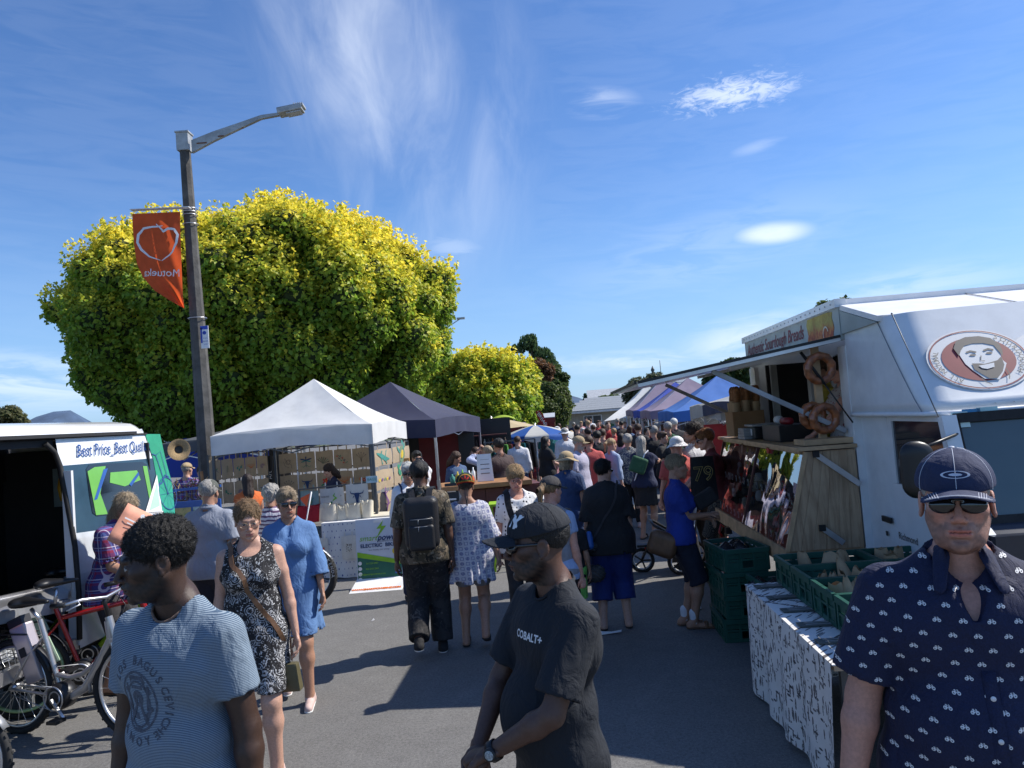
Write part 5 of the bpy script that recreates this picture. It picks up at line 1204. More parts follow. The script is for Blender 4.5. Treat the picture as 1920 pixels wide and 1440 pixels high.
 b=MB(); b.tube([BB+Vector((0,-.09,.088)),rh+Vector((0,-.06,.035))],.004,4); b.tube([BB+Vector((0,-.09,-.088)),rh+Vector((0,-.06,-.035))],.004,4); b.build('chain',M_STEEL,t)
 for s_,d in ((-1,Vector((.10,0,-.13))),(1,Vector((-.10,0,.13)))):
  b=MB(); p=BB+Vector((0,.10*s_,0)); b.bar(p,p+d,.022,.012); cr=b.build('crank',M_ALU,t)
  b=MB(); b.box(p+d+Vector((0,.06*s_,0)),(.09,.09,.022)); b.build('pedal',M_BLK,cr)
 if battery:
  b=MB(); a=Vector((-.255,0,.40)); c=Vector((-.42,0,.82)); b.bar(a+Vector((-.06,0,.0)),c+Vector((-.05,0,0)),.09,.15,up=(1,0,.3)); bt=b.build('battery',battery,t,bevel=.015)
  b=MB(); m_=(a+c)/2; dv=(c-a).normalized(); b.bar(m_+Vector((-.06,-.048,-.02)),m_+Vector((-.06,-.048,-.02))+dv*.07,.003,.06,up=(0,0,1)); b.build('battery_label',M_PRB,bt); b=MB(); b.bar(c+Vector((-.05,0,.0)),c+Vector((-.05,0,0))+dv*.06,.085,.14,up=(1,0,.3)); b.build('battery_lock',M_BLK,bt)
 if basket:
  b=MB()
  for k in range(9):
   z=.42+k*.03; b.tube([(-.86,.10,z),(-.60,.10,z),(-.60,.32,z),(-.86,.32,z)],.004,4,closed=True)
  for k in range(9): x=-.86+.26*k/8; b.tube([(x,.10,.42),(x,.10,.66)],.003,4); b.tube([(x,.32,.42),(x,.32,.66)],.003,4)
  b.build('wire_basket',M_STEEL,t)
 b=MB(); 
 for s_ in (-1,1): b.tube([(-.36,.05*s_,.76),(-.75,.06*s_,.76)],.007,5); b.tube([(-.68,.06*s_,.76),(rx,.055*s_,hz)],.006,5)
 for x in (-.45,-.55,-.65,-.74): b.bar((x,-.06,.76),(x,.06,.76),.008)
 b.build('luggage_rack',M_BLK,t); return t
M_SIL=mat('silver frame',(.48,.47,.46),.3,.7,var=.05); M_REDF=mat('red metallic frame',(.38,.012,.012),.25,.3,coat=.6); M_LMF=mat('lime rim',(.42,.62,.30),.35); M_BATS=mat('pinkish silver battery',(.58,.50,.49),.3,.6,var=.05); M_BATG=mat('pale green battery',(.50,.66,.48),.35,.3)
M_TYR=mat('tyre with tread',(.018,.018,.018),.85,bump=.5,bscale=120)
fw=G(256,1385); rw=G(-28,1372); d=fw-rw; k=1.09/d.length
silv=bike(fw-d.normalized()*.55,math.atan2(d.y,d.x),'silver step-through electric bike with pinkish silver battery nearest the striped shirt man',M_SIL,M_ALU,M_BATS,True,saddle_pos=(-.36,0,.98),basket=True,tyre=M_TYR)
b=MB(); b.lathe([(0,-.06),(.04,-.052),(.064,-.02),(.066,.02)],(-.475,0,.99),16,axis='X',sy=.62); b.build('saddle_cap',M_ALU,silv)
fw=G(262,1300); rw=G(92,1292); bike(P(178,1225,6.35)*1.0-Vector((0,0,P(178,1225,6.35).z)),math.atan2(.25,1),'red framed electric bike with pale green battery behind the silver one',M_REDF,M_LMF,M_BATG,False,saddle_pos=(-.26,0,1.04),tyre=M_TYR)
q=P(190,1200,6.95); q.z=0; bike(q,.3,'lime framed electric bike mostly hidden behind the red one',M_LIME,M_ALU,None,False,saddle_pos=(-.26,0,1.04))
q=P(-185,1400,4.45); q.z=0; bike(q+Vector((-.30,0,0)),.05,'bike cut by the left picture edge with only its front wheel showing',M_SIL,M_ALU,None,True,tyre=M_RUB)
q=P(488,1060,9.5); q.z=0; fb=bike(q+Vector((.02,0,0)),.0,'dark bike with knobbly front tyre behind the woman in blue',M_BLK,M_ALU,None,False,fat=.045,motor=False,group=None)
def wheel_text():
 b=MB(); R=.335+.0; c=Vector((.55,-.047,.355)); 
 for ch_,a in zip('KENDA',(.55,.40,.25,.10,-.05)):
  vs,fs=text_mesh(ch_,.055); r=R+.0; d=Vector((math.cos(a),0,math.sin(a))); tg=Vector((math.sin(a),0,-math.cos(a))); b.add([c+d*(r+v.y)+tg*v.x for v in vs],fs)
 b.build('tyre_lettering',M_PRW,fb,fix=False)
wheel_text()
def pennant():
 q=P(572,990,9.3); t=empty('safety_flag',(q.x,q.y,0),0,'orange triangular safety flag on a thin pole between the women','flag'); a=P(584,922,9.3)-Vector((q.x,q.y,0)); c=Vector((0,0,q.z))
 b=MB(); b.tube([(-.03,0,.4),c,a],.008,6); b.build('pole',M_PRW,t)
 b=MB(); p1=P(581,925,9.3)-Vector((q.x,q.y,0)); p2=P(575,950,9.3)-Vector((q.x,q.y,0)); p3=P(563,934,9.3)-Vector((q.x,q.y,0)); b.poly([p1,p2,p3+Vector((0,.03,-.03)),p3],.004,nrm=(0,-1,0)); b.build('flag_cloth',fabric('orange pennant',(.75,.16,.06)),t)
pennant()
# ------------------------------------------------------------------ bread truck
M_TW=mat('truck white paint',(.74,.76,.76),.35,coat=.3,var=.05,dirt=.10); M_TWR=mat('truck roof white',(.80,.80,.80),.4,var=.04,dirt=.12); M_PLY=mat('plywood',(.42,.27,.15),.6,var=.25,vscale=4,bump=.15,bscale=40); M_PINE=mat('pine',(.50,.33,.18),.6,var=.2,vscale=8)
def ply_c(N):
 x,y,z=N.xyz(N.coord('Object')); g=N.noise(N.vec(x*9,y*9,z*.9),3,5,.6,1.2); k,_=N.voro(N.vec(x*2,y*2,z*1.1),2.5); return N.mix(k.lt(.045),N.mix(g.step(.35,.65),(.34,.22,.125),(.47,.33,.20)),(.10,.05,.03))
M_PLYS=mat('stained plywood',rough=.55,fn=ply_c,var=.12,vscale=3)
M_GREY=mat('grey green sign panel',(.34,.38,.36),.5,var=.1,vscale=3,dirt=.2)
def thin_glass():
 M=D.materials.new('clear plastic sheet'); M.use_nodes=True; nt=M.node_tree; N=NT(nt); nt.nodes.remove(nt.nodes['Principled BSDF'])
 g=nt.nodes.new('ShaderNodeBsdfGlossy'); g.inputs['Roughness'].default_value=.015; g.inputs['Color'].default_value=(.95,.95,.95,1); tr=nt.nodes.new('ShaderNodeBsdfTransparent'); mx=nt.nodes.new('ShaderNodeMixShader')
 x,y,z=N.xyz(N.coord('Object')); n=N.noise(N.vec(x,y*1.0,z*.8),2.2,1,.5,.6); bp=nt.nodes.new('ShaderNodeBump'); bp.inputs['Strength'].default_value=.30; bp.inputs['Distance'].default_value=.05
 nt.links.new(n.k,bp.inputs['Height']); nt.links.new(bp.outputs[0],g.inputs['Normal']); mx.inputs[0].default_value=.55
 nt.links.new(tr.outputs[0],mx.inputs[1]); nt.links.new(g.outputs[0],mx.inputs[2]); nt.links.new(mx.outputs[0],nt.nodes['Material Output'].inputs[0]); MATS['plastic']=M; return M
M_CLR=thin_glass()
TO=P(1604,840,6.25); TO.z=0; TF=Frame(TO,-ST)
def truck():
 t=empty('bread_truck',TO,-ST,'white sourdough bread truck with raised side hatch and logo over the cab','truck'); BL,BW,H=3.2,2.15,2.87; fz=.78
 zr=2.60
 b=MB(); b.box((.02,BL/2,(fz+1.62)/2),(.04,BL,1.62-fz)); b.build('side_wall',M_TW,t)
 for yy_,ww_ in ((.09,.18),(BL-.12,.24)): b=MB(); b.box((.02,yy_,(1.62+2.49)/2),(.05,ww_,.87)); b.build('side_pillar',M_TW,t)
 b=MB(); b.box((BW-.02,BL/2,(fz+2.8)/2),(.04,BL,2.8-fz)); b.build('far_wall',M_TW,t)
 b=MB(); b.box((BW/2,BL-.02,(fz+2.8)/2),(BW-.02,.04,2.8-fz)); b.build('rear_wall',M_TW,t)
 b=MB(); b.box((BW/2,-.0,(fz+1.9)/2),(BW,.04,1.9-fz)); b.build('bulkhead',M_TW,t)
 b=MB(); b.box((BW/2,BL/2,fz-.03),(BW,BL,.08)); b.build('floor',M_DKI,t)
 b=MB(); b.box((BW/2,BL/2-.1,2.85),(BW,BL-.2,.05)); b.build('roof',M_TWR,t)
 b=MB(); b.box((-.005,BL/2,2.68),(.05,BL,.28)); fs_=b.build('fascia',M_GREY,t)
 b=MB(); b.box((-.015,BL/2,2.845),(.09,BL+.04,.07)); tr=b.build('roof_trim',M_TW,t)
 for i in range(24): b=MB(); b.lathe([(0,-.004),(.008,-.003),(.008,0)],(-.062,.08+i*BL/24.5,2.845),6,axis='X'); b.build('rivet',M_STEEL,tr,fix=False)
 Xs=Vector((0,-1,0)); Zs=Vector((0,0,1))
 b=MB(); put_text(b,'Authentic Sourdough Breads',.185,(-.031,2.0,2.70),Xs,Zs,off=.004,shear=.3,bold=.002); b.build('fascia_lettering',mat('faded maroon print',(.20,.05,.06),.6),fs_,fix=False)
 def paint_c(N):
  co=N.coord('Object'); x,y,z=N.xyz(co); n=N.noise(co,9,5,.7,1); return N.mix((z*6-16.0+n).step(.3,.9),N.mix(N.noise(co,22,3).step(.4,.6),(.34,.05,.02),(.5,.16,.04)),N.mix(n.step(.3,.7),(.30,.19,.04),(.42,.36,.08)))
 b=MB(); rr=[]; rs=random.Random(2)
 pts=[(.16,2.55),(.75,2.55)]+[(.80+.02*math.sin(i*2.1),2.55+i*.05) for i in range(6)]+[(.75-.1*i,2.80) for i in range(6)]+[(.14+.02*math.sin(i*1.7),2.79-i*.045) for i in range(5)]
 b.poly([(-.034,y,z) for y,z in pts],.003,nrm=(-1,0,0)); b.build('painted_bread_picture',mat('bread painting',rough=.5,fn=paint_c),fs_)
 b=MB(); vs,fs=ring(.055,.07,16,a0=.3,a1=3.6); b.add([(-.038,.32-v.x,2.62+v.y) for v in vs],fs); b.build('painted_cup',M_CREAM,fs_)
 def sec(y,zb,zt,rnd): return None
 NL=1.36
 b=MB(); b.poly([(-.02,.22,2.885),(BW+.02,.22,2.885),(BW+.02,-.72,2.645),(-.02,-.72,2.645)],.04,nrm=(0,-.3,1)); ro=b.build('front_roof_slope',M_TWR,t)
 b=MB(); b.poly([(-.022,.22,2.84),(-.022,.22,2.58),(-.022,-.70,2.60)],.02,nrm=(-1,0,0)); b.build('roof_cheek',M_GREY,ro)
 b=MB(); b.bar((1.0,.22,2.892),(1.0,-.72,2.652),.008,.006); b.build('roof_seam',M_STEEL,ro)
 ns=9
 def nose(u,v):
  zb=1.93; zt=2.63; z=zb+(zt-zb)*v
  yf=-NL+(.52*v**.9); r=.15+.06*v    # front plane leans back
  path=[(0,0),(0,yf+r)]
  s=u*3
  if s<1: f=s; y=(yf+r)*f; x=0.0
  elif s<1.45: a=(s-1)/.45*PI/2; x=r-r*math.cos(a); y=yf+r-r*math.sin(a)
  elif s<2.55-.0: f=(s-1.45)/1.1; x=r+(BW-2*r)*f; y=yf
  else: a=(s-2.55)/.45*PI/2; x=BW-r+r*math.sin(a); y=yf+r-r*math.cos(a)
  return Vector((x,y,z+.02*math.sin(PI*min(1,max(0,(s-1)/2)))*v))
 b=MB(); b.grid(nose,60,10)
 bot=[nose(i/60,0) for i in range(61)]; b.add(bot+[Vector((BW,0,1.93))],[tuple(range(62))[::-1]]); b.build('nose',M_TW,t)
 b=MB(); b.tube([nose(i/60,0)+Vector((0,0,-.012)) for i in range(0,61)],.018,6); b.build('nose_trim',M_TWR,t)
 b=MB(); b.tube([nose(1.02/3,v/8)+Vector((-.004,-.002,0)) for v in range(9)],.0035,4); b.build('panel_seam',M_STEEL,t,fix=False)
 for i in range(14):
  q=nose((1.6+i*.07)/3,.035); b=MB(); b.lathe([(0,.006),(.006,.004),(.007,0)],q+Vector((0,-.004,0)),6,axis='Y'); b.build('rivet',M_STEEL,t,fix=False)
 b=MB()
 for i,x in enumerate((.07,.16,.3)): b.bar((x,-.028,1.0),(x,-.028,1.88),.006,.004)
 b.build('panel_rib',M_TWR,t)
 c0=nose((1.45+.55*1.1*.0)/3,0.5); u0=(1.45)/3; a_=nose(u0+.05,.15); b_=nose(u0+.25,.15); c_=nose(u0+.05,.85)
 Xd=(b_-a_).normalized(); Yd=(c_-a_).normalized(); Nn=Xd.cross(Yd)
 lc=TF.P(1831,672,y=-.93); 
 d_=TF.I@ray(1834,674); e_=TF.I@(Vector((0,0,EYE))-TF.o); lc=e_+d_*((a_-e_).dot(Nn)/d_.dot(Nn))
 b=MB(); rx_,ry_=.335,.262; k1=.77
 def lay(shape,m_,off,name,par,cx=0,cy=0,k=1):
  b=MB(); b.add([lc+Xd*((v.x+cx)*k)+Yd*((v.y+cy)*k)+Nn*off for v in shape[0]],shape[1]); return b.build(name,m_,par,fix=False)
 M_LOW=mat('logo white',(.74,.74,.72),.4,var=.02); M_LOM=mat('logo maroon',(.26,.04,.045),.4); M_LOD=mat('logo dark grey',(.07,.065,.065),.5)
 badge=lay(ring(0,rx_,36,sy=ry_/rx_),M_LOW,.006,'logo_badge',t)
 lay(ring(0,.22,30,.16,0,sy=.8),M_LOW,.005,'logo_badge',t,.30,.02)
 lay(ring(rx_*.925,rx_*.955,40,sy=ry_/rx_),M_LOM,.009,'logo_ring',badge)
 lay(ring(0,rx_*.71,32,sy=ry_/rx_),M_LOM,.009,'logo_disc',badge)
 head=[(-.13,.02),(-.135,.07),(-.11,.13),(-.05,.165),(.03,.165),(.09,.14),(.125,.09),(.13,.02),(.125,-.03),(.14,-.06),(.10,-.13),(.05,-.19),(-.04,-.175),(-.09,-.10),(-.12,-.04)]
 lay(ploy([(x*1.0+.02,y*.98+.0) for x,y in head]),M_LOW,.012,'portrait_face',badge)
 b=MB()
 def ad(shape,cx=0.02,cy=0,off=.015): b.add([lc+Xd*(v.x+cx)+Yd*(v.y+cy)+Nn*off for v in shape[0]],shape[1])
 ad(ploy([(-.14,.03),(-.155,.10),(-.12,.16),(-.05,.19),(.04,.19),(.11,.165),(.15,.11),(.15,.05),(.135,.0),(.125,.04),(.11,.10),(.05,.125),(-.02,.13),(-.08,.115),(-.115,.075)]))
 ad(stroke([(-.085,.055),(-.055,.066),(-.02,.052)],.014)); ad(stroke([(.03,.06),(.065,.073),(.095,.06)],.014))
 ad(ell(-.05,.03,.022,.009)); ad(ell(.06,.037,.022,.009))
 ad(stroke([(-.0,.02),(-.015,-.02),(.01,-.028)],.006))
 ad(ploy([(-.08,-.04),(-.03,-.045),(0,-.052),(.04,-.043),(.09,-.03),(.125,.0),(.12,-.07),(.09,-.125),(.04,-.175),(-.01,-.175),(-.05,-.13),(-.08,-.09)]))
 ad(stroke([(-.06,-.165),(-.04,-.20),(-.01,-.225)],.006)); ad(stroke([(.12,-.10),(.125,-.15),(.11,-.19)],.006))
 b.build('portrait_lines',M_LOD,badge,fix=False)
 b=MB(); b.add([lc+Xd*(v.x+.02)+Yd*(v.y)+Nn*.018 for v in ploy([(-.045,-.065),(0,-.06),(.06,-.05),(.05,-.085),(.0,-.098),(-.03,-.088)])[0]],[tuple(range(6))]); b.build('portrait_smile',M_LOW,badge,fix=False)
 b=MB()
 def arc_text(txt,a0,a1,rr,size,flip=False):
  n=len(txt)
  for i,ch_ in enumerate(txt):
   if ch_==' ': continue
   a=a0+(a1-a0)*i/(n-1); vs,fs=text_mesh(ch_,size); px_,py_=rx_*rr*math.cos(a),ry_*rr*math.sin(a)
   tx=Vector((-rx_*math.sin(a),ry_*math.cos(a),0)).normalized(); 
   if not flip: tx=-tx
   nx=Vector((-tx.y,tx.x,0)); b.add([lc+Xd*(px_+tx.x*v.x+nx.x*v.y)+Yd*(py_+tx.y*v.x+nx.y*v.y)+Nn*.012 for v in vs],fs)
 arc_text('ALL NATURAL',rad(232),rad(160),.82,.048,False); b.build('logo_lettering',M_LOD,badge,fix=False); b=MB(); arc_text('SOURDOUGH',rad(52),rad(-35),.82,.052,False); b.build('logo_lettering',M_LOD,badge,fix=False)
 b=MB(); put_text(b,'T',.30,lc+Xd*.50+Yd*.02,Xd,Yd,off=.012,bold=.012); put_text(b,'HE',.22,lc+Xd*.70+Yd*.02,Xd,Yd,off=.012,bold=.008); b.build('large_lettering',M_LOD,t,fix=False)
 def cs(px,py,x=0.03): return TF.P(px,py,x=x)
 x0=.06
 w=[(-.02,.62),(-.02,1.92),(-1.12,1.92),(-1.62,1.15),(-1.75,1.10),(-1.98,1.0),(-2.02,.55)]
 b=MB(); b.poly([(x0,y,z) for y,z in w],.05,nrm=(-1,0,0)) if False else None
 def strip(pts,name,m_,x=x0,th=.045,par=None): b=MB(); b.poly([(x,y,z) for y,z in pts],th,nrm=(-1,0,0)); return b.build(name,m_,par or t,bevel=0)
 strip([(-.02,.55),(-.02,1.915),(-.50,1.915),(-.54,1.41),(-.50,.55)],'rear_pillar',M_TW)
 door=strip([(-.545,.55),(-.545,1.40),(-1.47,1.40),(-1.50,.55)],'cab_door',mat('cab white',(.78,.79,.79),.3,coat=.5,var=.03),x=x0-.012)
 strip([(-.53,1.402),(-.53,1.913),(-.60,1.913),(-.60,1.402)],'window_frame',M_TW,x=x0-.008,par=door)
 strip([(-.602,1.865),(-.602,1.913),(-1.38,1.913),(-1.38,1.865)],'window_frame',M_TW,x=x0-.008,par=door)
 strip([(-1.384,1.913),(-1.43,1.402),(-1.51,1.402),(-1.46,1.913)],'window_frame',M_TW,x=x0-.008,par=door)
 strip([(-.59,1.39),(-.59,1.875),(-1.40,1.875),(-1.45,1.39)],'door_glass',M_DGL,x=x0+.004,th=.006,par=door)
 strip([(-1.52,.35),(-1.52,1.395),(-1.60,1.30),(-1.75,1.20),(-1.80,.35)],'front_wing',MATS['cab white'],x=x0)
 b=MB(); q=cs(1663,974,x0-.02); b.box((x0-.02,q.y,q.z),(.02,.16,.045)); b.build('door_handle',M_BLK,door,bevel=.008)
 b=MB(); q=cs(1662,1000,x0-.02); b.box((x0-.016,q.y,q.z),(.004,.03,.035),rz=0); b.build('lock',M_BLK,door)
 q=cs(1692,1006,x0-.012); b=MB(); put_text(b,'Richmond',.075,(x0-.014,q.y-.1,q.z),Xs,Zs,off=.002); b.build('door_lettering',M_PRB,door,fix=False)
 b=MB(); b.poly([(x0,-1.47,1.90),(BW-.06,-1.47,1.90),(BW-.06,-1.62,1.26),(x0,-1.62,1.26)],.01,nrm=(0,-.974,.228)); ws=b.build('windscreen',mat('windscreen glass',(.07,.10,.10),.05,spec=.9,var=.03),t)
 wn=Vector((0,-.974,.228)); ux=Vector((1,0,0)); uy=Vector((0,.228,.974)).normalized()
 O=Vector((x0,-1.62,1.26))
 b=MB(); 
 for (a,c) in (((0,0),(BW-.12,0)),((0,.64),(BW-.12,.64)),((0,0),(0,.64)),((BW-.12,0),(BW-.12,.64))): b.bar(O+ux*a[0]+uy*a[1]+wn*.01,O+ux*c[0]+uy*c[1]+wn*.01,.06,.03,up=wn)
 b.build('windscreen_seal',M_RUB,ws)
 b=MB(); b.bar(O+ux*-.03+uy*0,O+ux*-.03+uy*.66,.09,.06,up=wn); b.build('a_pillar',M_TW,t)
 for (px,py,w_,h_,c) in ((1803,786,.10,.10,(.55,.72,.68)),(1825,774,.11,.06,(.05,.25,.45)),(1855,771,.13,.065,(.45,.66,.62))):
  q=TF.P(px,py,y=-1.50); q=q-wn*((q-O).dot(wn)-.012); b=MB(); b.bar(q-uy*h_/2,q+uy*h_/2,w_,.003,up=wn); b.build('windscreen_sticker',mat('sticker %.2f'%c[0],c,.5),ws)
 b=MB(); b.poly([O+ux*.5+uy*.1-wn*.0+wn*.008,O+ux*1.3+uy*.1+wn*.008,O+ux*1.2+uy*.34+wn*.008,O+ux*.9+uy*.42+wn*.008,O+ux*.6+uy*.32+wn*.008]); b.build('jacket_on_dash',mat('maroon cloth',(.08,.02,.025),.8),ws,fix=False)
 for s_ in (.4,1.3): b=MB(); b.bar(O+ux*s_-uy*.05+wn*.02,O+ux*(s_+.5)+uy*.06+wn*.03,.02,.015,up=wn); b.build('wiper',M_BLK,t)
 b=MB(); b.poly([(x0,-1.63,1.255),(BW-.06,-1.63,1.255),(BW-.06,-1.78,1.18),(x0,-1.78,1.18)],.03,nrm=(0,-.3,1)); b.box((BW/2,-1.78,.85),(BW-.12,.08,.7)); b.build('bonnet',mat('dark bonnet',(.02,.025,.04),.3,coat=.5),t)
 b=MB(); b.box((BW/2,-1.86,.45),(BW,.14,.25)); b.build('front_bumper',M_BLK,t,bevel=.03)
 for s_ in (.28,BW-.28): b=MB(); b.lathe([(0,-.03),(.09,-.02),(.10,.02)],(s_,-1.82,.92),16,axis='Y'); b.build('headlight',mat('headlight glass',(.5,.5,.5),.1),t)
 b=MB(); b.box((x0+.0,-1.14,.28),(.1,.1,.1)); 
 b=MB(); q=cs(1716,884,-.27); mi=sdf_obj('side_mirror',[rc((q.x,q.y,q.z-.08),(q.x,q.y,q.z+.10),.085,.085,sq=((0,1,0),2.2),k=.01),rc((q.x+.05,q.y,q.z-.08),(q.x+.05,q.y,q.z+.10),.07,.07,sq=((0,1,0),2.2),k=.04)],(q.x-.2,q.y-.2,q.z-.3),(q.x+.25,q.y+.2,q.z+.3),.012,M_BLK,t)
 b=MB(); b.tube([(q.x,q.y,q.z),(x0,q.y+.12,q.z-.02)],.012,6); b.tube([(q.x,q.y,q.z+.12),(x0,q.y+.12,q.z+.2)],.010,6); b.build('mirror_arm',M_BLK,mi)
 p0=TF.P(1777,820,x=x0-.03); p1=TF.P(1672,588,x=x0-.25); b=MB(); b.tube([p0,p1],.0035,5); b.lathe([(0,-.008),(.008,0),(0,.008)],p1,8); b.build('aerial',M_DKL,t)
 for y in (-.95,2.3):
  for x in (.22,BW-.22):
   b=MB(); b.lathe([(.2,-.12),(.34,-.12),(.37,-.08),(.37,.08),(.34,.12),(.2,.12)],(x,y,.37),26,axis='X'); wq=b.build('wheel',M_RUB,t); b=MB(); b.lathe([(0,-.09),(.1,-.1),(.2,-.07),(.21,-.12)],(x,y,.37),18,axis='X'); b.build('rim',M_STEEL,wq)
 b=MB(); b.box((BW/2,.6,.62),(.8,4.6,.16)); b.build('chassis',M_DKI,t)
 az=2.545; oz=2.295; ow=-1.72; y0,y1=.03,BL-.06
 b=MB(); b.poly([(-.03,y0,az),(ow,y0,oz),(ow,y1,oz),(-.03,y1,az)],.03,nrm=(0,0,-1)); hatch=b.build('hatch',M_TW,t)
 b=MB(); b.bar((-.03,y0-.02,az+.028),(ow,y0-.02,oz+.028),.02,.022); b.bar((ow-.02,y0,oz+.028),(ow-.02,y1,oz+.028),.02,.022); b.build('hatch_edge',M_BLK,hatch); 
 b=MB(); b.bar((-.03,y0-.018,az+.0),(ow,y0-.018,oz+.0),.012,.028); b.build('hatch_rim',M_ALU,hatch)
 def hp(k,y,dz=0): return Vector((-.03+(ow+.03)*k,y,az+(oz-az)*k+dz))
 for (k0,k1,y) in ((.10,.5,.35),(.10,.5,1.9)):
  b=MB(); b.bar(hp(k0,y,-.03),hp(k1,y,-.03),.10,.03); b.build('strip_light',M_PRW,hatch)
 for y in (.12,BL-.2):
  b=MB(); b.bar(hp(.62,y,-.02),(-.02,y+.0,1.78),.03,.04); b.build('hatch_stay',M_STEEL,t)
 p0=hp(.18,.10,-.03); b=MB(); b.tube([p0,p0.lerp(Vector((.0,-.02,1.85)),.45)],.013,8); b.tube([p0.lerp(Vector((.0,-.02,1.85)),.4),Vector((.0,-.0,1.85))],.007,6); b.build('gas_strut',M_BLK,t)
 b=MB(); 
 for i in range(26): b.box((BW-.10,.12+i*.12,1.9),(.03,.055,1.7))
 b.build('corrugated_lining',mat('dark corrugated lining',(.05,.045,.04),.6,var=.2),t)
 b=MB(); b.box((.35,BL-.35,1.9),(.5,.03,1.2)); b.build('shelf_panel',M_DKI,t)
 for y,w_ in ((1.05,.09),(2.35,.05)):
  b=MB(); b.box((.05,y,2.05),(.07,w_,.86)); b.build('inner_post',mat('grey painted post',(.30,.31,.30),.6),t)
 return t
truck()
def display():
 t=empty('display_cabinet',TO,-ST,'wedge shaped plywood cabinet with clear sloping front hung below the hatch','display cabinet')
 L=3.12; zt=1.64; zb=.84; xt=-.40; xb=-.62; y0=-.02
 for i in range(6):
  f0=i/6;f1=(i+1)/6; 
  def X(f,z): 
   k=(z-zb)/(zt-zb); xl=xb+(xt-xb)*k; return xl+(-.01-xl)*f
  b=MB(); b.poly([(X(f0,zb),y0,zb),(X(f1,zb)-.002,y0,zb),(X(f1,zt)-.002,y0,zt),(X(f0,zt),y0,zt)],.018,nrm=(0,-1,0)); b.build('board',M_PLYS,t)
 b=MB(); b.poly([(xb,y0+L,zb),(-.02,y0+L,zb),(-.02,y0+L,zt),(xt,y0+L,zt)],.018,nrm=(0,1,0)); b.build('end_panel',M_PLYS,t)
 b=MB(); b.box((xb+.30,y0+L/2,zb-.01),(.62,L-.04,.02)); b.build('base_shelf',M_PLY,t)
 b=MB(); b.box((xb-.012,y0+L/2,zb-.055),(.024,L,.14)); b.build('lower_rail',M_PINE,t)
 b=MB(); b.box((xt+.16,y0+L/2,zt+.025),(.48,L+.05,.03)); b.build('counter_shelf',M_PINE,t)
 for i in range(3): b=MB(); b.box((xt-.03,y0+.5+i*1.02,zt+.012),(.03,.92,.055)); b.build('shelf_edge',M_PINE,t)
 b=MB(); b.box((-.06,y0+L/2,(zb+zt)/2),(.02,L-.05,zt-zb)); b.build('inner_back',mat('brown lining',(.05,.022,.02),.6,var=.3),t)
 for f0,f1 in ((.0,.475),(.485,1.0)):
  ya,yb=y0+.02+f0*(L-.04),y0+.02+f1*(L-.04)
  b=MB(); b.grid(lambda u,v,ya=ya,yb=yb:Vector((xb+(xt-xb)*v-.012+.006*math.sin(u*9)*math.sin(v*7),ya+(yb-ya)*u,zb+.02+(zt-zb-.03)*v)),16,12); b.build('clear_sheet',M_CLR,t,fix=False)
  b=MB(); b.bar((xb-.01,yb,zb),(xt-.01,yb,zt),.03); b.build('sheet_frame',M_BRN,t)
 b=MB(); b.bar((xb-.01,y0,zb),(xt-.01,y0,zt),.03); b.build('sheet_frame',M_PINE,t)
 for (a,c) in (((1530,852),(1613,908)),((1542,990),(1582,1018))):
  p=TF.P(*a,y=y0-.02); q=TF.P(*c,y=y0-.02); b=MB(); b.bar(p,q,.012,.045,up=(0,0,1)); br=b.build('metal_stay',M_ALU,t); b=MB(); b.box(p,(.05,.02,.05)); b.build('latch',M_BLK,br)
 rs=random.Random(5)
 for (px,py) in ((1362,992),(1428,1040)):
  p=TF.P(px,py,x=xb-.04); b=MB(); b.tube([p,p+Vector((-.05,.03,.05)),p+Vector((-.08,0,-.03)),p+Vector((-.05,0,-.08))],.014,6); b.build('red_clamp',mat('red plastic',(.5,.02,.015),.35),t)
  b=MB(); b.box(p+Vector((.0,-.09,.0)),(.06,.10,.07)); b.build('clamp_jaw',M_BLK,t)
 for (px,py) in ((1381,832),(1442,845)):
  p=TF.P(px,py,x=xt-.03); b=MB(); b.box(p,(.03,.07,.05)); b.build('red_ribbon',MATS['red plastic'],t)
 cols=[INK['red'],INK['orange'],M_PRW,INK['brown'],M_CREAM,INK['grey'],M_BRN,INK['brown'],M_STEEL]
 def inside(y,z,d): k=(z-zb)/(zt-zb); return Vector((xb+(xt-xb)*k+d,y,z))
 used=set()
 for i in range(75):
  y=y0+.1+rs.random()*(L-.2); z=zb+.08+rs.random()*.42; h_=rs.uniform(.06,.14); b=MB(); q=inside(y,z,rs.uniform(.05,.22)); r=rs.uniform(.02,.05)
  if i%3: b.lathe([(0,-h_/2),(r,-h_*.4),(r*1.1,0),(r*.8,h_*.4),(0,h_/2)],q,8)
  else: b.tube([q+Vector((0,.045*math.cos(a),.045*math.sin(a))) for a in [2*PI*k/12 for k in range(12)]],.009,5,closed=True)
  ci=rs.randrange(len(cols)); lb=('%s '+('round packet','long packet','ring')[0 if i%3==1 else (1 if i%3 else 2)]+', %s in the cabinet, %s')%(('red','orange','white','brown','cream','grey','maroon','dark brown','silver')[ci],('low down','half way up')[z>zb+.28],('far end','far middle','centre','near middle','near end')[min(4,int((L-(y-y0))/L*5))])
  if lb in used: continue
  used.add(lb); o=b.build('packet',cols[ci],None); o.location=TO; o.rotation_euler=(0,0,-ST); tag(o,lb,'packet','goods behind the clear cabinet front')
 for row,n,z in ((0,16,zb+.05),(1,16,zb+.40)):
  for i in range(n):
   y=y0+.12+(L-.24)*(i+.5*row*.3)/n; q=inside(y,z,.025); b=MB(); b.box(q,(.006,.045,.07)); o=b.build('price_card',M_PRW,t)
   b=MB(); b.box(q+Vector((-.005,0,-.005)),(.002,.025,.03)); b.build('card_print',INK['grey'],o)
display()
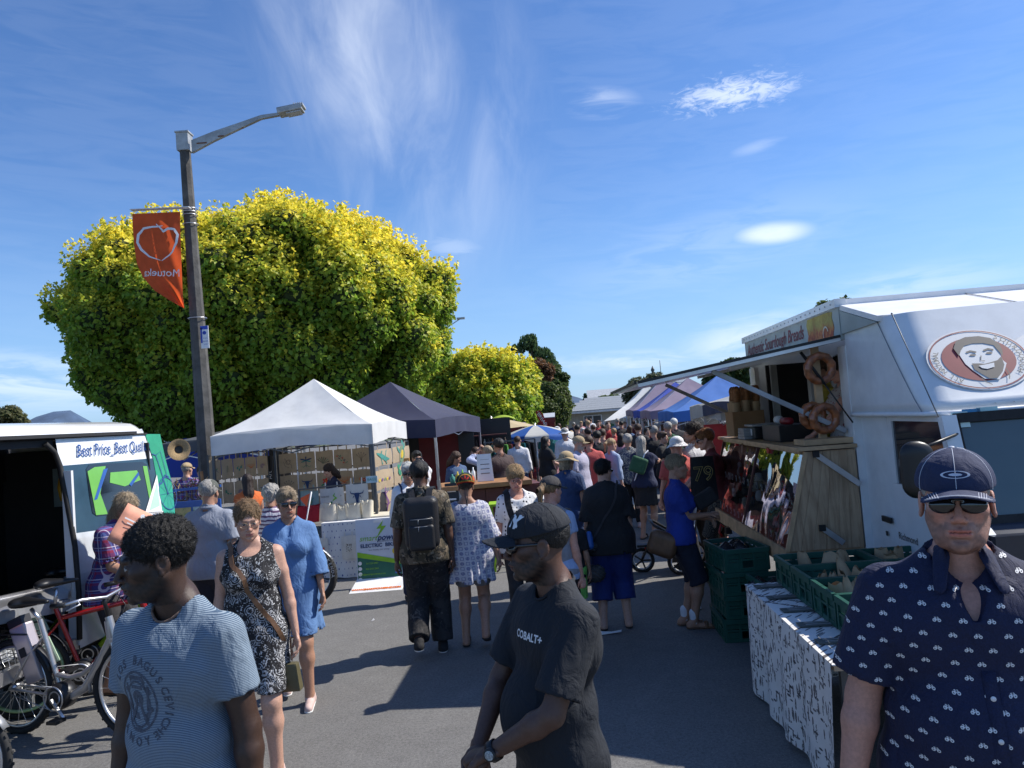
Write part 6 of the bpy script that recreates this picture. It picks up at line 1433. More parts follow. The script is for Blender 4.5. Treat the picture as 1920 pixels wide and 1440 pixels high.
def on_counter():
 p=TF.P(1400,825,x=-.28); c=TF.o+TF.M@Vector((p.x,p.y,1.70)); t=empty('baguette_box',c,-ST,'brown cardboard box holding paper wrapped baguettes on the counter end','box')
 CB=mat('cardboard',(.30,.17,.08),.8,var=.1); b=MB()
 for (x,y,w,d) in ((0,-.19,.34,.012),(0,.19,.34,.012),(-.17,0,.012,.38),(.17,0,.012,.38)): b.box((x,y,.14),(w,d,.28))
 b.box((0,0,.006),(.34,.38,.012)); b.build('carton',CB,t)
 for i in range(9):
  x=-.11+.11*(i%3); y=-.12+.12*(i//3); o=sdf_obj('baguette',[rc((0,0,0),(.02,0,.50),.042,.034,k=.01),fnp(lambda X:.004*np.sin(X[:,2]*70),op='o')],(-.07,-.07,-.07),(.1,.07,.57),.014,mat('baguette crust',(.30,.13,.045),.6,var=.3,vscale=25))
  o.location=c+TF.M@Vector((x,y,.045)); tag(o,'tall baguette in the cardboard box, %s row, %s'%(('front','middle','back')[i//3],('street side','centre','truck side')[i%3]),'baguette','baguettes standing in the cardboard box')
  b=MB(); b.lathe([(.046,.05),(.048,.3),(.05,.34+.02*(i%2))],(0,0,0),10); b.build('paper_sleeve',mat('brown paper',(.42,.30,.18),.8,var=.15),o,fix=False)
 def put(px,py,x,name,label,cat,fn):
  p=TF.P(px,py,x=x); c=TF.o+TF.M@Vector((p.x,p.y,0)); c.z=1.68; t=empty(name,c,-ST,label,cat); fn(t); return t
 def f(t):
  b=MB(); b.box((0,0,.07),(.26,.34,.12)); b.build('body',M_BLK,t,bevel=.01); b=MB(); b.box((0,0,.15),(.3,.36,.02)); b.build('tray',M_STEEL,t); b=MB(); b.box((-.135,-.05,.08),(.006,.05,.07)); b.build('sticker',M_PRW,t)
 put(1432,822,-.25,'weighing_scale','black weighing scale with grey tray in the middle of the counter','scale',f)
 def f(t):
  for i in range(4): b=MB(); b.box((0,0,.02+i*.03),(.24,.3-.02*i,.026)); b.build('paper_bag',M_STEEL,t)
 put(1412,829,-.34,'paper_bag_stack','grey stack of flat paper bags beside the baguette box','paper bags',f)
 def f(t):
  b=MB(); b.box((0,0,.08),(.3,.6,.16)); b.build('body',M_BLK,t,bevel=.01); b=MB(); b.lathe([(0,-.13),(.035,-.12),(.035,.12),(0,.13)],(0,-.05,.19),12,axis='Y'); b.build('roll',mat('dark red roll',(.28,.01,.02),.4),t)
  b=MB(); b.lathe([(0,-.05),(.04,-.05),(.04,.05),(0,.05)],(0,.22,.20),12,axis='Y'); b.build('tape_roll',M_PRW,t)
 put(1475,822,-.2,'till_box','black box with red and white rolls on the counter','box',f)
 p=TF.P(1545,838,y=-.02+.18); c=TF.o+TF.M@Vector((-.20,.16,1.68)); t=empty('bread_stand',c,-ST,'wooden post stand for ring loaves at the near counter end','stand')
 b=MB(); b.box((0,0,.03),(.40,.28,.045)); b.build('base',M_PINE,t); b=MB(); b.box((0.0,0,.45),(.055,.05,.86)); b.build('post',M_PINE,t)
 M_BR=mat('glazed bread',(.28,.09,.03),.3,var=.5,vscale=16,coat=.4)
 for z,r,lab,dx in ((.64,.105,'ring loaf hanging on the upper part of the post',-.0),(.22,.10,'ring loaf resting low on the post, in front',.01),(.25,.085,'ring loaf hanging low behind the front one',-.07)):
  seg=[(r*math.cos(a),0,r*math.sin(a)) for a in [2*PI*k/20 for k in range(21)]]
  pr=[rc(seg[k],seg[k+1],.034,.034,k=.004) for k in range(20)]+[fnp(lambda X:.003*np.sin(np.arctan2(X[:,2],X[:,0])*9+X[:,1]*60),op='o')]
  o=sdf_obj('ring_loaf',pr,(-.2,-.07,-.2),(.2,.07,.2),.01,M_BR); o.location=c+TF.M@Vector((dx,-.06-(.03 if z>.3 else 0)+(0.05 if dx<-.05 else 0),z)); o.rotation_euler=(.1,0,-ST+.15); tag(o,lab,'bread','ring loaves on the wooden stand')
on_counter()
# ------------------------------------------------------------------ crates and cloth table
M_CR=mat('green crate plastic',(.012,.085,.060),.45,var=.12,vscale=4)
_crate=None
def crate(c,rz,label,group,sc=1.0):
 global _crate
 W,Dp,H=.58,.385,.20
 if _crate is None:
  t=empty('crate',(0,0,0),0); 
  for nm,(x,y,w,rzz) in (('long_side',(0,-Dp/2,W,0)),('long_side',(0,Dp/2,W,PI)),('short_side',(-W/2,0,Dp,-PI/2)),('short_side',(W/2,0,Dp,PI/2))):
   b=MB(); R_=Matrix.Rotation(rzz,3,'Z')
   def bx(cx,cz,ww,hh,yy=0,d=.012): 
    q=R_@Vector((cx,yy,0)); b.box((x+q.x,y+q.y,cz),(ww,d,hh),rz=rzz)
   bx(0,.015,w,.03); bx(0,H-.02,w,.04,-.006,.024); bx(0,H*.5,w,.016)
   n=5 if w>.5 else 3
   for i in range(n+1): bx(-w/2+.012+(w-.024)*i/n,H/2,.022,H-.02,-.003)
   for i in range(n):
    if not (w<.5 and i==1): bx(-w/2+w*(i+.5)/n,H*.26,w/n*.98,H*.34,.004,.006)
    bx(-w/2+w*(i+.5)/n,H*.66,w/n*.98,H*.20,.004,.006)
   b.build(nm,M_CR,t,fix=False)
  b=MB(); b.box((0,0,.012),(W-.01,Dp-.01,.014)); b.build('base',M_CR,t); _crate=t; o=t
 else: o=copy_tree(_crate)
 o.location=c; o.rotation_euler=(0,0,rz); tag(o,label,'crate',group); return o
TA=P(1400,1095,5.57); tx0=TA.x
def bread_table():
 A=Vector((1.50,3.75,0)); A=P(1400,1095,5.62); A.z=0; 
 def ut(N):
  co=N.coord('Object'); x,y,z=N.xyz(co); u=(x+y*0)*1.0; a=N.noise(N.vec(x,y,z),6,2,.5); w=N.vec(x+y,z+a*.03,x*.3)
  v,_=N.voro(N.vec((x+y)*1.25,(z)*.42,y*.4),24); v2,_=N.voro(N.vec((x-y)*.42,z*1.2,0),27); v3_=N.noise(N.vec((x+y)*2,z*.9,0),34,2,.5,1.5)
  k=(v.lt(.36)*v3_.gt(.42)).max(v2.lt(.27)*v3_.lt(.58)); return N.mix(k,(.72,.70,.66),N.mix(v3_.step(.4,.6),(.03,.03,.035),(.16,.14,.13)))
 mc=mat('utensil print cloth',rough=.85,fn=ut,var=.05); L=1.78
 p=A-SD*L; cloth_table(p,L,1.35,.75,mc,'trestle table carrying the green bread crates','white cloth printed with dark kitchen utensils in front of the crates',rz=PI/2-ST,seed=2,wave=.018,drop=.70,open_end=True)
bread_table()
for o in list(C.objects):
 if o.get('category') in ('table','tablecloth') and 'crates' in o.get('label',''):
  o.location=Vector(o.location)+SN*1.35
CT=P(1400,1095,5.62)
def on_table(dn,dy,z=0): q=Vector((CT.x,CT.y,0))+SN*dn-SD*dy; q.z=z; return q
M_PBAG=mat('brown paper bag',(.40,.27,.15),.85,var=.12,bump=.3,bscale=30)
names=('farthest','second farthest','second nearest','nearest')
for i in range(4):
 for j in range(2):
  c=on_table(.22+.29+j*.585,.22+i*.41,.764); crate(c,-ST,'green crate on the cloth table, %s in the %s column'%(names[i],('street side','truck side')[j]),'green crates on the cloth table')
  rs=random.Random(i*7+j)
  for k in range(5):
   q=c+Vector((rs.uniform(-.2,.2),rs.uniform(-.11,.11),.02)); t=empty('paper_bag',q,rs.uniform(0,3),'brown paper bag %s in the %s %s crate'%(('leaning left','upright','toppled','half hidden','crumpled')[k],names[i],('street side','truck side')[j]),'paper bag','paper bags in the crates')
   b=MB(); w,h_=rs.uniform(.10,.14),rs.uniform(.17,.23)
   def fn(u,v,w=w,h_=h_,k=k):
    a=2*PI*u; kk=(abs(math.cos(a))**6+abs(math.sin(a))**6)**(-1/6); f=1-.25*v**3; return Vector((w/2*kk*math.cos(a)*f,w*.35*kk*math.sin(a)*(1-.75*v**3),h_*v+.01*math.sin(a*3+k)*v))
   b.grid(fn,12,6); b.build('bag_body',M_PBAG,t,fix=False); t.rotation_euler=(rs.uniform(-.35,.35),rs.uniform(-.35,.35),rs.uniform(0,3))
M_SLT=mat('slate card',(.09,.10,.09),.6,var=.2)
for i,(px,py) in enumerate(((1452,1110),(1472,1128),(1482,1139),(1518,1155),(1562,1190))):
 q=on_table(.15,.12+i*.33,.765); b=MB(); b.box(q,(.24,.09,.006),rz=-ST); o=b.build('name_card',M_SLT); tag(o,'grey name card lying on the cloth, %s from the far end'%('first','second','third','fourth','fifth')[i],'card','name cards on the cloth table')
 b=MB(); 
 for k in range(2): b.box(q+Vector((0,.02-.035*k,.004)),(.16,.012,.002),rz=-ST)
 b.build('card_lettering',M_STEEL,o)
for si,(px,py,n) in enumerate(((1372,1140,4),(1432,1200,3))):
 g=G(px,py)+SN*.15; g2=(1.90,7.0) if si==0 else (2.0,6.35)
 for k in range(n): crate(Vector((g2[0]+.1*si+.02*(k%2),g2[1],.003+k*.202)),-ST+PI/2+.04*k,'green crate on the road under the cabinet, %s in the %s stack'%(('lowest','second up','third up','topmost')[k] if n==4 else ('bottom','middle','top')[k],('far','near')[si]),'green crates stacked on the road')
 rs=random.Random(si+20)
 for k in range(4):
  q=Vector((g2[0]+rs.uniform(-.1,.1),g2[1]+rs.uniform(-.2,.2),n*.202-.17)); t=empty('plastic_bag',q,k,'dark plastic bag %s the top crate of the %s stack'%(('front left in','back left in','front right in','back right in')[k],('far','near')[si]),'plastic bag','dark bags in the stacked crates')
  b=MB(); b.grid(lambda u,v:Vector(((.10+.02*math.sin(u*40+v*9))*math.cos(2*PI*u)*math.sin(PI*min(v+.15,1)),(.10+.02*math.sin(u*33))*math.sin(2*PI*u)*math.sin(PI*min(v+.15,1)),.22*v)),16,7); b.build('bag_body',mat('black bag plastic',(.02,.022,.025),.25),t,fix=False)
b=MB(); b.bar((1.80,6.0,.0),(1.84,6.12,.32),.09,.02); tag(b.build('wood_plank',M_PINE),'short pale plank leaning against the near crate stack','plank')
# ------------------------------------------------------------------ pushchair
def stroller():
 g=G(1262,1070); t=empty('pushchair',g,-.15,'black three wheeled pushchair with red-shoed toddler beyond the blue polo woman','pushchair')
 def wh(x,y,r,nm='wheel'):
  b=MB(); b.tube([(x+r*math.cos(a),y,r+.01+r*math.sin(a)) for a in [2*PI*k/24 for k in range(24)]],.022,8,closed=True); w=b.build(nm,M_RUB,t,fix=False)
  b=MB(); b.tube([(x+(r-.03)*math.cos(a),y,r+.01+(r-.03)*math.sin(a)) for a in [2*PI*k/24 for k in range(24)]],.011,6,closed=True); b.build('rim',M_PRW,w,fix=False)
  for k in range(5): a=2*PI*k/5; b=MB(); b.bar((x,y,r+.01),(x+(r-.03)*math.cos(a),y,r+.01+(r-.03)*math.sin(a)),.025,.02); b.build('spoke',M_BLK,w)
 wh(-.38,0,.14,'front_wheel'); wh(.10,-.25,.15,'rear_wheel'); wh(.30,.25,.15,'rear_wheel')
 b=MB()
 for s_ in (-1,1): b.tube([(-.38,0,.16),(-.30,.1*s_,.32),(.0,.24*s_,.40),(.16,.25*s_,.16)],.016,6); b.tube([(-.0,.24*s_,.38),(.25,.25*s_,.8),(.36,.24*s_,.98)],.016,6)
 b.tube([(.36,-.24,.98),(.40,0,1.0),(.36,.24,.98)],.018,6); b.build('frame',M_BLK,t,fix=False)
 sdf_obj('seat',[rc((-.05,-.12,.38),(-.05,.12,.38),.07,.07,sq=((0,0,1),1.3),k=.06),rc((.05,-.1,.42),(.22,-.1,.80),.07,.06,k=.06),rc((.05,.1,.42),(.22,.1,.80),.07,.06,k=.06),rc((.08,0,.42),(.2,0,.8),.09,.08,k=.06)],(-.3,-.35,.2),(.45,.35,1),.025,mat('dark grey pushchair cloth',(.03,.03,.035),.8),t)
 b=MB(); b.tube([(-.02,-.22,.50),(-.20,-.20,.62),(-.24,0,.66),(-.20,.20,.62),(-.02,.22,.50)],.018,8); b.build('bumper_bar',M_BLK,t)
 b=MB(); b.box((.12,0,.20),(.36,.36,.14)); b.build('shopping_basket',MATS['dark grey pushchair cloth'],t,bevel=.03)
 b=MB(); b.box((-.36,0,.35),(.14,.24,.03)); b.build('footrest',M_BLK,t)
stroller()
# ------------------------------------------------------------------ people
def rotm(yaw=0,pitch=0,roll=0):
 return np.array(Matrix.Rotation(yaw,3,'Z')@Matrix.Rotation(pitch,3,'X')@Matrix.Rotation(roll,3,'Y'),dtype=float)
def ik(a,c,l1,l2,pole):
 a=np.array(a,float);c=np.array(c,float); d=c-a; L=np.linalg.norm(d); mx=(l1+l2)*.995
 if L>mx: c=a+d/L*mx; d=c-a; L=mx
 d/=L; x=(l1*l1-l2*l2+L*L)/(2*L); h=math.sqrt(max(0,l1*l1-x*x)); p=np.array(pole,float); p=p-d*(p@d); p/=np.linalg.norm(p)+1e-9
 return a+d*x+p*h,c
M_SKIN=vcmat('skin',rough=.43,var=.10,vscale=90,spec=.45,bump=.22,bscale=420)
def hairm(name,c,c2=None):
 def fn(N):
  x,y,z=N.xyz(N.coord('Object')); n=N.noise(N.vec(x*110,y*110,z*14),2.0,4,.75,.6); return N.mix(n.step(.34,.66),[v*.38 for v in c],c2 or [min(1,v*1.7) for v in c])
 return mat('hair '+name,rough=.55,fn=fn,var=.1,bump=.5,bscale=260,spec=.4)
HM=dict(black=hairm('black',(.009,.008,.007)),brown=hairm('brown',(.06,.03,.016)),dkbrown=hairm('dark brown',(.022,.012,.009)),blond=hairm('blond',(.36,.24,.12)),sandy=hairm('sandy',(.19,.115,.055)),grey=hairm('grey',(.30,.28,.25)),white=hairm('white',(.62,.60,.55)),greyblond=hairm('grey blond',(.30,.22,.13),(.52,.40,.26)),ginger=hairm('ginger',(.24,.095,.03)))
SK=dict(fair=(.52,.30,.215),tan=(.40,.215,.14),pink=(.56,.28,.20),dark=(.055,.029,.019),brown=(.11,.056,.038),olive=(.30,.165,.10))
def cl(name,c,rough=.85,var=.08,**k): return mat('cloth '+name,c,rough,var=var,vscale=5,bump=.5,bscale=220,**k)
def head_prims(sex,fine=True,jaw=1.):
 w=1 if sex=='m' else .94
 p=[el((0,.020,.036),(.074*w,.093,.080),k=.01),el((0,-.020,-.025),(.062*w,.070,.088),k=.03),el((0,-.046,-.078),(.046*w*jaw,.042,.034),k=.03),el((0,-.078,-.099),(.019*jaw,.014,.014),k=.02),
  rc((0,.022,-.04),(0,.028,-.12),.052,.052,k=.03)]
 for s in (-1,1): p+=[el((s*.045*w,-.052,-.014),(.020,.026,.018),k=.025),rc((s*.052*w,.0,-.045),(s*.036*w*jaw,-.040,-.088),.016,.014,k=.03)]
 p+=[rc((-.034,-.082,.024),(.034,-.082,.024),.009,.009,k=.014)]
 if fine:
  for s in (-1,1): p+=[el((s*.031,-.101,.003),(.019,.017,.0125),k=.014,op='-')]
  for s in (-1,1): p+=[el((s*.0305,-.0755,.002),(.0155,.0125,.0125),k=.003)]
 p+=[rc((0,-.084,.014),(0,-.108,-.026),.0065,.0105,k=.010),el((0,-.106,-.031),(.010,.009,.008),k=.006)]
 if fine:
  for s in (-1,1): p+=[el((s*.012,-.098,-.033),(.0085,.010,.0075),k=.005),el((s*.006,-.104,-.0405),(.0035,.005,.003),k=.003,op='-')]
  p+=[el((0,-.082,-.060),(.030,.016,.022),k=.014),rc((-.019,-.090,-.0585),(0,-.0985,-.0565),.004,.0055,k=.005),rc((.019,-.090,-.0585),(0,-.0985,-.0565),.004,.0055,k=.005),
   rc((-.015,-.090,-.069),(.015,-.090,-.069),.0072,.0072,k=.006),rc((-.024,-.0905,-.0635),(0,-.1015,-.0632),.0016,.0016,k=.003,op='-'),rc((.024,-.0905,-.0635),(0,-.1015,-.0632),.0016,.0016,k=.003,op='-'),
   rc((-.014,-.092,-.082),(.014,-.092,-.082),.004,.004,k=.008,op='-')]
  for s in (-1,1):
   p+=[el((s*.079*w,.012,-.004),(.0075,.021,.031),k=.006),el((s*.086*w,.006,-.001),(.006,.011,.017),k=.004,op='-'),el((s*.082*w,.003,-.032),(.005,.008,.009),k=.005)]
 else:
  p+=[el((0,-.088,-.062),(.024,.014,.012),k=.012)]
  for s in (-1,1): p+=[el((s*.078*w,.010,-.004),(.010,.020,.029),k=.008)]
 return p
def sstep(x,a,b): t=np.clip((x-a)/(b-a),0,1); return t*t*(3-2*t)
def face_cols(v,skin,beard=None,brow=(.03,.02,.015),lips=None,eyes=True,stub=0,makeup=0,iris=(.05,.03,.02)):
 x,y,z=v[:,0],v[:,1],v[:,2]; sk=np.array(skin); c=np.tile(sk,(len(v),1)); red=np.array([1.15,.78,.72])
 def mix(k,col): nonlocal c; k=np.clip(k,0,1)[:,None]; c=c*(1-k)+np.array(col)*k
 n1=wob(v.astype(np.float32),60,3); n2=wob(v.astype(np.float32),260,5)
 front=sstep(-y,.04,.07)
 mix(.35*np.exp(-(((np.abs(x)-.042)/.022)**2+((z+.022)/.020)**2))*front,sk*red); mix(.4*np.exp(-((x/.016)**2+((z+.028)/.016)**2))*front,sk*red)
 lp=np.array(lips) if lips is not None else sk*np.array([1.05,.62,.60])
 lz=.0060+.0035*(1-np.abs(x)/.024)
 mix(.9*sstep(lz+.002-np.abs(z+.0635),0,.003)*(np.abs(x)<.0235)*(y<-.075),lp); mix(.8*(np.abs(z+.0635)<.0013)*(np.abs(x)<.023)*(y<-.075),lp*.25)
 by=.026+.004*np.cos((np.abs(x)-.030)/.02*1.2)
 mix(.85*sstep(.0055-np.abs(z-by),0,.003)*(np.abs(x)>.013)*(np.abs(x)<.051)*front*(.75+.35*n2),brow)
 if eyes:
  for s in (-1,1):
   dx=x-s*.0305; dz=z-.002; ln=(.0068*(1-(dx/.0145)**2)); on=(np.abs(dz)<ln)*(np.abs(dx)<.0145)*(y<-.078)
   mix(on*.95,(.55,.53,.50)); r=np.sqrt(dx*dx+dz*dz); mix(on*(r<.0060),iris); mix(on*(r<.0028),(.005,.005,.005))
   edge=(np.abs(np.abs(dz)-ln)<.0013)*(np.abs(dx)<.0155)*(y<-.075); mix(edge*(.75*(dz>0)+.25),sk*.22)
 if stub or beard is not None:
  bz=sstep(-.035-z-.55*np.clip(.05-np.abs(x),0,1)*0,0,.018)
  side=sstep(np.abs(x),.045,.06)*sstep(-z,.0,.03)*sstep(-y,-.02,.02)
  ch=sstep(-z,.070,.082)+sstep(-z,.040,.050)*sstep(np.abs(x),.024,.036); mu=((z<-.040)&(z>-.056)&(np.abs(x)<.032)).astype(float)
  k=np.clip(ch+mu*.9+side*.9,0,1)*sstep(-y,-.035,.0)*(1-((np.abs(z+.0635)<.0075)&(np.abs(x)<.022)).astype(float))
  mix(k*(stub if stub else .97)*(.8+.3*n2),beard if beard is not None else (.05,.04,.035))
 return np.clip(c,0,1)
def hair_prims(style,sex='m'):
 w=1 if sex=='m' else .95
 cap=[el((0,.024,.042),(.083*w,.100,.086),k=.01)]
 face=[el((0,-.115,-.030),(.078,.072,.098),k=.012,op='-')]
 ear=[el((s*.088,.0,-.02),(.020,.026,.036),k=.01,op='-') for s in (-1,1)]
 if style=='buzz': return [el((0,.022,.038),(.0775,.0965,.0835),k=.01)]+face+ear+[pl((0,.04,-.045),(0,.25,-1),k=.01),fnp(lambda X:.0014*wob(X,420,2),op='o')]
 if style=='afro': return [el((0,.022,.043),(.085,.103,.088),k=.01)]+face+ear+[pl((0,.04,-.055),(0,.2,-1),k=.01),fnp(lambda X:.0030*wob(X,170,2)+.0034*wob(X,470,4),op='o')]
 if style=='short': return [el((0,.025,.044),(.086*w,.104,.090),k=.01),el((0,-.055,.088),(.055,.035,.025),k=.02)]+face+ear+[pl((0,.04,-.062),(0,.25,-1),k=.012),fnp(lambda X:.0042*wob(X*np.array([1,1,.4],dtype=np.float32),120,1)+.0015*wob(X,330,2),op='o')]
 if style=='fluffy': return [el((0,.026,.046),(.096*w,.112,.096),k=.01),el((0,-.045,.085),(.07,.05,.035),k=.02)]+face+[el((0,-.12,-.03),(.07,.072,.085),k=.012,op='-'),pl((0,.04,-.075),(0,.25,-1),k=.012),fnp(lambda X:.006*wob(X*np.array([1,1,.6],dtype=np.float32),75,1)+.002*wob(X,260,1),op='o')]
 if style=='curly': return [el((0,.028,.045),(.102*w,.115,.100),k=.01),rc((0,.05,0),(0,.05,-.04),.08,.06,k=.03)]+face+[pl((0,.04,-.085),(0,.2,-1),k=.012),fnp(lambda X:.009*wob(X,95,1)+.004*wob(X,240,3),op='o')]
 if style=='tied': return [el((0,.026,.043),(.084*w,.100,.088),k=.01),el((0,.118,.03),(.034,.030,.034),k=.02)]+face+[el((s*.088,.0,-.02),(.020,.026,.036),k=.01,op='-') for s in (-1,1)]+[pl((0,.04,-.06),(0,.3,-1),k=.012),fnp(lambda X:.0045*wob(X,130,1)+.002*wob(X,300,1),op='o')]
 if style=='bob': return cap+[rc((0,.035,.0),(0,.045,-.075),.083,.075,k=.03)]+[el((0,-.11,-.045),(.070,.085,.10),k=.012,op='-'),pl((0,0,-.12),(0,0,-1),k=.01),fnp(lambda X:.005*wob(X*np.array([1,1,.25],dtype=np.float32),120,1),op='o')]
 if style in('long','longer'):
  L=-.20 if style=='long' else -.32
  return cap+[rc((0,.035,.0),(0,.065,L*.6),.084,.075,k=.03),rc((-.03,.07,L*.5),(-.03,.085,L),.05,.03,k=.03),rc((.03,.07,L*.5),(.03,.085,L),.05,.03,k=.03),el((0,-.11,-.055),(.068,.085,.12),k=.012,op='-'),fnp(lambda X:.006*wob(X*np.array([1,1,.18],dtype=np.float32),120,1),op='o')]
 if style=='ponytail': return cap+face+ear+[rc((0,.11,.045),(0,.155,.0),.026,.032,k=.02),rc((0,.155,.0),(0,.150,-.15),.032,.012,k=.02),fnp(lambda X:.004*wob(X*np.array([1,1,.25],dtype=np.float32),130,1),op='o')]
def cap_prims(tilt=.0):
 return [el((0,.014,.048),(.091,.109,.088),k=.01),pl((0,0,.040),(0,.12+tilt,-1),k=.004)]
def brim_fn(X):
 x,y,z=X[:,0],X[:,1],X[:,2]; zc=.040-4.2*x*x-.07*(-y-.09); r=(np.sqrt((x/.080)**2+((y+.092)/.092)**2)-1)*.075
 return np.maximum(np.maximum(r,np.abs(z-zc)-.0028),y+.075)
def xform(vs,R,c,s=1): return (np.asarray(vs)*s)@np.array(R).T+np.array(c)
def bound(prims_lo,prims_hi): return prims_lo,prims_hi
class Person:
 def __init__(s,label,px,py,Y,yaw,H=1.72,sex='m',b=1.0,skin='fair',lean=0,head=(0,0,0),hl=None,hr=None,fl=(0,0),fr=(0,0),res=.014,hres=.006,group='people at the market',belly=0,sh=0,hand='relax',bust=None,heel=(0,0),legw=1,loc=None,pel=0,el_=None,er_=None,hdl=None,hdr=None,neck=0,splay=.10,hx=0):
  s.s=H/1.75; k=s.s; s.sex=sex; s.res=res; s.hres=hres; s.skin=SK[skin] if isinstance(skin,str) else skin; s.b=b
  q=Vector(loc) if loc else P(px,py,Y); q.z=0; s.t=empty('person',q,rad(yaw),label,'person',group)
  W=1.0 if sex=='m' else .88; s.W=W; s.belly=belly
  L_=rotm(rad(sh),rad(lean)); pv=np.array((0,pel,.94))
  s.pv=pv; s.L=L_
  def tp(p): return (L_@(np.array(p,float)-np.array((0,0,.94)))+pv)*k
  s.tp=tp; s.ty=L_@np.array((0,1,0)); s.k=k
  s.shl=tp((.180*W,.005,1.400)); s.shr=tp((-.180*W,.005,1.400))
  s.nb=tp((0,.012,1.47)); s.HC=tp((hx,-.018-neck,1.632-abs(head[1])*.0003)); s.HR=rotm(rad(head[0]),rad(head[1]),rad(head[2]))
  dl=(.235*W+.03*b,-.02,.80); dr=(-.235*W-.03*b,-.02,.80)
  hl=np.array(hl if hl is not None else dl)*k; hr=np.array(hr if hr is not None else dr)*k
  s.ell,s.wl=ik(s.shl,hl,.285*k,.255*k,el_ or (.35,.9,-.2)); s.elr,s.wr=ik(s.shr,hr,.285*k,.255*k,er_ or (-.35,.9,-.2))
  s.hipl=np.array((.088,0,.90))*k+np.array((0,pel,0))*k; s.hipr=np.array((-.088,0,.90))*k+np.array((0,pel,0))*k
  s.legw=legw
  def leg(hip,f,x,hl_):
   an=np.array((x+f[1] if isinstance(f,(tuple,list)) else x,f[0],.085+hl_))*k; kn,an=ik(hip,an,.43*k,.415*k,(0,-1,0)); return kn,an
  s.knl,s.anl=leg(s.hipl,fl,splay,heel[0]); s.knr,s.anr=leg(s.hipr,fr,-splay,heel[1]); s.heel=heel
  s.hand=hand; s.bust=(bust if bust is not None else (1 if sex=='f' else 0)); s.hd=(hdl,hdr)
 def torso(s,off=0,kk=.05,lo=.0):
  tp,k,b,W,ty=s.tp,s.k,s.b,s.W,s.ty; sq=lambda f:(ty,f); p=[]
  hw=.078 if s.sex=='m' else .085
  p.append(rc(tp((0,0,.98)),tp((0,0,1.32)),(.112*b+off)*k,(.118*b+off)*k,sq=sq(1.12),k=kk))
  p.append(rc(tp((-hw*b,.008,.92)),tp((hw*b,.008,.92)),(.105*b+off)*k,(.105*b+off)*k,sq=sq(1.02),k=kk))
  wv=.066 if s.sex=='m' else .048
  p.append(rc(tp((-wv*b,-.002,1.10)),tp((wv*b,-.002,1.10)),(.100*b+off)*k,(.100*b+off)*k,sq=sq(1.08),k=kk))
  p.append(rc(tp((-.088*W,.005,1.31)),tp((.088*W,.005,1.31)),(.108*b**.7+off)*k,(.108*b**.7+off)*k,sq=sq(1.10),k=kk))
  p.append(rc(tp((-.145*W,.008,1.393)),tp((.145*W,.008,1.393)),(.054+off*.5)*k,(.054+off*.5)*k,k=.04))
  for q in (-1,1): p.append(rc(tp((q*.135*W,.010,1.405)),tp((0,.018,1.505)),(.036+off*.5)*k,(.046+off*.3)*k,k=.03))
  if s.bust:
   for q in (-1,1): p.append(el(tp((q*.070,-.085*b,1.265)),np.array((.060,.058,.060))*k*(.8+.25*s.bust)+off,k=.03))
  if s.belly: p.append(el(tp((0,-.055-s.belly*.4,1.07)),np.array((.13,.10+s.belly*.5,.14))*k+off,k=.06))
  return p
 def arm_prims(s,off=0,kk=.02):
  k=s.k; bb=s.b**.6*(1 if s.sex=='m' else .86); p=[]
  for a,e,w in ((s.shl,s.ell,s.wl),(s.shr,s.elr,s.wr)):
   m=a+(e-a)*.45; f=e+(w-e)*.25
   p+=[rc(a,m,(.058*bb+off)*k,(.049*bb+off)*k,k=kk),rc(m,e,(.049*bb+off)*k,(.039*bb+off)*k,k=kk),rc(e,f,(.039*bb+off)*k,(.041*bb+off)*k,k=kk),rc(f,w,(.041*bb+off)*k,(.0265*bb+off)*k,k=kk)]
  return p
 def leg_prims(s,off=0,kk=.03):
  k=s.k; p=[]; lb=s.b**.5*s.legw*(1 if s.sex=='m' else 1.03)
  for h,n,a in ((s.hipl,s.knl,s.anl),(s.hipr,s.knr,s.anr)):
   c=n+(a-n)*.30
   p+=[rc(h,n,(.090*lb+off)*k,(.056*lb+off)*k,k=kk),rc(n,c,(.053*lb+off)*k,(.056*lb+off)*k,k=kk),el(c+np.array((0,.018,0))*k,np.array((.048*lb,.05*lb,.10))*k+off,k=kk),rc(c,a,(.050*lb+off)*k,(.037*lb+off)*k,k=kk)]
  return p
 def hand_prims(s,w,e,side,style,hd=None):
  k=s.k*(1 if s.sex=='m' else .92); d=(w-e); d/=np.linalg.norm(d)
  if hd is not None: d=np.array(hd,float); d/=np.linalg.norm(d)
  nrm=np.array((-side*1.0,-.25,0.)) if abs(d[2])>.55 else np.array((-side*.4,0,-1.)); nrm-=d*(nrm@d); nrm/=np.linalg.norm(nrm); sd=np.cross(d,nrm)*side
  p=[rc(w-d*.03*k,w+d*.075*k,.026*k,.037*k,sq=(nrm,1.75),k=.012),rc(w+d*.045*k-sd*.022*k,w+d*.08*k+sd*.022*k,.022*k,.022*k,sq=(nrm,1.5),k=.012)]
  cur={'relax':(.30,.55,.6),'grip':(1.0,1.35,1.0),'flat':(.05,.1,.1)}[style]
  for i,l in enumerate((.042,.047,.044,.034)):
   o=w+d*(.088-.004*abs(i-1.3))*k+sd*(i-1.5)*-.0195*k; a=o; dr=d; 
   for j,ln in enumerate((l,l*.62,l*.5)):
    an=cur[j]*(1+.12*i); dr=dr*math.cos(an)+nrm*math.sin(an)*1.0; dr/=np.linalg.norm(dr)
    c=a+dr*ln*k*.95; r0=.0095-.0010*j-.0006*(i==3); p.append(rc(a,c,r0*k,(r0-.0009)*k,k=.003)); 
    nn2=np.cross(np.cross(dr,nrm),dr); nrm2=nn2/np.linalg.norm(nn2); a=c
    dd_=dr
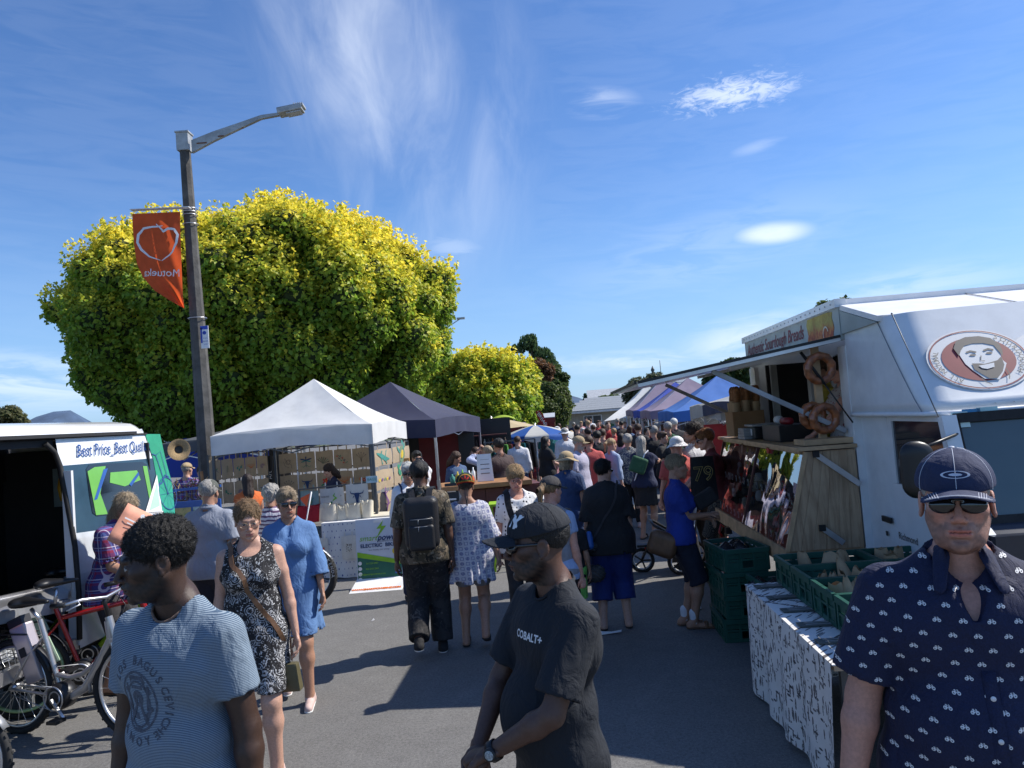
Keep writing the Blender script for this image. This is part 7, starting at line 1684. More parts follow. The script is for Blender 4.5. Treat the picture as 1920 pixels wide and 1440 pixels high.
  fwd=sd*.030*k; t0=w+d*.022*k+fwd*.8; t1=t0+(d*.6+sd*.75+nrm*.25)*.032*k; t2=t1+(d*.95+sd*.15+nrm*.45)*.030*k; t3=t2+(d*.9+nrm*.5)*.022*k
  p+=[rc(w+d*.02*k,t0,.018*k,.015*k,k=.01),rc(t0,t1,.0150*k,.0115*k,k=.006),rc(t1,t2,.0115*k,.0100*k,k=.004),rc(t2,t3,.0098*k,.0082*k,k=.003)]
  return p
 def finish_body(s,face={},arms=True,legs=True,feet='skin'):
  k=s.k; R=s.res; bd=s.torso()+s.arm_prims()+(s.leg_prims() if legs else [])+[rc(s.nb,s.HC+(s.HR@np.array((0,.022,-.06)))*k,.056*k*(1 if s.sex=='m' else .84),.052*k*(1 if s.sex=='m' else .86),k=.02)]
  coarse_h=R>.009
  for w,e,sd,hd in ((s.wl,s.ell,1,s.hd[0]),(s.wr,s.elr,-1,s.hd[1])):
   if s.hres>.0085:
    d=(w-e)/np.linalg.norm(w-e)
    if hd is not None: d=np.array(hd,float)/np.linalg.norm(hd)
    bd+=[rc(w,w+d*.085*k,.028*k,.036*k,sq=((1,0,0),1.5),k=.02),rc(w+d*.08*k,w+d*.15*k,.030*k,.018*k,sq=((1,0,0),1.5),k=.02)]
  if legs:
   for a,h in ((s.anl,s.heel[0]),(s.anr,s.heel[1])):
    tip=np.array((0,-.15,-.058-h*.9+ (0 if h==0 else .03)))*k; hb=np.array((0,.045,-.05))*k; bd+=[rc(a+hb,a+tip,.034*k,.030*k,sq=((0,0,1),1.15),k=.03),rc(a,a+hb,.036*k,.036*k,k=.02)]
  pts=[s.tp((0,0,1.5)),s.tp((.28,0,1.4)),s.tp((-.28,0,1.4)),s.wl,s.wr,s.ell,s.elr,s.anl,s.anr,s.knl,s.knr,s.hipl,s.hipr]+([s.tp((0,-.3,1.07))] if s.belly else [])
  lo=np.min(pts,0)-.2*k; hi=np.max(pts,0)+.2*k; lo[2]=max(lo[2],-.06) if legs else s.tp((0,0,.8))[2]; hi[2]=s.HC[2]-.02*k
  if not legs: lo[2]=.6
  V,Fc=surf('b',bd,lo,hi,R); V=relax(V,Fc,1); C_=np.tile(np.array(s.skin),(len(V),1))
  vs=[V];fs=[Fc];cs=[C_]
  hp=head_prims(s.sex,s.hres<.0085,face.pop('jaw',1.)); hv,hf=surf('h',hp,(-.10,-.13,-.135),(.10,.135,.125),s.hres); hv=relax(hv,hf,1,.35 if s.hres<.004 else .25)
  cc=face_cols(hv,s.skin,**face); vs.append(xform(hv,s.HR,s.HC,k)); fs.append(hf); cs.append(cc)
  if s.hres<=.0085:
   hr_=max(.0045,min(.0065,s.hres))
   for w,e,sd,hd in ((s.wl,s.ell,1,s.hd[0]),(s.wr,s.elr,-1,s.hd[1])):
    pr=s.hand_prims(w,e,sd,s.hand if isinstance(s.hand,str) else s.hand[0 if sd>0 else 1],hd); a,f=surf('hd',pr,w-.19,w+.19,hr_)
    if a is None: continue
    vs.append(a); fs.append(f); cc=np.tile(np.array(s.skin),(len(a),1)); cs.append(cc*(1+.06*wob(a.astype(np.float32),90,2)[:,None]))
  n=0; F_=[]
  for v,f in zip(vs,fs): F_.append(f+n); n+=len(v)
  me=npmesh('body',np.concatenate(vs),np.concatenate(F_)); vcol(me,np.concatenate(cs)); s.body=link('body',me,s.t,M_SKIN)
 def cloth(s,name,prims,m_,res=None,lo=None,hi=None,fold=.004,ff=16,rel=1,seed=1,st=(1,1,.5)):
  pts=[s.tp((0,0,1.5)),s.tp((.3,0,1.4)),s.tp((-.3,0,1.4)),s.ell,s.elr,s.wl,s.wr,s.anl,s.anr,s.knl,s.knr,s.hipl,s.hipr]
  lo_=np.min(pts,0)-.22; hi_=np.max(pts,0)+.16
  if lo is not None: lo_[2]=lo
  if hi is not None: hi_[2]=hi
  if fold: prims=prims+[fnp(lambda X:folds(X,ff,fold,seed,st),op='o')]
  o=sdf_obj(name,prims,lo_,hi_,res or s.res,m_,s.t,rel=rel); return o
 def sleeve(s,side,frac,loose,flare=1.0,hollow=.012):
  a,e,w=(s.shl,s.ell,s.wl) if side>0 else (s.shr,s.elr,s.wr); k=s.k; bb=s.b**.6*(1 if s.sex=='m' else .88)
  if frac<=1: pts=[(a,a+(e-a)*frac)]; r0,r1=.058*bb+loose*.35,(.050*bb+loose*.62)*flare
  else: pts=[(a,e),(e,e+(w-e)*(frac-1))]; r0,r1=.058*bb+loose*.35,(.040*bb+loose*.55)*flare
  end=pts[-1][1]; d=end-pts[-1][0]; d/=np.linalg.norm(d)
  prs=[rc(p,q,(r0+(r1-r0)*i/len(pts))*k,(r0+(r1-r0)*(i+1)/len(pts))*k,k=.03) for i,(p,q) in enumerate(pts)]
  ri=(r1-hollow)*k; e0=end-d*.035
  def f(X):
   q=sdf(prs,X); q=np.maximum(q,(X-end)@v3(d)); i=np.maximum(np.linalg.norm(X-v3(e0)-np.outer(np.clip((X-v3(e0))@v3(d),0,.3),v3(d)),axis=1)-ri,-(X-v3(e0))@v3(d)); return np.maximum(q,-i)
  return fnp(f,k=.018)
 def top(s,m_,hem=.86,loose=.018,sleeve=.55,neck='round',name='shirt',res=None,fold=.004,flare=1.0,ff=15,nr=.066,skirt=None,sflare=1.15,seed=1,collar=False):
  k=s.k; tp=s.tp; p=s.torso(loose)
  zh=hem*k
  if skirt: # dress: widens to the hem
   p.append(rc(tp((0,.0,1.02)),np.array((0,s.pv[1]+.01,skirt[0]))*k,(.135*s.b+loose)*k,(skirt[1])*k,sq=((0,1,0),1.22),k=.05)); zh=skirt[0]*k
   for h_,n_ in ((s.hipl,s.knl),(s.hipr,s.knr)):
    p.append(rc(h_,n_+(h_-n_)*.05,.105*k,.085*k,k=.06))
   amp=skirt[2] if len(skirt)>2 else .012
   def pleat(X): a=np.arctan2(X[:,1],X[:,0]); return amp*np.sin(a*11+3*np.sin(a*3))*sstep(-X[:,2],-1.0*k,-zh)
   p.append(fnp(pleat,op='o'))
  if hem<.9 and not skirt: p.append(rc(tp((-.075*s.b,.005,.95)),tp((.075*s.b,.005,hem)),(.112*s.b+loose)*k,(.112*s.b+loose*1.3)*k,sq=(s.ty,1.08),k=.04)); p.append(rc(tp((.075*s.b,.005,.95)),tp((-.075*s.b,.005,hem)),(.112*s.b+loose)*k,(.112*s.b+loose*1.3)*k,sq=(s.ty,1.08),k=.04))
  if sleeve:
   p+= [s.sleeve(1,sleeve,loose,sflare),s.sleeve(-1,sleeve,loose,sflare)]
  hollow=list(p)
  hz=zh+.03
  def cut(X):
   ins=np.maximum(sdf(base_,X)+.012,X[:,2]-hz); return ins
  base_=[q for q in p if q['op']=='+' and q['t']!='fn']
  p.append(pl((0,0,zh),(0,0,-1),k=.006)); p.append(fnp(cut,k=.004,op='-'))
  nr=nr*(1 if s.sex=='m' else .95); nbk=tp((0,.012,1.475)); nup=tp((0,-.02,1.70))
  p.append(rc(nbk,nup,nr*k,(nr+.012)*k,k=.006,op='-'))
  if neck=='v': p.append(rc(tp((0,-.09,1.47)),tp((0,-.125,1.36)),.050*k,.012*k,k=.01,op='-'))
  if neck=='scoop': p.append(el(tp((0,-.07,1.47)),np.array((.085,.10,.07))*k,k=.01,op='-'))
  if neck=='wide': p.append(el(tp((0,.02,1.50)),np.array((.125,.11,.062))*k,k=.01,op='-'))
  if sleeve==0: 
   for q in (-1,1): p.append(el(tp((q*.225*s.W,.0,1.39)),np.array((.048,.09,.11))*k,k=.015,op='-'))
  o=s.cloth(name,p,m_,res,lo=zh-.03,hi=tp((0,0,1.6))[2],fold=fold,ff=ff,seed=seed)
  if neck in('round','scoop') and s.res<=.010 and collar is not None: pass
  s.shirt=o; return o
 def pants(s,m_,hem=.06,loose=.014,name='trousers',waist=1.0,fold=.004,flare=.0,res=None,ff=20):
  k=s.k; p=[]
  lb=s.b**.5*s.legw
  for h,n,a in ((s.hipl,s.knl,s.anl),(s.hipr,s.knr,s.anr)):
   prs=[rc(h,n,(.094*lb+loose)*k,(.060*lb+loose+flare*.5)*k,k=.02),rc(n,a+np.array((0,0,-.02))*k,(.060*lb+loose+flare*.5)*k,(.046*lb+loose+flare)*k,k=.02)]
   def f(X,prs=prs,h=h,n=n,a=a):
    q=sdf(prs,X); 
    if hem>.3: d=(n-h)/np.linalg.norm(n-h); t=(h[2]-hem*k)/max(.2,-(d[2])); c=h+d*t; return np.maximum(q,(X-v3(c))@v3(d))
    d=(a-n)/np.linalg.norm(a-n); t=(n[2]-hem*k- (a[2]-.085*k))/max(.3,-(d[2])); c=n+d*min(t,np.linalg.norm(a-n)*.97); return np.maximum(q,(X-v3(c))@v3(d))
   p.append(fnp(f,k=.018))
  tz=[q for q in s.torso(loose*.8)[:3]]; 
  def g(X): return np.maximum(sdf(tz,X),X[:,2]-s.tp((0,0,waist))[2])
  p.append(fnp(g,k=.03)); o=s.cloth(name,p,m_,res,lo=-.03,hi=s.tp((0,0,waist))[2]+.05,fold=fold,ff=ff,seed=4); return o
 def skirt(s,m_,hem=.5,w=.2,name='skirt',fold=.006,waist=1.02):
  k=s.k; p=[rc(s.tp((0,0,waist-.1)),np.array((0,s.pv[1],hem))*k,(.125*s.b+.01)*k,w*k,sq=((0,1,0),1.25),k=.03)]+[rc(h_,n_+(h_-n_)*.05,.10*k,.08*k,k=.05) for h_,n_ in ((s.hipl,s.knl),(s.hipr,s.knr))]+[q for q in s.torso(.012)[:2]]
  p+=[pl((0,0,hem*k),(0,0,-1),k=.005),pl(s.tp((0,0,waist)),s.tp((0,0,2))-s.tp((0,0,1)),k=.005),fnp(lambda X:.008*np.sin(np.arctan2(X[:,1],X[:,0])*12)*sstep(-X[:,2],-.95*k,-hem*k),op='o')]
  return s.cloth(name,p,m_,lo=hem*k-.03,hi=1.15*k,fold=fold)
 def shoes(s,m_,kind='shoe',sole=None):
  k=s.k
  for a,h,nm in ((s.anl,s.heel[0],1),(s.anr,s.heel[1],-1)):
   dz=-h*.9+(0 if h==0 else .03)
   hb=np.array((0,.045,-.052))*k; tip=np.array((0,-.165,-.062+dz))*k; R_=s.res if s.res<.014 else .016
   if kind=='shoe': pr=[rc(a+hb,a+tip,.041*k,.034*k,sq=((0,0,1),1.05),k=.02),rc(a+np.array((0,.01,-.01))*k,a+hb,.046*k,.044*k,k=.02)]
   else: pr=[rc(a+hb+np.array((0,0,-.018))*k,a+tip+np.array((0,-.01,-.012))*k,.045*k,.042*k,sq=((0,0,1),3.2),k=.01),fnp(lambda X,a=a,tip=tip:np.maximum(np.abs((X-v3(a+tip*.72))@v3((0,1,0)))-.016,np.linalg.norm((X-v3(a+tip*.72))*v3((1,0,1.0)),axis=1)-.042*k),k=.006)]
   o=sdf_obj(kind,pr,a-np.array((.09,.27,.15)),a+np.array((.09,.13,.1)),min(R_,.01) if kind!='shoe' else R_,m_,s.t)
   if sole and o:
    pr=[rc(a+hb+np.array((0,0,-.026))*k,a+tip+np.array((0,0,-.018))*k,.044*k,.037*k,sq=((0,0,1),2.6),k=.01)]; sdf_obj('sole',pr,a-np.array((.09,.27,.15)),a+np.array((.09,.13,.02)),min(R_,.01),sole,o)
 def on_head(s,name,prims,m_,res=None,lo=(-.14,-.22,-.40),hi=(.14,.22,.17),rel=1,parent=None):
  v,f=surf(name,prims,lo,hi,res or s.hres)
  if v is None: return None
  v=relax(v,f,rel,.3); me=npmesh(name,xform(v,s.HR,s.HC,s.k),f); return link(name,me,parent or s.t,m_)
 def hair(s,style,m_,**k): 
  z=-.40 if 'long' in style or style=='ponytail' else -.14
  o=s.on_head('hair',hair_prims(style,s.sex),m_,lo=(-.13,-.14,z),hi=(.13,.19,.17),**k)
  if o and s.hres<=.0061: s.strands(o,style,m_)
  return o
 def strands(s,o,style,m_):
  me=o.data; n=len(me.vertices); co=np.empty(n*3,np.float32); me.vertices.foreach_get('co',co); co=co.reshape(-1,3); nn=np.empty(n*3,np.float32); me.vertices.foreach_get('normal',nn); nn=nn.reshape(-1,3)
  rs=np.random.RandomState(len(style)+n%97); near=s.hres<=.0031; N_=16000 if near else 5200; i=rs.randint(0,n,N_); P0=co[i]+rs.normal(size=(N_,3))*.002; Nn=nn[i]
  fr=s.HR@np.array((0,1,0)); dn=np.array((0,0,-1.)); g=dn+fr*.35
  if style in('afro','buzz','curly'): g=rs.normal(size=(N_,3))*1.0
  else: g=g[None]+rs.normal(size=(N_,3))*.35
  t=g-Nn*(g*Nn).sum(1)[:,None]; t/=np.linalg.norm(t,axis=1)[:,None]+1e-6; lift=.9 if style=='afro' else (.5 if style in('curly','fluffy') else (.12 if style=='buzz' else .22))
  L={'afro':.007,'buzz':.004,'short':.020,'fluffy':.026,'curly':.020,'tied':.028}.get(style,.040)*(.5+rs.rand(N_,1)); w=(.0007 if near else .0013)
  a=P0-Nn*.002; b_=P0+(t+Nn*lift)*L*.55; c=P0+(t+Nn*(lift*.35)+rs.normal(size=(N_,3))*.18)*L; sd=np.cross(t,Nn); sd/=np.linalg.norm(sd,axis=1)[:,None]+1e-6
  vs=np.stack([a-sd*w,a+sd*w,b_+sd*w*.8,b_-sd*w*.8,c],1).reshape(-1,3); j=np.arange(N_)*5
  f=np.concatenate([np.stack([j,j+1,j+2],1),np.stack([j,j+2,j+3],1),np.stack([j+3,j+2,j+4],1)])
  q=link('hair_strands',npmesh('hair_strands',vs,f),o,m_); q['kind']='stuff'
 def H(s,p): return Vector(xform([p],s.HR,s.HC,s.k)[0])
 def flat(s):
  for o in s.t.children:
   for c in list(o.children):
    if c.name.startswith('hair_strands'): D.objects.remove(c)
 def cap(s,m_,brim=True,back=False,brimm=None,name='cap'):
  s.flat(); o=s.on_head(name,cap_prims(),m_,lo=(-.11,-.13,0),hi=(.11,.14,.15))
  if brim:
   f=brim_fn if not back else (lambda X:brim_fn(X*np.array([1,-1,1],dtype=np.float32)-np.array([0,.02,0],dtype=np.float32)))
   s.on_head('brim',[fnp(f)],brimm or m_,res=min(s.hres,.005) if s.hres<.008 else .006,lo=(-.1,-.20 if not back else .02,-.04),hi=(.1,-.05 if not back else .22,.06),parent=o,rel=0)
  return o
 def brimhat(s,m_,r=.155,name='sun_hat',droop=.03):
  def f(X):
   x,y,z=X[:,0],X[:,1]-.015,X[:,2]; rr=np.sqrt(x*x+(y*.9)**2); zc=.032-droop*sstep(rr,.09,r)+.006*np.sin(np.arctan2(y,x)*3); return np.maximum(np.maximum(rr-r,np.abs(z-zc)-.0035),.078-rr)
  s.flat(); crown=[el((0,.015,.052),(.090,.106,.082),k=.01),pl((0,0,.030),(0,0,-1),k=.003),fnp(f,k=.006)]
  return s.on_head(name,crown,m_,res=min(.007,s.hres),lo=(-.2,-.2,-.06),hi=(.2,.22,.16),rel=0)
 def shades(s,m_=None,wrap=False,name='sunglasses'):
  m_=m_ or mat('dark lens',(.006,.006,.008),.06,spec=.9,var=0); p=[]
  for q in (-1,1):
   p+=[el((q*(.033 if not wrap else .035),-.0945+.006*wrap,.003),(.030+.004*wrap,.0125+.008*wrap,.0205),k=.003),rc((q*.058,-.086,.012),(q*.078,.0,.010),.0042,.0035,sq=((0,0,1),.7),k=.006)]
  p+=[rc((-.045,-.098,.017),(.045,-.098,.017),.0035,.0035,k=.004)]
  return s.on_head(name,p,m_,res=min(s.hres,.0035) if s.hres<.008 else .005,lo=(-.1,-.125,-.03),hi=(.1,.03,.035))
 def glasses(s,m_):
  b=MB()
  for q in (-1,1):
   b.tube([s.H((q*.032+.024*math.cos(a),-.104+.006*abs(math.cos(a))*(1 if q*math.cos(a)>0 else 0)*1.5,.002+.0165*math.sin(a))) for a in [2*PI*i/18 for i in range(18)]],.0014*s.k,5,closed=True); b.tube([s.H((q*.056,-.096,.006)),s.H((q*.074,-.04,.008)),s.H((q*.078,.01,.004))],.0014*s.k,5)
  b.tube([s.H((-.009,-.104,.004)),s.H((0,-.110,.007)),s.H((.009,-.104,.004))],.0014*s.k,5); return b.build('glasses',m_,s.t,fix=False)
 def strap(s,pts,w,m_,name='strap',th=.006,parent=None):
  tr=s.torso(.0); P_=[np.array(s.tp(p)) for p in pts]; Q=[]
  for i in range(len(P_)-1):
   for j in range(6): Q.append(P_[i]+(P_[i+1]-P_[i])*j/6)
  Q.append(P_[-1]); Q=np.array(Q); off=s.strap_off if hasattr(s,'strap_off') else .034
  for _ in range(6):
   d=sdf(tr,Q.astype(np.float32)); e=1e-3; g=np.stack([sdf(tr,(Q+np.eye(3)[i]*e).astype(np.float32))-d for i in range(3)],1)/e; g/=np.linalg.norm(g,axis=1)[:,None]+1e-6
   Q=Q+g*(off*s.k-d)[:,None]*.8
  b=MB(); n=len(Q); vs=[]
  for i in range(n):
   t=Q[min(i+1,n-1)]-Q[max(i-1,0)]; t/=np.linalg.norm(t)+1e-9; sd=np.cross(g[i],t); sd/=np.linalg.norm(sd)+1e-9
   for a,c in ((-1,0),(1,0),(1,1),(-1,1)): vs.append(Q[i]+sd*w/2*a+g[i]*th*c)
  b.add(vs,[(4*i+j,4*i+(j+1)%4,4*i+4+(j+1)%4,4*i+4+j) for i in range(n-1) for j in range(4)]+[(0,3,2,1),(4*n-4,4*n-3,4*n-2,4*n-1)],0,False); return b.build(name,m_,parent or s.t,fix=False)
 def project(s,obj,shapes,m_,name,dirv=(0,1,0),off=.0015,back=False,origin_y=-.6):
  me=obj.data
  if not hasattr(s,'_bv') or s._bv[0] is not obj: s._bv=(obj,BVHTree.FromPolygons([v.co for v in me.vertices],[p.vertices[:] for p in me.polygons]))
  bv=s._bv[1]; d=Vector(dirv).normalized(); b=MB()
  for vs,fs in shapes:
   out=[];ok=True
   for v in vs:
    o=Vector((v[0],origin_y if not back else .6,v[1])) if len(v)==2 else Vector(v)
    h=bv.ray_cast(o,d)
    if h[0] is None: ok=False; break
    out.append(h[0]+h[1]*off*(1 if h[1].dot(d)<0 else -1))
   if ok:
    L=max((a-out[0]).length for a in out); 
    b.add(out,fs,0)
  if not b.v: return None
  return b.build(name,m_,obj,fix=False)
def T2(txt,size,cx,cz,rot=0,**k):
 vs,fs=text_mesh(txt,size,**k); c,s_=math.cos(rot),math.sin(rot); return ([(cx+v.x*c-v.y*s_,cz+v.x*s_+v.y*c) for v in vs],fs)
def SH(shape,cx=0,cz=0,k=1): return ([(cx+v.x*k,cz+v.y*k) for v in shape[0]],shape[1])
# ------------------------------------------------------------------ cloth patterns
def pat(name,fn,rough=.85,bump=.5,var=.06,**k): return mat('cloth '+name,rough=rough,fn=fn,bump=bump,bscale=220,var=var,**k)
def stripes_c(N):
 x,y,z=N.xyz(N.coord('Object')); k=((z*210)+N.noise(N.coord('Object'),6,2)*.8).fract().lt(.42); return N.mix(k,(.070,.115,.175),(.29,.35,.40))
def plaid_c(N):
 x,y,z=N.xyz(N.coord('Object')); u=(x+y)*1.0
 a=(z*11).fract(); c=(u*11).fract(); w1=a.lt(.08).max(c.lt(.08)); r=((z*11+.5).fract().lt(.28)); r2=((u*11+.5).fract().lt(.28)); bl=((z*11+.25).fract().lt(.1)).max((u*11+.25).fract().lt(.1))
 base=N.mix((r+r2)*.5,(.045,.035,.17),(.24,.02,.07)); base=N.mix(bl*.6,base,(.10,.17,.45)); return N.mix(w1*.75,base,(.60,.55,.66))
def camo_c(N):
 co=N.coord('Object'); a=N.noise(co,9,3,.6,.8); b_=N.noise(co,14,3,.6,1.2); c=N.noise(co,24,2,.5,.5); q=N.mix(a.gt(.52),(.075,.060,.036),(.17,.13,.085)); q=N.mix(b_.gt(.56),q,(.02,.018,.014)); return N.mix(c.gt(.64),q,(.26,.22,.16))
def camod_c(N):
 co=N.coord('Object'); a=N.noise(co,10,3,.6,1); b_=N.noise(co,17,3,.6,1.4); q=N.mix(a.gt(.5),(.014,.014,.016),(.030,.028,.028)); return N.mix(b_.gt(.64),q,(.085,.08,.075))
def paisley_c(N):
 co=N.coord('Object'); w=N.noise(co,13,3,.55,.8,True); v,_=N.voro(co,17); r=(v*34).sin(); n=N.noise(co,42,3,.6,1.8); m_=N.noise(co,8,2,.5,.6); k=((r.gt(.35))*(m_.gt(.48))).max(n.gt(.60)*.9); return N.mix(k,(.010,.010,.012),N.mix(n.step(.4,.7),(.22,.22,.23),(.60,.60,.60)))
def polka_c(N):
 v,_=N.voro(N.coord('Object'),26,rand=.35); return N.mix(v.lt(.26),(.70,.70,.70),(.02,.02,.03))
def bluegrid_c(N):
 x,y,z=N.xyz(N.coord('Object')); u=(x*.9+y*.3)*22; v=z*22; a=(u.fract()-.5).abs(); b_=(v.fract()-.5).abs(); r=(a*a+b_*b_).sqrt(); par=((u.floor()+v.floor())*.5).fract().gt(.25)
 k=(r.lt(.36)*par).max(((a.max(b_)).lt(.34)*(a.max(b_)).gt(.22)).min(1-par)); n=N.noise(N.coord('Object'),90,2); return N.mix((k*.85*n.step(.25,.5)),(.60,.60,.66),(.16,.18,.36))
def purple_c(N):
 x,y,z=N.xyz(N.coord('Object')); n=N.noise(N.coord('Object'),9,2,.5,.5); k=((z*150+n*5).sin()).gt(.3); return N.mix(k,(.62,.58,.62),(.12,.06,.13))
def floral_c(N):
 v,_=N.voro(N.coord('Object'),38); n=N.noise(N.coord('Object'),50,3); return N.mix((v.lt(.28)*n.gt(.4)),(.42,.38,.36),(.22,.05,.08))
def lush_c(N):
 n=N.noise(N.coord('Object'),36,3,.7,1.0); return N.mix(n.gt(.52),(.03,.04,.08),(.30,.30,.26))
def rad_c(N):
 x,y,z=N.xyz(N.coord('Object')); v,_=N.voro(N.coord('Object'),7); return N.mix((v*55).sin().gt(.3),(.012,.012,.012),(.10,.09,.07))
def rasta_c(N):
 n=N.nt.nodes.new('ShaderNodeAttribute'); n.attribute_name='Col'; return n.outputs['Color']
K_=dict(stripe=pat('blue striped jersey',stripes_c),plaid=pat('blue red plaid',plaid_c),camo=pat('brown camouflage',camo_c),camod=pat('dark camouflage',camod_c),paisley=pat('black white paisley',paisley_c),polka=pat('white with black dots',polka_c),bluegrid=pat('white violet grid print',bluegrid_c,transl=.12),purple=pat('purple stripe',purple_c),floral=pat('floral print',floral_c),lush=pat('navy floral',lush_c),radi=pat('black rayed print',rad_c),
 black=cl('black',(.013,.013,.015)),blackk=cl('soft black',(.010,.013,.019)),navy=cl('navy',(.012,.018,.055)),white=cl('white',(.72,.72,.74)),blued=cl('sky blue linen',(.10,.20,.40)),greyp=cl('grey marl',(.26,.28,.33)),royal=cl('royal blue',(.012,.035,.25)),dshort=cl('dark navy shorts',(.012,.015,.03)),maroon=cl('maroon',(.14,.022,.024)),coral=cl('coral',(.50,.09,.08)),lav=cl('lavender',(.42,.40,.50)),green=cl('forest green',(.03,.10,.05)),blue=cl('blue pants',(.012,.03,.16)),dkt=cl('charcoal',(.035,.033,.036)),teal=cl('teal',(.02,.16,.18)),pinks=cl('pale pink',(.55,.28,.32)),ltb=cl('pale blue',(.30,.38,.55)),denim=cl('denim',(.06,.11,.22)),tan=cl('tan',(.38,.29,.17)),khaki=cl('khaki',(.20,.18,.12)),yellow=cl('mustard yellow',(.38,.30,.04)),olive=cl('olive cap',(.085,.09,.075)),red=cl('red',(.40,.03,.03)),limeg=cl('lime green shorts',(.22,.60,.12)),dred=cl('dark red',(.15,.02,.03)),grey=cl('mid grey',(.22,.22,.24)),navyc=cl('navy cap cloth',(.022,.03,.075)))
M_SHOE=mat('pale pink shoe',(.58,.42,.38),.7); M_SOLE=mat('white sole',(.7,.7,.68),.6); M_LTH=mat('brown leather',(.15,.075,.035),.5,var=.25,vscale=9); M_FLIP=mat('dark sandal',(.03,.025,.02),.7)
M_GOLDM=mat('thin gold metal',(.5,.38,.25),.3,.8)
# ------------------------------------------------------------------ A: man in striped tee, left foreground
p=Person('dark skinned man in blue striped printed t-shirt looking left beside the bikes',338,1300,2.50,-20,H=1.865,skin='dark',b=.97,head=(-38,8,2),hx=-.02,res=.009,hres=.003,hl=(.26,.0,.80),hr=(-.25,-.04,.82),fl=(-.15,0),fr=(.15,0),heel=(0,.04),neck=.03,sh=-4)
p.finish_body(dict(beard=(.006,.005,.005),brow=(.006,.005,.005),iris=(.02,.01,.008)))
p.hair('afro',HM['black'])
tee=p.top(K_['stripe'],hem=.83,loose=.020,sleeve=.62,nr=.074,fold=.0055,ff=13,sflare=1.08)
p.pants(cl('lilac grey trousers',(.28,.24,.27)),loose=.02); p.shoes(K_['black'])
def bagus():
 sh=[]; cx,cz=-.045,1.315
 for txt,a0,a1 in (('LOS BAGUS',150,35),('CEVICHE',18,-50),('AMOY',-130,-70)):
  n=len(txt)
  for i,ch in enumerate(txt):
   if ch==' ': continue
   a=rad(a0+(a1-a0)*i/(n-1)); flip=txt=='AMOY'; r=.118
   rot=(a-PI/2) if not flip else (a+PI/2); vs,fs=T2(ch,.036,0,0,rot,bold=.001); sh.append(([(cx+r*math.cos(a)+x,cz+r*1.05*math.sin(a)+z) for x,z in vs],fs))
 for sh_ in (ring(.088,.096,30,sy=1.15),ring(.060,.066,24,0,-.01,sy=1.3),ell(0,-.055,.05,.012),stroke([(-.07,.03),(-.03,.085),(.03,.085),(.07,.03)],.018),stroke([(-.05,-.08),(-.02,-.03),(.0,.03),(.02,-.03),(.05,-.08)],.014),stroke([(-.03,.05),(.03,.05)],.012),ring(.015,.030,14,0,.01),stroke([(-.075,-.02),(-.04,-.05)],.014),stroke([(.075,-.02),(.04,-.05)],.014),stroke([(-.02,-.10),(.02,-.10)],.01),stroke([(-.06,.06),(-.05,-.03)],.01),stroke([(.06,.06),(.05,-.03)],.01)): sh.append(SH(sh_,cx,cz,.86))
 p.project(tee,sh,mat('faded dark print',(.075,.09,.12),.85,var=.3,vscale=90),'shirt_print',off=.0012)
 p.project(tee,[SH(ring(.022,.03,16),.262,1.20),T2('ALLI',.03,.262,1.14),SH(stroke([(-.02,0),(.02,.01)],.01),.262,1.205)],MATS['faded dark print'],'sleeve_print',off=.0012)
bagus()
def collar_ring(p,m_,r=.0045,rad_=.071,z=1.474,dy=0,name='neckband',sy=1.0,drop=.024):
 b=MB(); pts=[]
 for i in range(28):
  a=2*PI*i/28; pts.append(Vector(p.tp((rad_*math.cos(a),.012+dy+rad_*sy*math.sin(a),z+ (-drop if math.sin(a)<0 else .018)*abs(math.sin(a))**1.2+.018))))
 bv=BVHTree.FromPolygons([v.co for v in p.shirt.data.vertices],[q.vertices[:] for q in p.shirt.data.polygons]); c=Vector(p.tp((0,0,1.46)))
 out=[]
 for q in pts:
  h=bv.find_nearest(q); out.append(h[0] if h[0] else q)
 out=[(out[i-1]+out[i]*2+out[(i+1)%28])/4 for i in range(28)]
 b.tube(out,r,6,closed=True); return b.build(name,m_,p.t,fix=False)
collar_ring(p,cl('tan neckband',(.22,.14,.10)))
# ------------------------------------------------------------------ B: centre man in black
p=Person('man in black cap, sunglasses and black t-shirt standing side-on in the centre foreground',1040,1300,2.64,-66,H=1.785,skin='brown',b=.91,head=(-20,3,0),res=.009,hres=.003,hl=(.06,-.27,1.02),hr=(-.07,-.26,.99),hand='grip',hdl=(-.85,-.35,-.35),hdr=(.85,-.35,-.2),el_=(1,.35,-.2),er_=(-1,.35,-.2),belly=.015,neck=.028,lean=-2)
p.finish_body(dict(stub=.0,beard=(.008,.006,.006),brow=(.01,.008,.007),eyes=False,jaw=1.05))
p.hair('buzz',HM['black'])
tee=p.top(K_['blackk'],hem=.83,loose=.022,sleeve=.80,nr=.070,fold=.0075,ff=12,sflare=1.18)
p.pants(K_['black'],loose=.02); p.shoes(K_['black']); p.shades(wrap=True); c=p.cap(K_['blackk'])
collar_ring(p,K_['blackk'],r=.006)
def cap_trim(p,c,m_stitch,pan=True):
 b=MB()
 for a in (0,60,120,180,240,300):
  an=rad(a+30); b.tube([p.H((.0915*math.cos(an)*math.cos(t),.014+.1095*math.sin(an)*math.cos(t),.048+.0885*math.sin(t))) for t in [(-.15+i*.175) for i in range(10)]],.0009,4)
 b.build('seam',m_stitch,c,fix=False); b=MB(); b.lathe([(0,.004),(.006,.003),(.008,0)],p.H((0,.014,.1365)),8); b.build('button',m_stitch,c,fix=False)
 for q in (-1,1):
  b=MB(); b.disc(p.H((q*.055,-.055,.088)),.003,Vector(p.HR@np.array((q*.5,-.5,.45))),8); b.build('eyelet',m_stitch,c,fix=False)
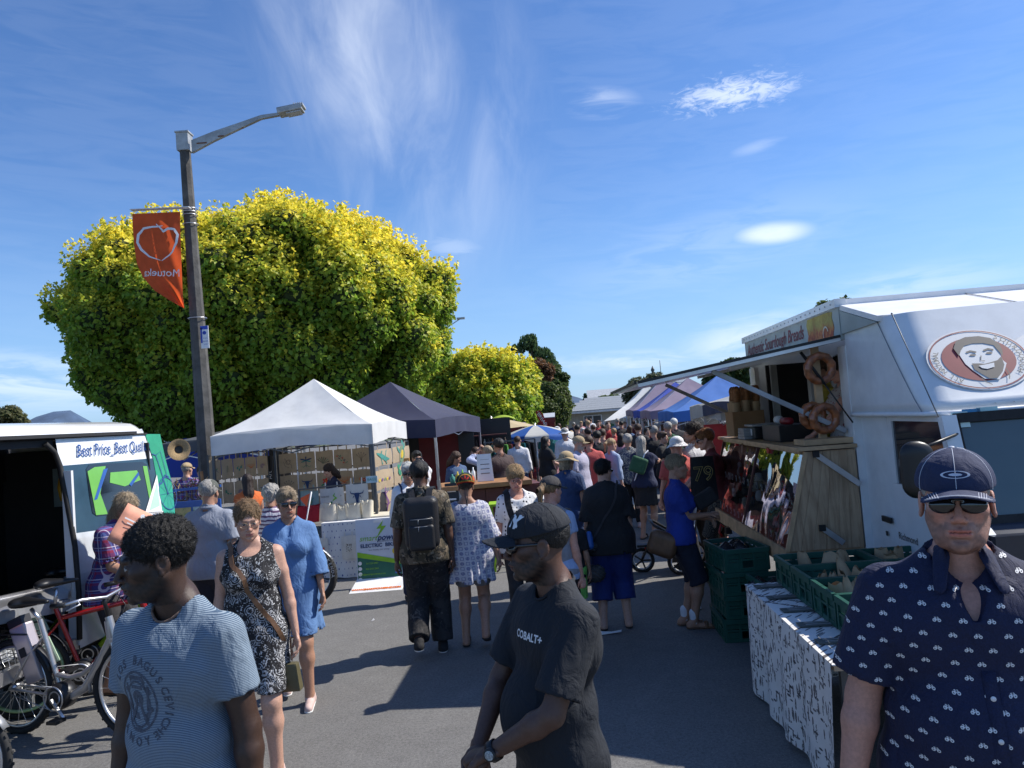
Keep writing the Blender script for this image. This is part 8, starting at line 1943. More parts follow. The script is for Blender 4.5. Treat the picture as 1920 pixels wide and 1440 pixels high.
cap_trim(p,c,K_['black'])
p._c=c
def capproj(p,c,shapes,m_,name,side=(0,-1,0),org=(0,0,.07),up=(0,0,1)):
 bv=BVHTree.FromPolygons([v.co for v in c.data.vertices],[q.vertices[:] for q in c.data.polygons]); s_=Vector(side).normalized(); u=Vector(up); x=u.cross(s_).normalized(); u=s_.cross(x); b=MB(); R_=Matrix([list(r) for r in p.HR])
 for vs,fs in shapes:
  out=[]
  for v in vs:
   o=Vector(org)+x*v[0]+u*v[1]+s_*.25; h=bv.ray_cast(p.H(o),-(R_@s_))
   out.append((h[0]+h[1]*.0016*(1 if h[1].dot(R_@s_)>0 else -1)) if h[0] else p.H(Vector(org)+x*v[0]+u*v[1]+s_*.08))
  b.add(out,fs)
 return b.build(name,m_,c,fix=False)
capproj(p,c,[T2('N',.055,-.004,0,bold=.0025),T2('Y',.055,.004,-.004,bold=.0025)],M_PRW,'cap_monogram',side=(.35,-1,.25),org=(.02,.0,.072))
p.project(tee,[T2('COBALT+',.034,.052,1.375,0,bold=.001)],M_PRW,'chest_lettering',off=.0015)
b=MB(); w=Vector(p.wl); d=(Vector(p.wl)-Vector(p.ell)).normalized(); w=w-d*.02; q=d.to_track_quat('Z','Y').to_matrix()
b.lathe([(.030,-.014),(.034,-.012),(.034,.012),(.030,.014)],w,20,rot=q); wt=b.build('wrist_watch',M_BLK,p.t)
b=MB(); f=Vector((1,-.5,.25)); f=(f-d*f.dot(d)).normalized(); b.lathe([(0,.042),(.018,.042),(.021,.040),(.021,.028)],w,16,rot=f.to_track_quat('Z','Y').to_matrix()); b.build('watch_case',M_BLK,wt)
b=MB(); b.lathe([(0,.0425),(.014,.0426),(.015,.042)],w,16,rot=f.to_track_quat('Z','Y').to_matrix()); b.build('watch_face',mat('watch face',(.35,.38,.38),.3,var=.5,vscale=200),wt)
b=MB(); b.lathe([(0,-.003),(.003,0),(0,.003)],p.H((.082,-.002,-.034)),8); b.build('ear_stud',mat('bright stud',(.8,.8,.8),.1,1),p.t)
# ------------------------------------------------------------------ C: man in bicycle print shirt, right foreground
p=Person('man in navy cap and sunglasses wearing a navy shirt printed with white bicycles',1828,1300,2.13,-21,H=1.905,skin='pink',b=1.12,head=(-7,0,1),res=.009,hres=.003,hl=(.30,.0,.82),hr=(-.33,-.06,.83),belly=.03)
p.finish_body(dict(stub=.62,beard=(.085,.065,.055),brow=(.08,.05,.035),eyes=False))
p.hair('buzz',HM['grey'])
def crew(N):
 x,y,z=N.xyz(N.coord('Object')); n=N.noise(N.coord('Object'),260,2,.7); return N.mix(n.step(.3,.7),(.005,.008,.034),(.011,.016,.058))
M_BIK=mat('cloth navy cotton',rough=.8,fn=crew,var=.1,vscale=4,bump=.5,bscale=320)
sh=p.top(M_BIK,hem=.80,loose=.026,sleeve=.78,nr=.076,neck='v',fold=.0055,ff=10,sflare=1.25)
p.pants(K_['dshort'],hem=.5); p.shoes(K_['black']); p.shades(); c=p.cap(K_['navyc'])
M_STI=mat('white stitching',(.62,.64,.70),.7); cap_trim(p,c,M_STI)
capproj(p,c,[SH(ring(.026,.0315,28,sy=.30)),SH(ell(0,0,.015,.0035))],M_STI,'cap_oval_logo',side=(0,-1,.12),org=(0,0,.066))
def brim_stitch():
 b=MB()
 for q in (-1,1):
  for i in range(4):
   x0=q*(.045+.006*i); pts=[]
   for j in range(7):
    y=-.098-.075*j/6+.010*abs(i); x=x0*(1-.08*j/6); pts.append(p.H((x,y,.040-4.2*x*x-.07*(-y-.09)+.0034)))
   b.tube(pts,.0007,4)
 for k in (.95,.88):
  b.tube([p.H((.080*k*math.sin(a),-.092-.092*k*math.cos(a),.040-4.2*(.080*k*math.sin(a))**2-.07*(.092*k*math.cos(a)+.002)+.0034)) for a in [(-1.2+.12*i) for i in range(21)]],.0007,4)
 b.build('brim_stitching',M_STI,c,fix=False)
brim_stitch()
def bikes_print():
 out=[]
 def one(cx,cz,k=1,sx=1):
  o=[]
  for dx in (-.0075,.0075): o.append(ring(.0028,.0058,9,dx*sx*1.0,-.002))
  for st in ([(-.0075,-.002),(-.001,-.002),(.004,.0045),(-.004,.0045),(-.0075,-.002)],[(-.001,-.002),(-.005,.007)],[(.0075,-.002),(.0045,.007),(.0015,.0085)],[(-.0075,.007),(-.002,.0075)]): o.append(stroke(st,.0018))
  return [SH(q,cx,cz,.74) for q in o]
 r=0
 for j in range(26):
  for i in range(-9,10):
   x=i*.062+(.031 if j%2 else 0)+.004*math.sin(i*3+j); z=.80+j*.036
   out+=one(x,z)
 return out
p.project(sh,bikes_print(),M_PRW,'bicycle_print',off=.0012)
b=MB()
def onshirt(x,z,off=.002):
 h=p._bv[1].ray_cast(Vector((x,-.6,z)),Vector((0,1,0))); return (h[0]+Vector((0,-off,0))) if h[0] else Vector((x,-.2,z))
b=MB(); pts=[onshirt(.012,.82+i*.03) for i in range(19)]; b.add([q+Vector((dx,0,0)) for q in pts for dx in (-.016,.016)],[(2*i,2*i+1,2*i+3,2*i+2) for i in range(18)],0,True); b.build('button_placket',M_BIK,sh,solid=.002)
for z in (.88,.98,1.08,1.18,1.27):
 b=MB(); q=onshirt(.012,z*1.0+.03,.006); b.lathe([(0,-.0035),(.0062,-.003),(.0066,0)],q,12,axis='Y'); b.build('button',M_PRW,sh,fix=False)
def collar(p,m_,par,spread=.062):
 for q in (-1,1):
  pr=[rc(p.tp((q*.050,-.045,1.500)),p.tp((q*.068,-.108,1.435)),.024,.018,sq=(v3((q*.45,-.75,.45)),4.5),k=.008),rc(p.tp((q*.064,.03,1.508)),p.tp((q*.052,-.045,1.498)),.024,.026,sq=(v3((q*.9,-.2,.3)),4.5),k=.015),rc(p.tp((0,.078,1.515)),p.tp((q*.064,.03,1.508)),.022,.024,sq=(v3((q*.3,.9,.3)),4.5),k=.015)]
  c_=p.tp((q*.06,-.03,1.48)); sdf_obj('collar',pr,c_-.13,c_+.13,.004,m_,par)
collar(p,M_BIK,sh)
# ------------------------------------------------------------------ middle-distance people
def mp(*a,**k): k.setdefault('res',.0125); k.setdefault('hres',.0055); return Person(*a,**k)
p=mp('young woman with glasses in sleeveless black and white paisley dress',476,1150,4.85,12,H=1.71,sex='f',skin='fair',head=(12,15,0),res=.011,hres=.0035,hl=(.27,-.05,.80),fl=(-.12,0),fr=(.14,0),heel=(0,.05),b=1.09)
p.finish_body(dict(brow=(.12,.07,.04),lips=(.42,.16,.14)))
p.hair('tied',HM['sandy']); p.glasses(M_GOLDM); p.top(K_['paisley'],loose=.014,sleeve=0,neck='scoop',skirt=(.56,.225,.010),name='dress',fold=.003); p.shoes(M_SHOE,sole=M_SOLE)
p.strap([(-.10,.02,1.47),(-.09,-.12,1.36),(.0,-.15,1.18),(.12,-.11,.98),(.18,-.05,.82)],.028,M_LTH,'bag_strap')
q=p.t.matrix_basis@Vector((.24,-.08,.62)); b=MB(); b.box((0,0,0),(.19,.08,.17),taper=.8); o=b.build('shoulder_bag',mat('olive leather',(.10,.085,.04),.5),bevel=.015); o.location=(p.t.location.x+.19,p.t.location.y-.03,.60); tag(o,'olive leather shoulder bag hanging at the hip of the paisley dress','bag')
p=mp('woman in sky blue linen dress with short grey blond hair and sunglasses',549,1100,6.15,10,H=1.68,sex='f',skin='tan',head=(16,5,0),hl=(.25,-.10,.84),hr=(-.25,.04,.85),fl=(-.16,0),fr=(.20,0),heel=(0,.06),b=1.02,hres=.0045)
p.finish_body(dict(eyes=False)); p.hair('short',HM['greyblond']); p.shades(); p.top(K_['blued'],loose=.022,sleeve=1.45,neck='v',skirt=(.56,.235,.008),name='dress',sflare=1.75,fold=.005); p.shoes(M_SHOE,sole=M_SOLE)
p=mp('man in grey polo shirt and olive cap seen from behind near the van',398,1050,7.2,172,H=1.74,skin='tan',b=1.08,head=(8,6,0)); p.finish_body({}); p.hair('short',HM['grey']); p.cap(K_['olive']); p.top(K_['greyp'],hem=.84,loose=.028,sleeve=.75,fold=.006,ff=11); p.pants(K_['dshort'],hem=.50,name='shorts',loose=.03); p.shoes(K_['black'])
b=MB(); b.tube([Vector(p.tp((.075*math.cos(a),.012+.07*math.sin(a),1.50))) for a in [2*PI*i/16 for i in range(16)]],.016,6,closed=True); b.build('collar',K_['greyp'],p.t,fix=False)
p=mp('long haired man in plaid shirt bending by the van with an orange leaflet',205,1000,6.75,75,H=1.74,skin='tan',b=1.0,lean=14,head=(-4,26,0),hl=(.12,-.40,1.02),hr=(-.06,-.36,1.0),hand=('grip','grip'),neck=.02,res=.011); p.finish_body(dict(eyes=False)); p.hair('long',HM['greyblond']); p.shades(); p.top(K_['plaid'],hem=.78,loose=.032,sleeve=.85,fold=.006,ff=11,sflare=1.3); p.pants(K_['dkt'],hem=.50,name='shorts'); p.shoes(M_LTH,'sandal')
q=P(247,990,6.45); b=MB(); b.grid(lambda u,v:Vector(((u-.5)*.26,.01*math.sin(u*5),(v-.5)*.34)),4,4); o=b.build('leaflet',mat('salmon paper',(.85,.40,.27),.7,transl=.2),solid=.002); o.location=q; o.rotation_euler=(-.1,.60,.75); tag(o,'salmon orange leaflet held up by the plaid shirt man','leaflet')
b=MB(); b.disc((.06,-.012,-.10),.022,(0,-1,0),10); b.box((-.02,-.011,.05),(.15,.001,.012)); b.box((.0,-.011,.02),(.12,.001,.008)); b.disc((.03,-.011,.12),.02,(0,-1,0),10); b.build('leaflet_print',M_PRW,o,fix=False)
p=mp('grey curly haired woman in purple striped blouse between the two walking women',512,1000,8.0,150,H=1.60,sex='f',skin='tan',b=1.1,head=(20,15,0),hres=.0065,res=.015); p.finish_body({}); p.hair('curly',HM['grey']); p.top(K_['purple'],hem=.82,loose=.028,sleeve=.8); p.pants(K_['dkt']); p.shoes(K_['black'])
p=mp('man in brown camouflage shirt and black cap carrying a black backpack',799,1060,7.1,184,H=1.77,skin='brown',b=1.04,head=(-10,4,0),fl=(.18,.0),fr=(-.06,0),heel=(.10,0),hl=(.27,-.02,.82),hr=(-.25,.02,.82),res=.011)
p.finish_body({}); p.hair('short',HM['black']); c=p.cap(K_['black'],brim=False); cap_trim(p,c,K_['dkt']); p.top(K_['camo'],hem=.84,loose=.028,sleeve=.85,fold=.006,ff=11); p.pants(K_['camod'],hem=.05,loose=.034,fold=.010,ff=15,flare=.012); p.shoes(K_['black'],sole=M_SOLE)
def backpack(p):
 L=p.t.location; t=empty('backpack',L,p.t.rotation_euler[2],'black backpack with two zipped pockets worn by the camouflage shirt man','backpack'); tp=p.tp
 M_BP=mat('black nylon',(.014,.014,.016),.5,var=.1,bump=.3,bscale=90)
 def rb(c,h,r): 
  c=v3(c);h=v3(h)
  return fnp(lambda X:np.linalg.norm(np.maximum(np.abs(X-c)-h,0),axis=1)-r)
 m_=sdf_obj('main_compartment',[rb(tp((0,.225,1.22)),(.10,.045,.17),.055),fnp(lambda X:folds(X,14,.006,2),op='o')],(-.25,.05,.85),(.25,.42,1.65),.011,M_BP,t)
 for z,h in ((1.10,.085),(1.22,.03)):
  o=sdf_obj('front_pocket',[rb(tp((0,.315 if z<1.2 else .30,z)),(.085,.012,h),.030),fnp(lambda X:folds(X,18,.004,3),op='o')],(-.2,.2,.85),(.2,.45,1.5),.010,M_BP,t)
  b=MB(); b.tube([Vector(tp((x,.36-.5*abs(x)*abs(x)*4,z+h+.012))) for x in (-.09,-.045,0,.045,.09)],.003,5); b.tube([Vector(tp((.02,.362,z+h+.01))),Vector(tp((.022,.366,z+h-.03)))],.003,5); b.build('zip',M_STEEL,o)
 for q in (-1,1):
  b=MB(); pts=[(q*.07,.15,1.40),(q*.085,.085,1.49),(q*.105,-.0,1.50),(q*.12,-.09,1.43)]; Q=[Vector(tp(a)) for a in pts]
  vs=[];n=len(Q)
  for v in Q: vs+=[v+Vector((-.028,0,0)),v+Vector((.028,0,0)),v+Vector((.028,.0,.014)),v+Vector((-.028,.0,.014))]
  b.add(vs,[(4*i+j,4*i+(j+1)%4,4*i+4+(j+1)%4,4*i+4+j) for i in range(n-1) for j in range(4)]); b.build('shoulder_strap',M_BP,t)
 b=MB(); b.tube([Vector(tp((-.035,.19,1.44))),Vector(tp((-.03,.20,1.50))),Vector(tp((.03,.20,1.50))),Vector(tp((.035,.19,1.44)))],.008,6); b.build('carry_loop',M_BP,t)
backpack(p)
p=mp('woman in white violet patterned blouse and red star rasta beanie seen from behind',884,1060,7.25,180,H=1.60,sex='f',skin='tan',b=1.12,head=(4,2,0),fl=(-.02,0),fr=(.20,0),heel=(0,.12),hl=(.33,-.0,.84),hr=(-.30,.02,.80),res=.011,splay=.11)
p.finish_body({}); p.hair('short',HM['dkbrown']); p.top(K_['bluegrid'],loose=.036,sleeve=1.1,neck='wide',skirt=(.66,.245,.016),name='blouse',fold=.006,sflare=1.7,ff=12); p.pants(K_['grey'],hem=.62,name='shorts'); p.shoes(M_FLIP,'sandal')
p.flat(); hv,hf=surf('x',[el((0,.022,.055),(.100,.118,.092),k=.01),pl((0,0,.012),(0,.25,-1),k=.01),fnp(lambda X:.0012*np.sin(X[:,2]*700),op='o')],(-.13,-.13,-.05),(.13,.17,.17),.0045); hv=relax(hv,hf,1,.3)
ang=np.arctan2(hv[:,2]-.062,hv[:,0]); rr=np.sqrt((hv[:,0]/1.0)**2+(hv[:,2]-.062)**2); star=.036+.022*np.cos(ang*8)**1; isb=hv[:,1]>.04
col=np.tile(np.array((.012,.010,.010)),(len(hv),1)); col[(rr<star)&isb]=(.50,.02,.015); col[(rr<.018+.008*np.cos(ang*8))&isb]=(.012,.01,.01); col[(rr<.008)&isb]=(.5,.02,.015)
band=hv[:,2]+.25*hv[:,1]*-1; z=hv[:,2]-(.25*(hv[:,1]-0)); 
zz=hv[:,2]-.25*hv[:,1]-.012; col[(zz<.010)]=(.50,.03,.015); col[(zz>=.010)&(zz<.017)]=(.55,.22,.02); col[(zz>=.017)&(zz<.024)]=(.03,.12,.03)
sidek=np.abs(hv[:,0])>.078; col[sidek&(hv[:,0]<0)&(zz>.024)]=(.55,.10,.02)
col[(rr>.064)&(rr<.070)&isb&(zz>.024)]=(.55,.20,.02); col[(rr>.070)&(rr<.076)&isb&(zz>.024)]=(.03,.12,.03)
me=npmesh('beanie',xform(hv,p.HR,p.HC,p.k),hf); vcol(me,col); bn=link('beanie',me,p.t,vcmat('knitted wool',rough=.95,var=.15,vscale=120,bump=.6,bscale=300))
b=MB()
for q in (-1,1): b.tube([p.H((q*.01,.13,-.01)),p.H((q*.012,.135,-.09)),p.H((q*.004,.13,-.15))],.0035,5)
b.tube([p.H((0,.135,-.13)),p.H((.0,.135,-.19))],.007,5); b.build('beanie_cord',K_['dkt'],bn,fix=False)
p=mp('older woman with short blond hair and glasses in white polka dot top',975,1010,7.6,8,H=1.62,sex='f',skin='pink',b=1.08,head=(-4,16,0),res=.013); p.finish_body(dict(lips=(.45,.14,.14))); p.hair('fluffy',HM['blond']); p.glasses(mat('dark red frame',(.12,.02,.03),.4)); p.top(K_['polka'],loose=.022,sleeve=.8,neck='scoop',hem=.84); p.pants(K_['dkt']); p.shoes(K_['black']); p.strap([(-.10,.02,1.48),(-.11,-.12,1.36),(-.06,-.15,1.18),(.06,-.14,1.02)],.06,K_['black'],'bag_strap')
p=mp('white haired woman in sunglasses and white blouse beside the bag stall',770,960,9.3,15,H=1.66,sex='f',skin='tan',head=(-12,8,0),res=.014,hres=.006); p.finish_body(dict(eyes=False)); p.hair('short',HM['white']); p.shades(); p.top(K_['white'],loose=.028,sleeve=1.6,neck='v',hem=.82); p.pants(K_['navy']); p.shoes(K_['black']); p.strap([(-.10,.02,1.47),(-.10,-.12,1.36),(-.11,-.13,1.2)],.02,K_['navy'],'bag_strap'); p.strap([(.11,.02,1.47),(.11,-.12,1.36),(.12,-.13,1.1)],.03,K_['dkt'],'bag_strap')
p=mp('man in sunglasses holding food to his mouth under the navy gazebo',785,905,12.2,25,H=1.70,skin='tan',hl=(.02,-.20,1.55),hr=(-.18,-.25,1.2),res=.016,hres=.007,head=(0,5,0)); p.finish_body(dict(eyes=False)); p.hair('short',HM['black']); p.shades(); p.top(K_['white'],sleeve=1.7,loose=.02); p.pants(K_['dkt']); p.shoes(K_['black'])
b=MB(); q=p.t.location; b.box((0,0,0),(.09,.05,.11)); o=b.build('wrapped_snack',mat('tan paper wrap',(.5,.26,.08),.7),bevel=.01); o.location=(q.x-.13,q.y-.25,1.56); tag(o,'tan wrapped snack beside the eating man','food')
p=mp('dark haired stall vendor with bowed head behind the hanging white bags',634,930,12.5,-60,H=1.62,sex='f',skin='fair',head=(-10,30,0),res=.016,hres=.007,lean=10); p.finish_body({}); p.hair('long',HM['dkbrown']); p.top(K_['navy'],sleeve=.8); p.pants(K_['black']); p.shoes(K_['black'])
p=mp('woman with long dark brown hair in orange top facing the bag racks',466,940,11.0,-150,H=1.60,sex='f',skin='tan',head=(0,5,0),res=.016,hres=.007); p.finish_body({}); p.hair('longer',HM['dkbrown']); p.top(cl('orange top',(.65,.14,.03)),sleeve=.3); p.pants(K_['denim']); p.shoes(K_['black'])
p=mp('woman in dark cap with blond ponytail, grey vest and pale blue tee from behind',1042,1040,6.2,150,H=1.60,sex='f',skin='pink',head=(-14,6,0),hl=(.36,-.18,.84),hr=(-.22,-.05,.82),hand='grip',res=.012); p.finish_body(dict(eyes=False)); p.hair('ponytail',HM['sandy']); p.cap(K_['dkt']); p.top(K_['ltb'],loose=.014,sleeve=.5); p.top(K_['grey'],loose=.026,sleeve=0,hem=.90,name='vest'); p.pants(K_['black']); p.shoes(K_['black'])
b=MB(); w=Vector(p.wl); d=(Vector(p.wl)-Vector(p.ell)).normalized()
for i,m_ in enumerate((K_['red'],K_['coral'],cl('orange band',(.6,.2,.03)))): b=MB(); b.lathe([(.028,-.008),(.032,0),(.028,.008)],w-d*(.05-.022*i),12,rot=d.to_track_quat('Z','Y').to_matrix()); b.build('wristband',m_,p.t,fix=False)
b=MB(); b.tube([(0,0,0),(.11,.02,.01)],.016,8); o=b.build('lead_handle',mat('blue grip',(.03,.07,.2),.5)); o.location=p.t.matrix_basis@(w+d*.08-Vector((0,0,.02))); o.rotation_euler=(0,0,.5); tag(o,'blue handle gripped by the woman in the grey vest','handle')
p=mp('child in black top and lime green shorts walking beside the woman in the vest',1072,1080,7.3,170,H=1.20,skin='tan',b=.9,res=.012,hres=.007); p.finish_body({}); p.hair('short',HM['brown']); p.top(K_['black'],loose=.03,hem=.80,sleeve=.8); p.pants(K_['limeg'],hem=.5,loose=.04,name='shorts'); p.shoes(K_['dkt'])
p=mp('woman in loose black top and blue cropped trousers with a woven shoulder bag',1144,1030,7.45,176,H=1.63,sex='f',skin='fair',b=1.16,head=(-32,4,0),res=.012,fl=(.02,0),fr=(-.02,0),splay=.13); p.finish_body(dict(eyes=False)); p.hair('short',HM['black']); p.shades(); p.top(K_['black'],loose=.045,sleeve=1.0,hem=.78,fold=.006,sflare=1.4); p.pants(K_['blue'],hem=.28,loose=.038,flare=.02); p.shoes(M_FLIP,'sandal')
p.strap_off=.055; p.strap([(-.10,.02,1.49),(-.08,.12,1.35),(.06,.14,1.12),(.17,.12,.92)],.02,K_['dkt'],'bag_strap')
sg=Vector((1,0,0)); mt=p.t.matrix_basis@Vector((.22,.13,.70)); o=sdf_obj('woven_bag',[rc((-.06,0,.12),(.06,0,.12),.05,.05,k=.08),rc((-.07,0,-.14),(.07,0,-.14),.085,.085,sq=((0,1,0),1.5),k=.1),fnp(lambda X:.006*np.sin(X[:,2]*160+X[:,0]*120),op='o')],(-.22,-.13,-.28),(.22,.13,.22),.008,mat('dark woven net',(.04,.04,.04),.7,var=.5,vscale=60)); o.location=mt; tag(o,'dark woven bag hanging on the hip of the woman in black','bag')
o=sdf_obj('water_bottle',[rc((0,0,-.06),(0,0,.05),.04,.03,k=.01)],(-.06,-.06,-.12),(.06,.06,.1),.01,mat('blue bottle',(.02,.10,.35),.4)); o.location=mt+Vector((.02,-.06,.20)); tag(o,'blue bottle tucked in the woven bag','bottle')
p=mp('woman in royal blue polo and navy shorts looking right beside the cabinet',1278,1010,7.3,82,H=1.63,sex='f',skin='tan',b=1.06,head=(-6,8,0),hl=(.05,-.27,1.08),hr=(-.03,-.30,1.13),hand=('grip','grip'),res=.012,el_=(.3,.8,-.6),er_=(-.3,.8,-.6),splay=.07,fl=(.03,0),fr=(-.05,0)); p.finish_body({}); p.hair('short',HM['greyblond']); p.top(K_['royal'],loose=.024,sleeve=.75,hem=.86,fold=.005); p.pants(K_['dshort'],hem=.46,loose=.03,name='shorts'); p.shoes(M_LTH,'sandal')
for a in (p.anl,p.anr): sdf_obj('sock',[rc(a+np.array((0,0,-.02)),a+np.array((0,.0,.07)),.038,.043,k=.02)],a-.2,a+.14,.012,K_['white'],p.t)
p.strap_off=.04; p.strap([(-.02,.02,1.49),(.08,.12,1.3),(.12,.12,1.05),(.14,.10,.90)],.02,M_LTH,'bag_strap')
mt=P(1243,1020,7.2); o=sdf_obj('satchel',[fnp(lambda X:np.linalg.norm(np.maximum(np.abs(X)-v3((.075,.015,.055)),0),axis=1)-.06),fnp(lambda X:folds(X,14,.010,2),op='o')],(-.22,-.12,-.2),(.22,.12,.2),.01,M_LTH); o.location=mt; o.rotation_euler=(0,.35,-.2); tag(o,'brown leather satchel at the hip of the blue polo woman','bag')
o=sdf_obj('dark_purse',[fnp(lambda X:np.linalg.norm(np.maximum(np.abs(X)-v3((.09,.03,.05)),0),axis=1)-.02)],(-.15,-.1,-.12),(.15,.1,.12),.01,K_['black']); o.location=P(1322,935,7.2); o.rotation_euler=(0,-.5,0); tag(o,'black purse opened in the hands of the blue polo woman','purse')
p=mp('sandy haired man in maroon t-shirt and dark patterned shorts leaning to the cabinet',1350,930,9.3,-100,H=1.80,skin='pink',head=(-8,14,0),hl=(.06,-.46,.98),hr=(-.10,-.44,1.02),hand='grip',res=.014,hres=.006,fl=(-.12,0),fr=(.12,0),lean=8); p.finish_body(dict(eyes=False)); p.hair('short',HM['ginger']); p.shades(); p.top(K_['maroon'],loose=.024,sleeve=.75,hem=.86); p.pants(K_['radi'],hem=.46,loose=.034,name='shorts'); p.shoes(M_FLIP,'sandal')
p=mp('dark haired woman in white tee standing in front of the maroon shirt man',1307,900,9.95,-160,H=1.85,sex='f',skin='tan',head=(60,0,0),res=.015,hres=.006); p.finish_body({}); p.hair('curly',HM['dkbrown']); p.top(K_['white'],loose=.022,sleeve=.7); p.pants(K_['black']); p.shoes(K_['black'])
t=empty('sports_bag',P(1318,892,8.75),-.1,'black drawstring bag with outlined gold number 79','bag'); b=MB(); b.grid(lambda u,v:Vector(((u-.5)*(.26+.05*v),-.04*math.sin(PI*u),.22-.48*v)),8,8); b.grid(lambda u,v:Vector(((.5-u)*(.26+.05*v),.05*math.sin(PI*u),.22-.48*v)),8,8); b.build('bag_body',K_['black'],t,fix=False)
b=MB(); put_text(b,'79',.23,(0,-.05,.02),(1,0,0),(0,0,1),off=0,bold=.004); b.build('gold_number',mat('gold print',(.40,.30,.10),.6),t,fix=False); b=MB(); put_text(b,'79',.23,(0,-.054,.02),(1,0,0),(0,0,1),off=0,bold=-.004); b.build('number_fill',K_['black'],t,fix=False)
p=mp('man in white bucket hat, green shirt and pink top bag behind the blue polo woman',1275,900,9.8,-165,H=1.70,skin='pink',head=(10,5,0),res=.015,hres=.007,hl=(.2,-.2,.9)); p.finish_body({}); p.hair('buzz',HM['grey']); p.brimhat(K_['white'],r=.145,droop=.04); p.top(K_['coral'],loose=.03,sleeve=.7,hem=.82); p.pants(K_['ltb'],hem=.5,name='shorts',loose=.03); p.shoes(K_['dkt'])
p=mp('woman with long pale hair, navy tee and short black skirt reaching right',1208,900,12.3,150,H=1.66,sex='f',skin='tan',hl=(.1,-.45,1.25),hr=(-.1,-.5,1.3),res=.016,hres=.007); p.finish_body({}); p.hair('longer',HM['grey']); p.top(K_['navy'],loose=.024,sleeve=.7,hem=.88); p.skirt(K_['black'],hem=.58,w=.20); p.shoes(M_FLIP,'sandal')
p.strap([(-.10,.02,1.47),(.0,.12,1.25),(.13,.1,1.0)],.02,K_['white'],'bag_strap')
o=sdf_obj('green_pouch',[fnp(lambda X:np.linalg.norm(np.maximum(np.abs(X)-v3((.10,.03,.10)),0),axis=1)-.03)],(-.2,-.1,-.2),(.2,.1,.2),.02,K_['green']); o.location=P(1197,872,12.15); o.rotation_euler=(0,.4,0); tag(o,'green shoulder pouch of the woman with long pale hair','bag')
p=mp('woman in dark floral top and black trousers with a white bag strap',1182,890,13.6,168,H=1.66,sex='f',skin='tan',b=1.1,res=.017,hres=.008); p.finish_body({}); p.hair('fluffy',HM['grey']); p.top(K_['lush'],loose=.03,sleeve=.8,hem=.82); p.pants(K_['black']); p.shoes(M_SHOE)
p=mp('woman in tan straw sun hat and navy dress walking past the blue and white umbrella',1070,960,9.4,150,H=1.64,sex='f',skin='tan',b=1.05,head=(-20,6,0),res=.014,hres=.006); p.finish_body({}); p.hair('bob',HM['greyblond']); p.brimhat(mat('tan felt hat',(.42,.32,.19),.9,var=.15),r=.16,droop=.03); p.top(cl('faded navy dress',(.03,.06,.15)),loose=.03,sleeve=.6,skirt=(.40,.23,.01),name='dress'); p.shoes(M_FLIP,'sandal')
p=mp('grey bearded man in flat cap and lavender shirt carrying a navy backpack strap',1088,880,12.6,60,H=1.72,skin='pink',b=1.1,head=(10,8,0),res=.016,hres=.007); p.finish_body(dict(beard=(.35,.33,.3))); p.hair('buzz',HM['grey']); p.cap(K_['tan']); p.top(K_['lav'],loose=.03,sleeve=.8,hem=.84); p.pants(cl('brown shorts',(.12,.09,.07)),hem=.5,name='shorts',loose=.03); p.shoes(K_['dkt']); p.strap([(.10,.02,1.47),(.10,-.12,1.36),(.11,-.13,1.1)],.05,K_['navy'],'bag_strap')
p=mp('man in coral red shirt and blue shorts just behind the flat capped man',1108,880,13.2,170,H=1.70,skin='pink',b=1.05,res=.017,hres=.008); p.finish_body({}); p.hair('short',HM['brown']); p.top(K_['coral'],loose=.034,sleeve=.8,hem=.82); p.pants(K_['blue'],hem=.5,name='shorts',loose=.03); p.shoes(K_['dkt'])
p=mp('blond ponytail girl in pale blue denim jacket with a grey bag',1150,885,13.4,120,H=1.62,sex='f',skin='fair',res=.016,hres=.007,head=(0,10,0)); p.finish_body({}); p.hair('ponytail',HM['blond']); p.top(K_['ltb'],loose=.026,sleeve=1.6,hem=.9); p.pants(K_['denim']); p.shoes(K_['white'])
p=mp('woman in pale blue top and long skirt raising both arms to her head',917,895,13.4,-120,H=1.66,sex='f',skin='tan',hl=(.06,-.16,1.66),hr=(-.10,-.14,1.68),el_=(.5,-1,.3),er_=(-.5,-1,.3),res=.015,hres=.007,head=(0,-5,0)); p.finish_body({}); p.hair('tied',HM['greyblond']); p.top(cl('pale blue knit',(.45,.50,.68)),loose=.016,sleeve=1.75,hem=.9); p.skirt(cl('blue grey skirt',(.25,.32,.52)),hem=.30,w=.18); p.shoes(M_FLIP,'sandal')
p=mp('man in black cap, brown tee and grey shorts holding a green fruit',940,895,12.8,-150,H=1.78,skin='tan',res=.016,hres=.007,hr=(-.15,-.2,1.0)); p.finish_body({}); p.hair('short',HM['black']); p.cap(K_['black']); p.top(cl('brown tee',(.07,.045,.042)),loose=.028,sleeve=.7); p.pants(K_['grey'],hem=.5,name='shorts',loose=.035); p.shoes(K_['dkt'])
p=mp('woman with wavy brown hair in denim shirt behind the timber counter',858,905,13.6,30,H=1.60,sex='f',skin='tan',head=(60,30,0),res=.017,hres=.008); p.finish_body({}); p.hair('long',HM['brown']); p.top(K_['denim'],loose=.02,sleeve=1.6); p.pants(K_['black']); p.shoes(K_['black'])
p=mp('man in teal polo shirt and pale pink shorts beyond the umbrella',1031,865,20.5,175,H=1.80,skin='tan',b=1.05,res=.02,hres=.01); p.finish_body({}); p.hair('short',HM['brown']); p.top(K_['teal'],loose=.03,sleeve=.8); p.pants(K_['pinks'],hem=.5,name='shorts',loose=.04); p.shoes(K_['white'])
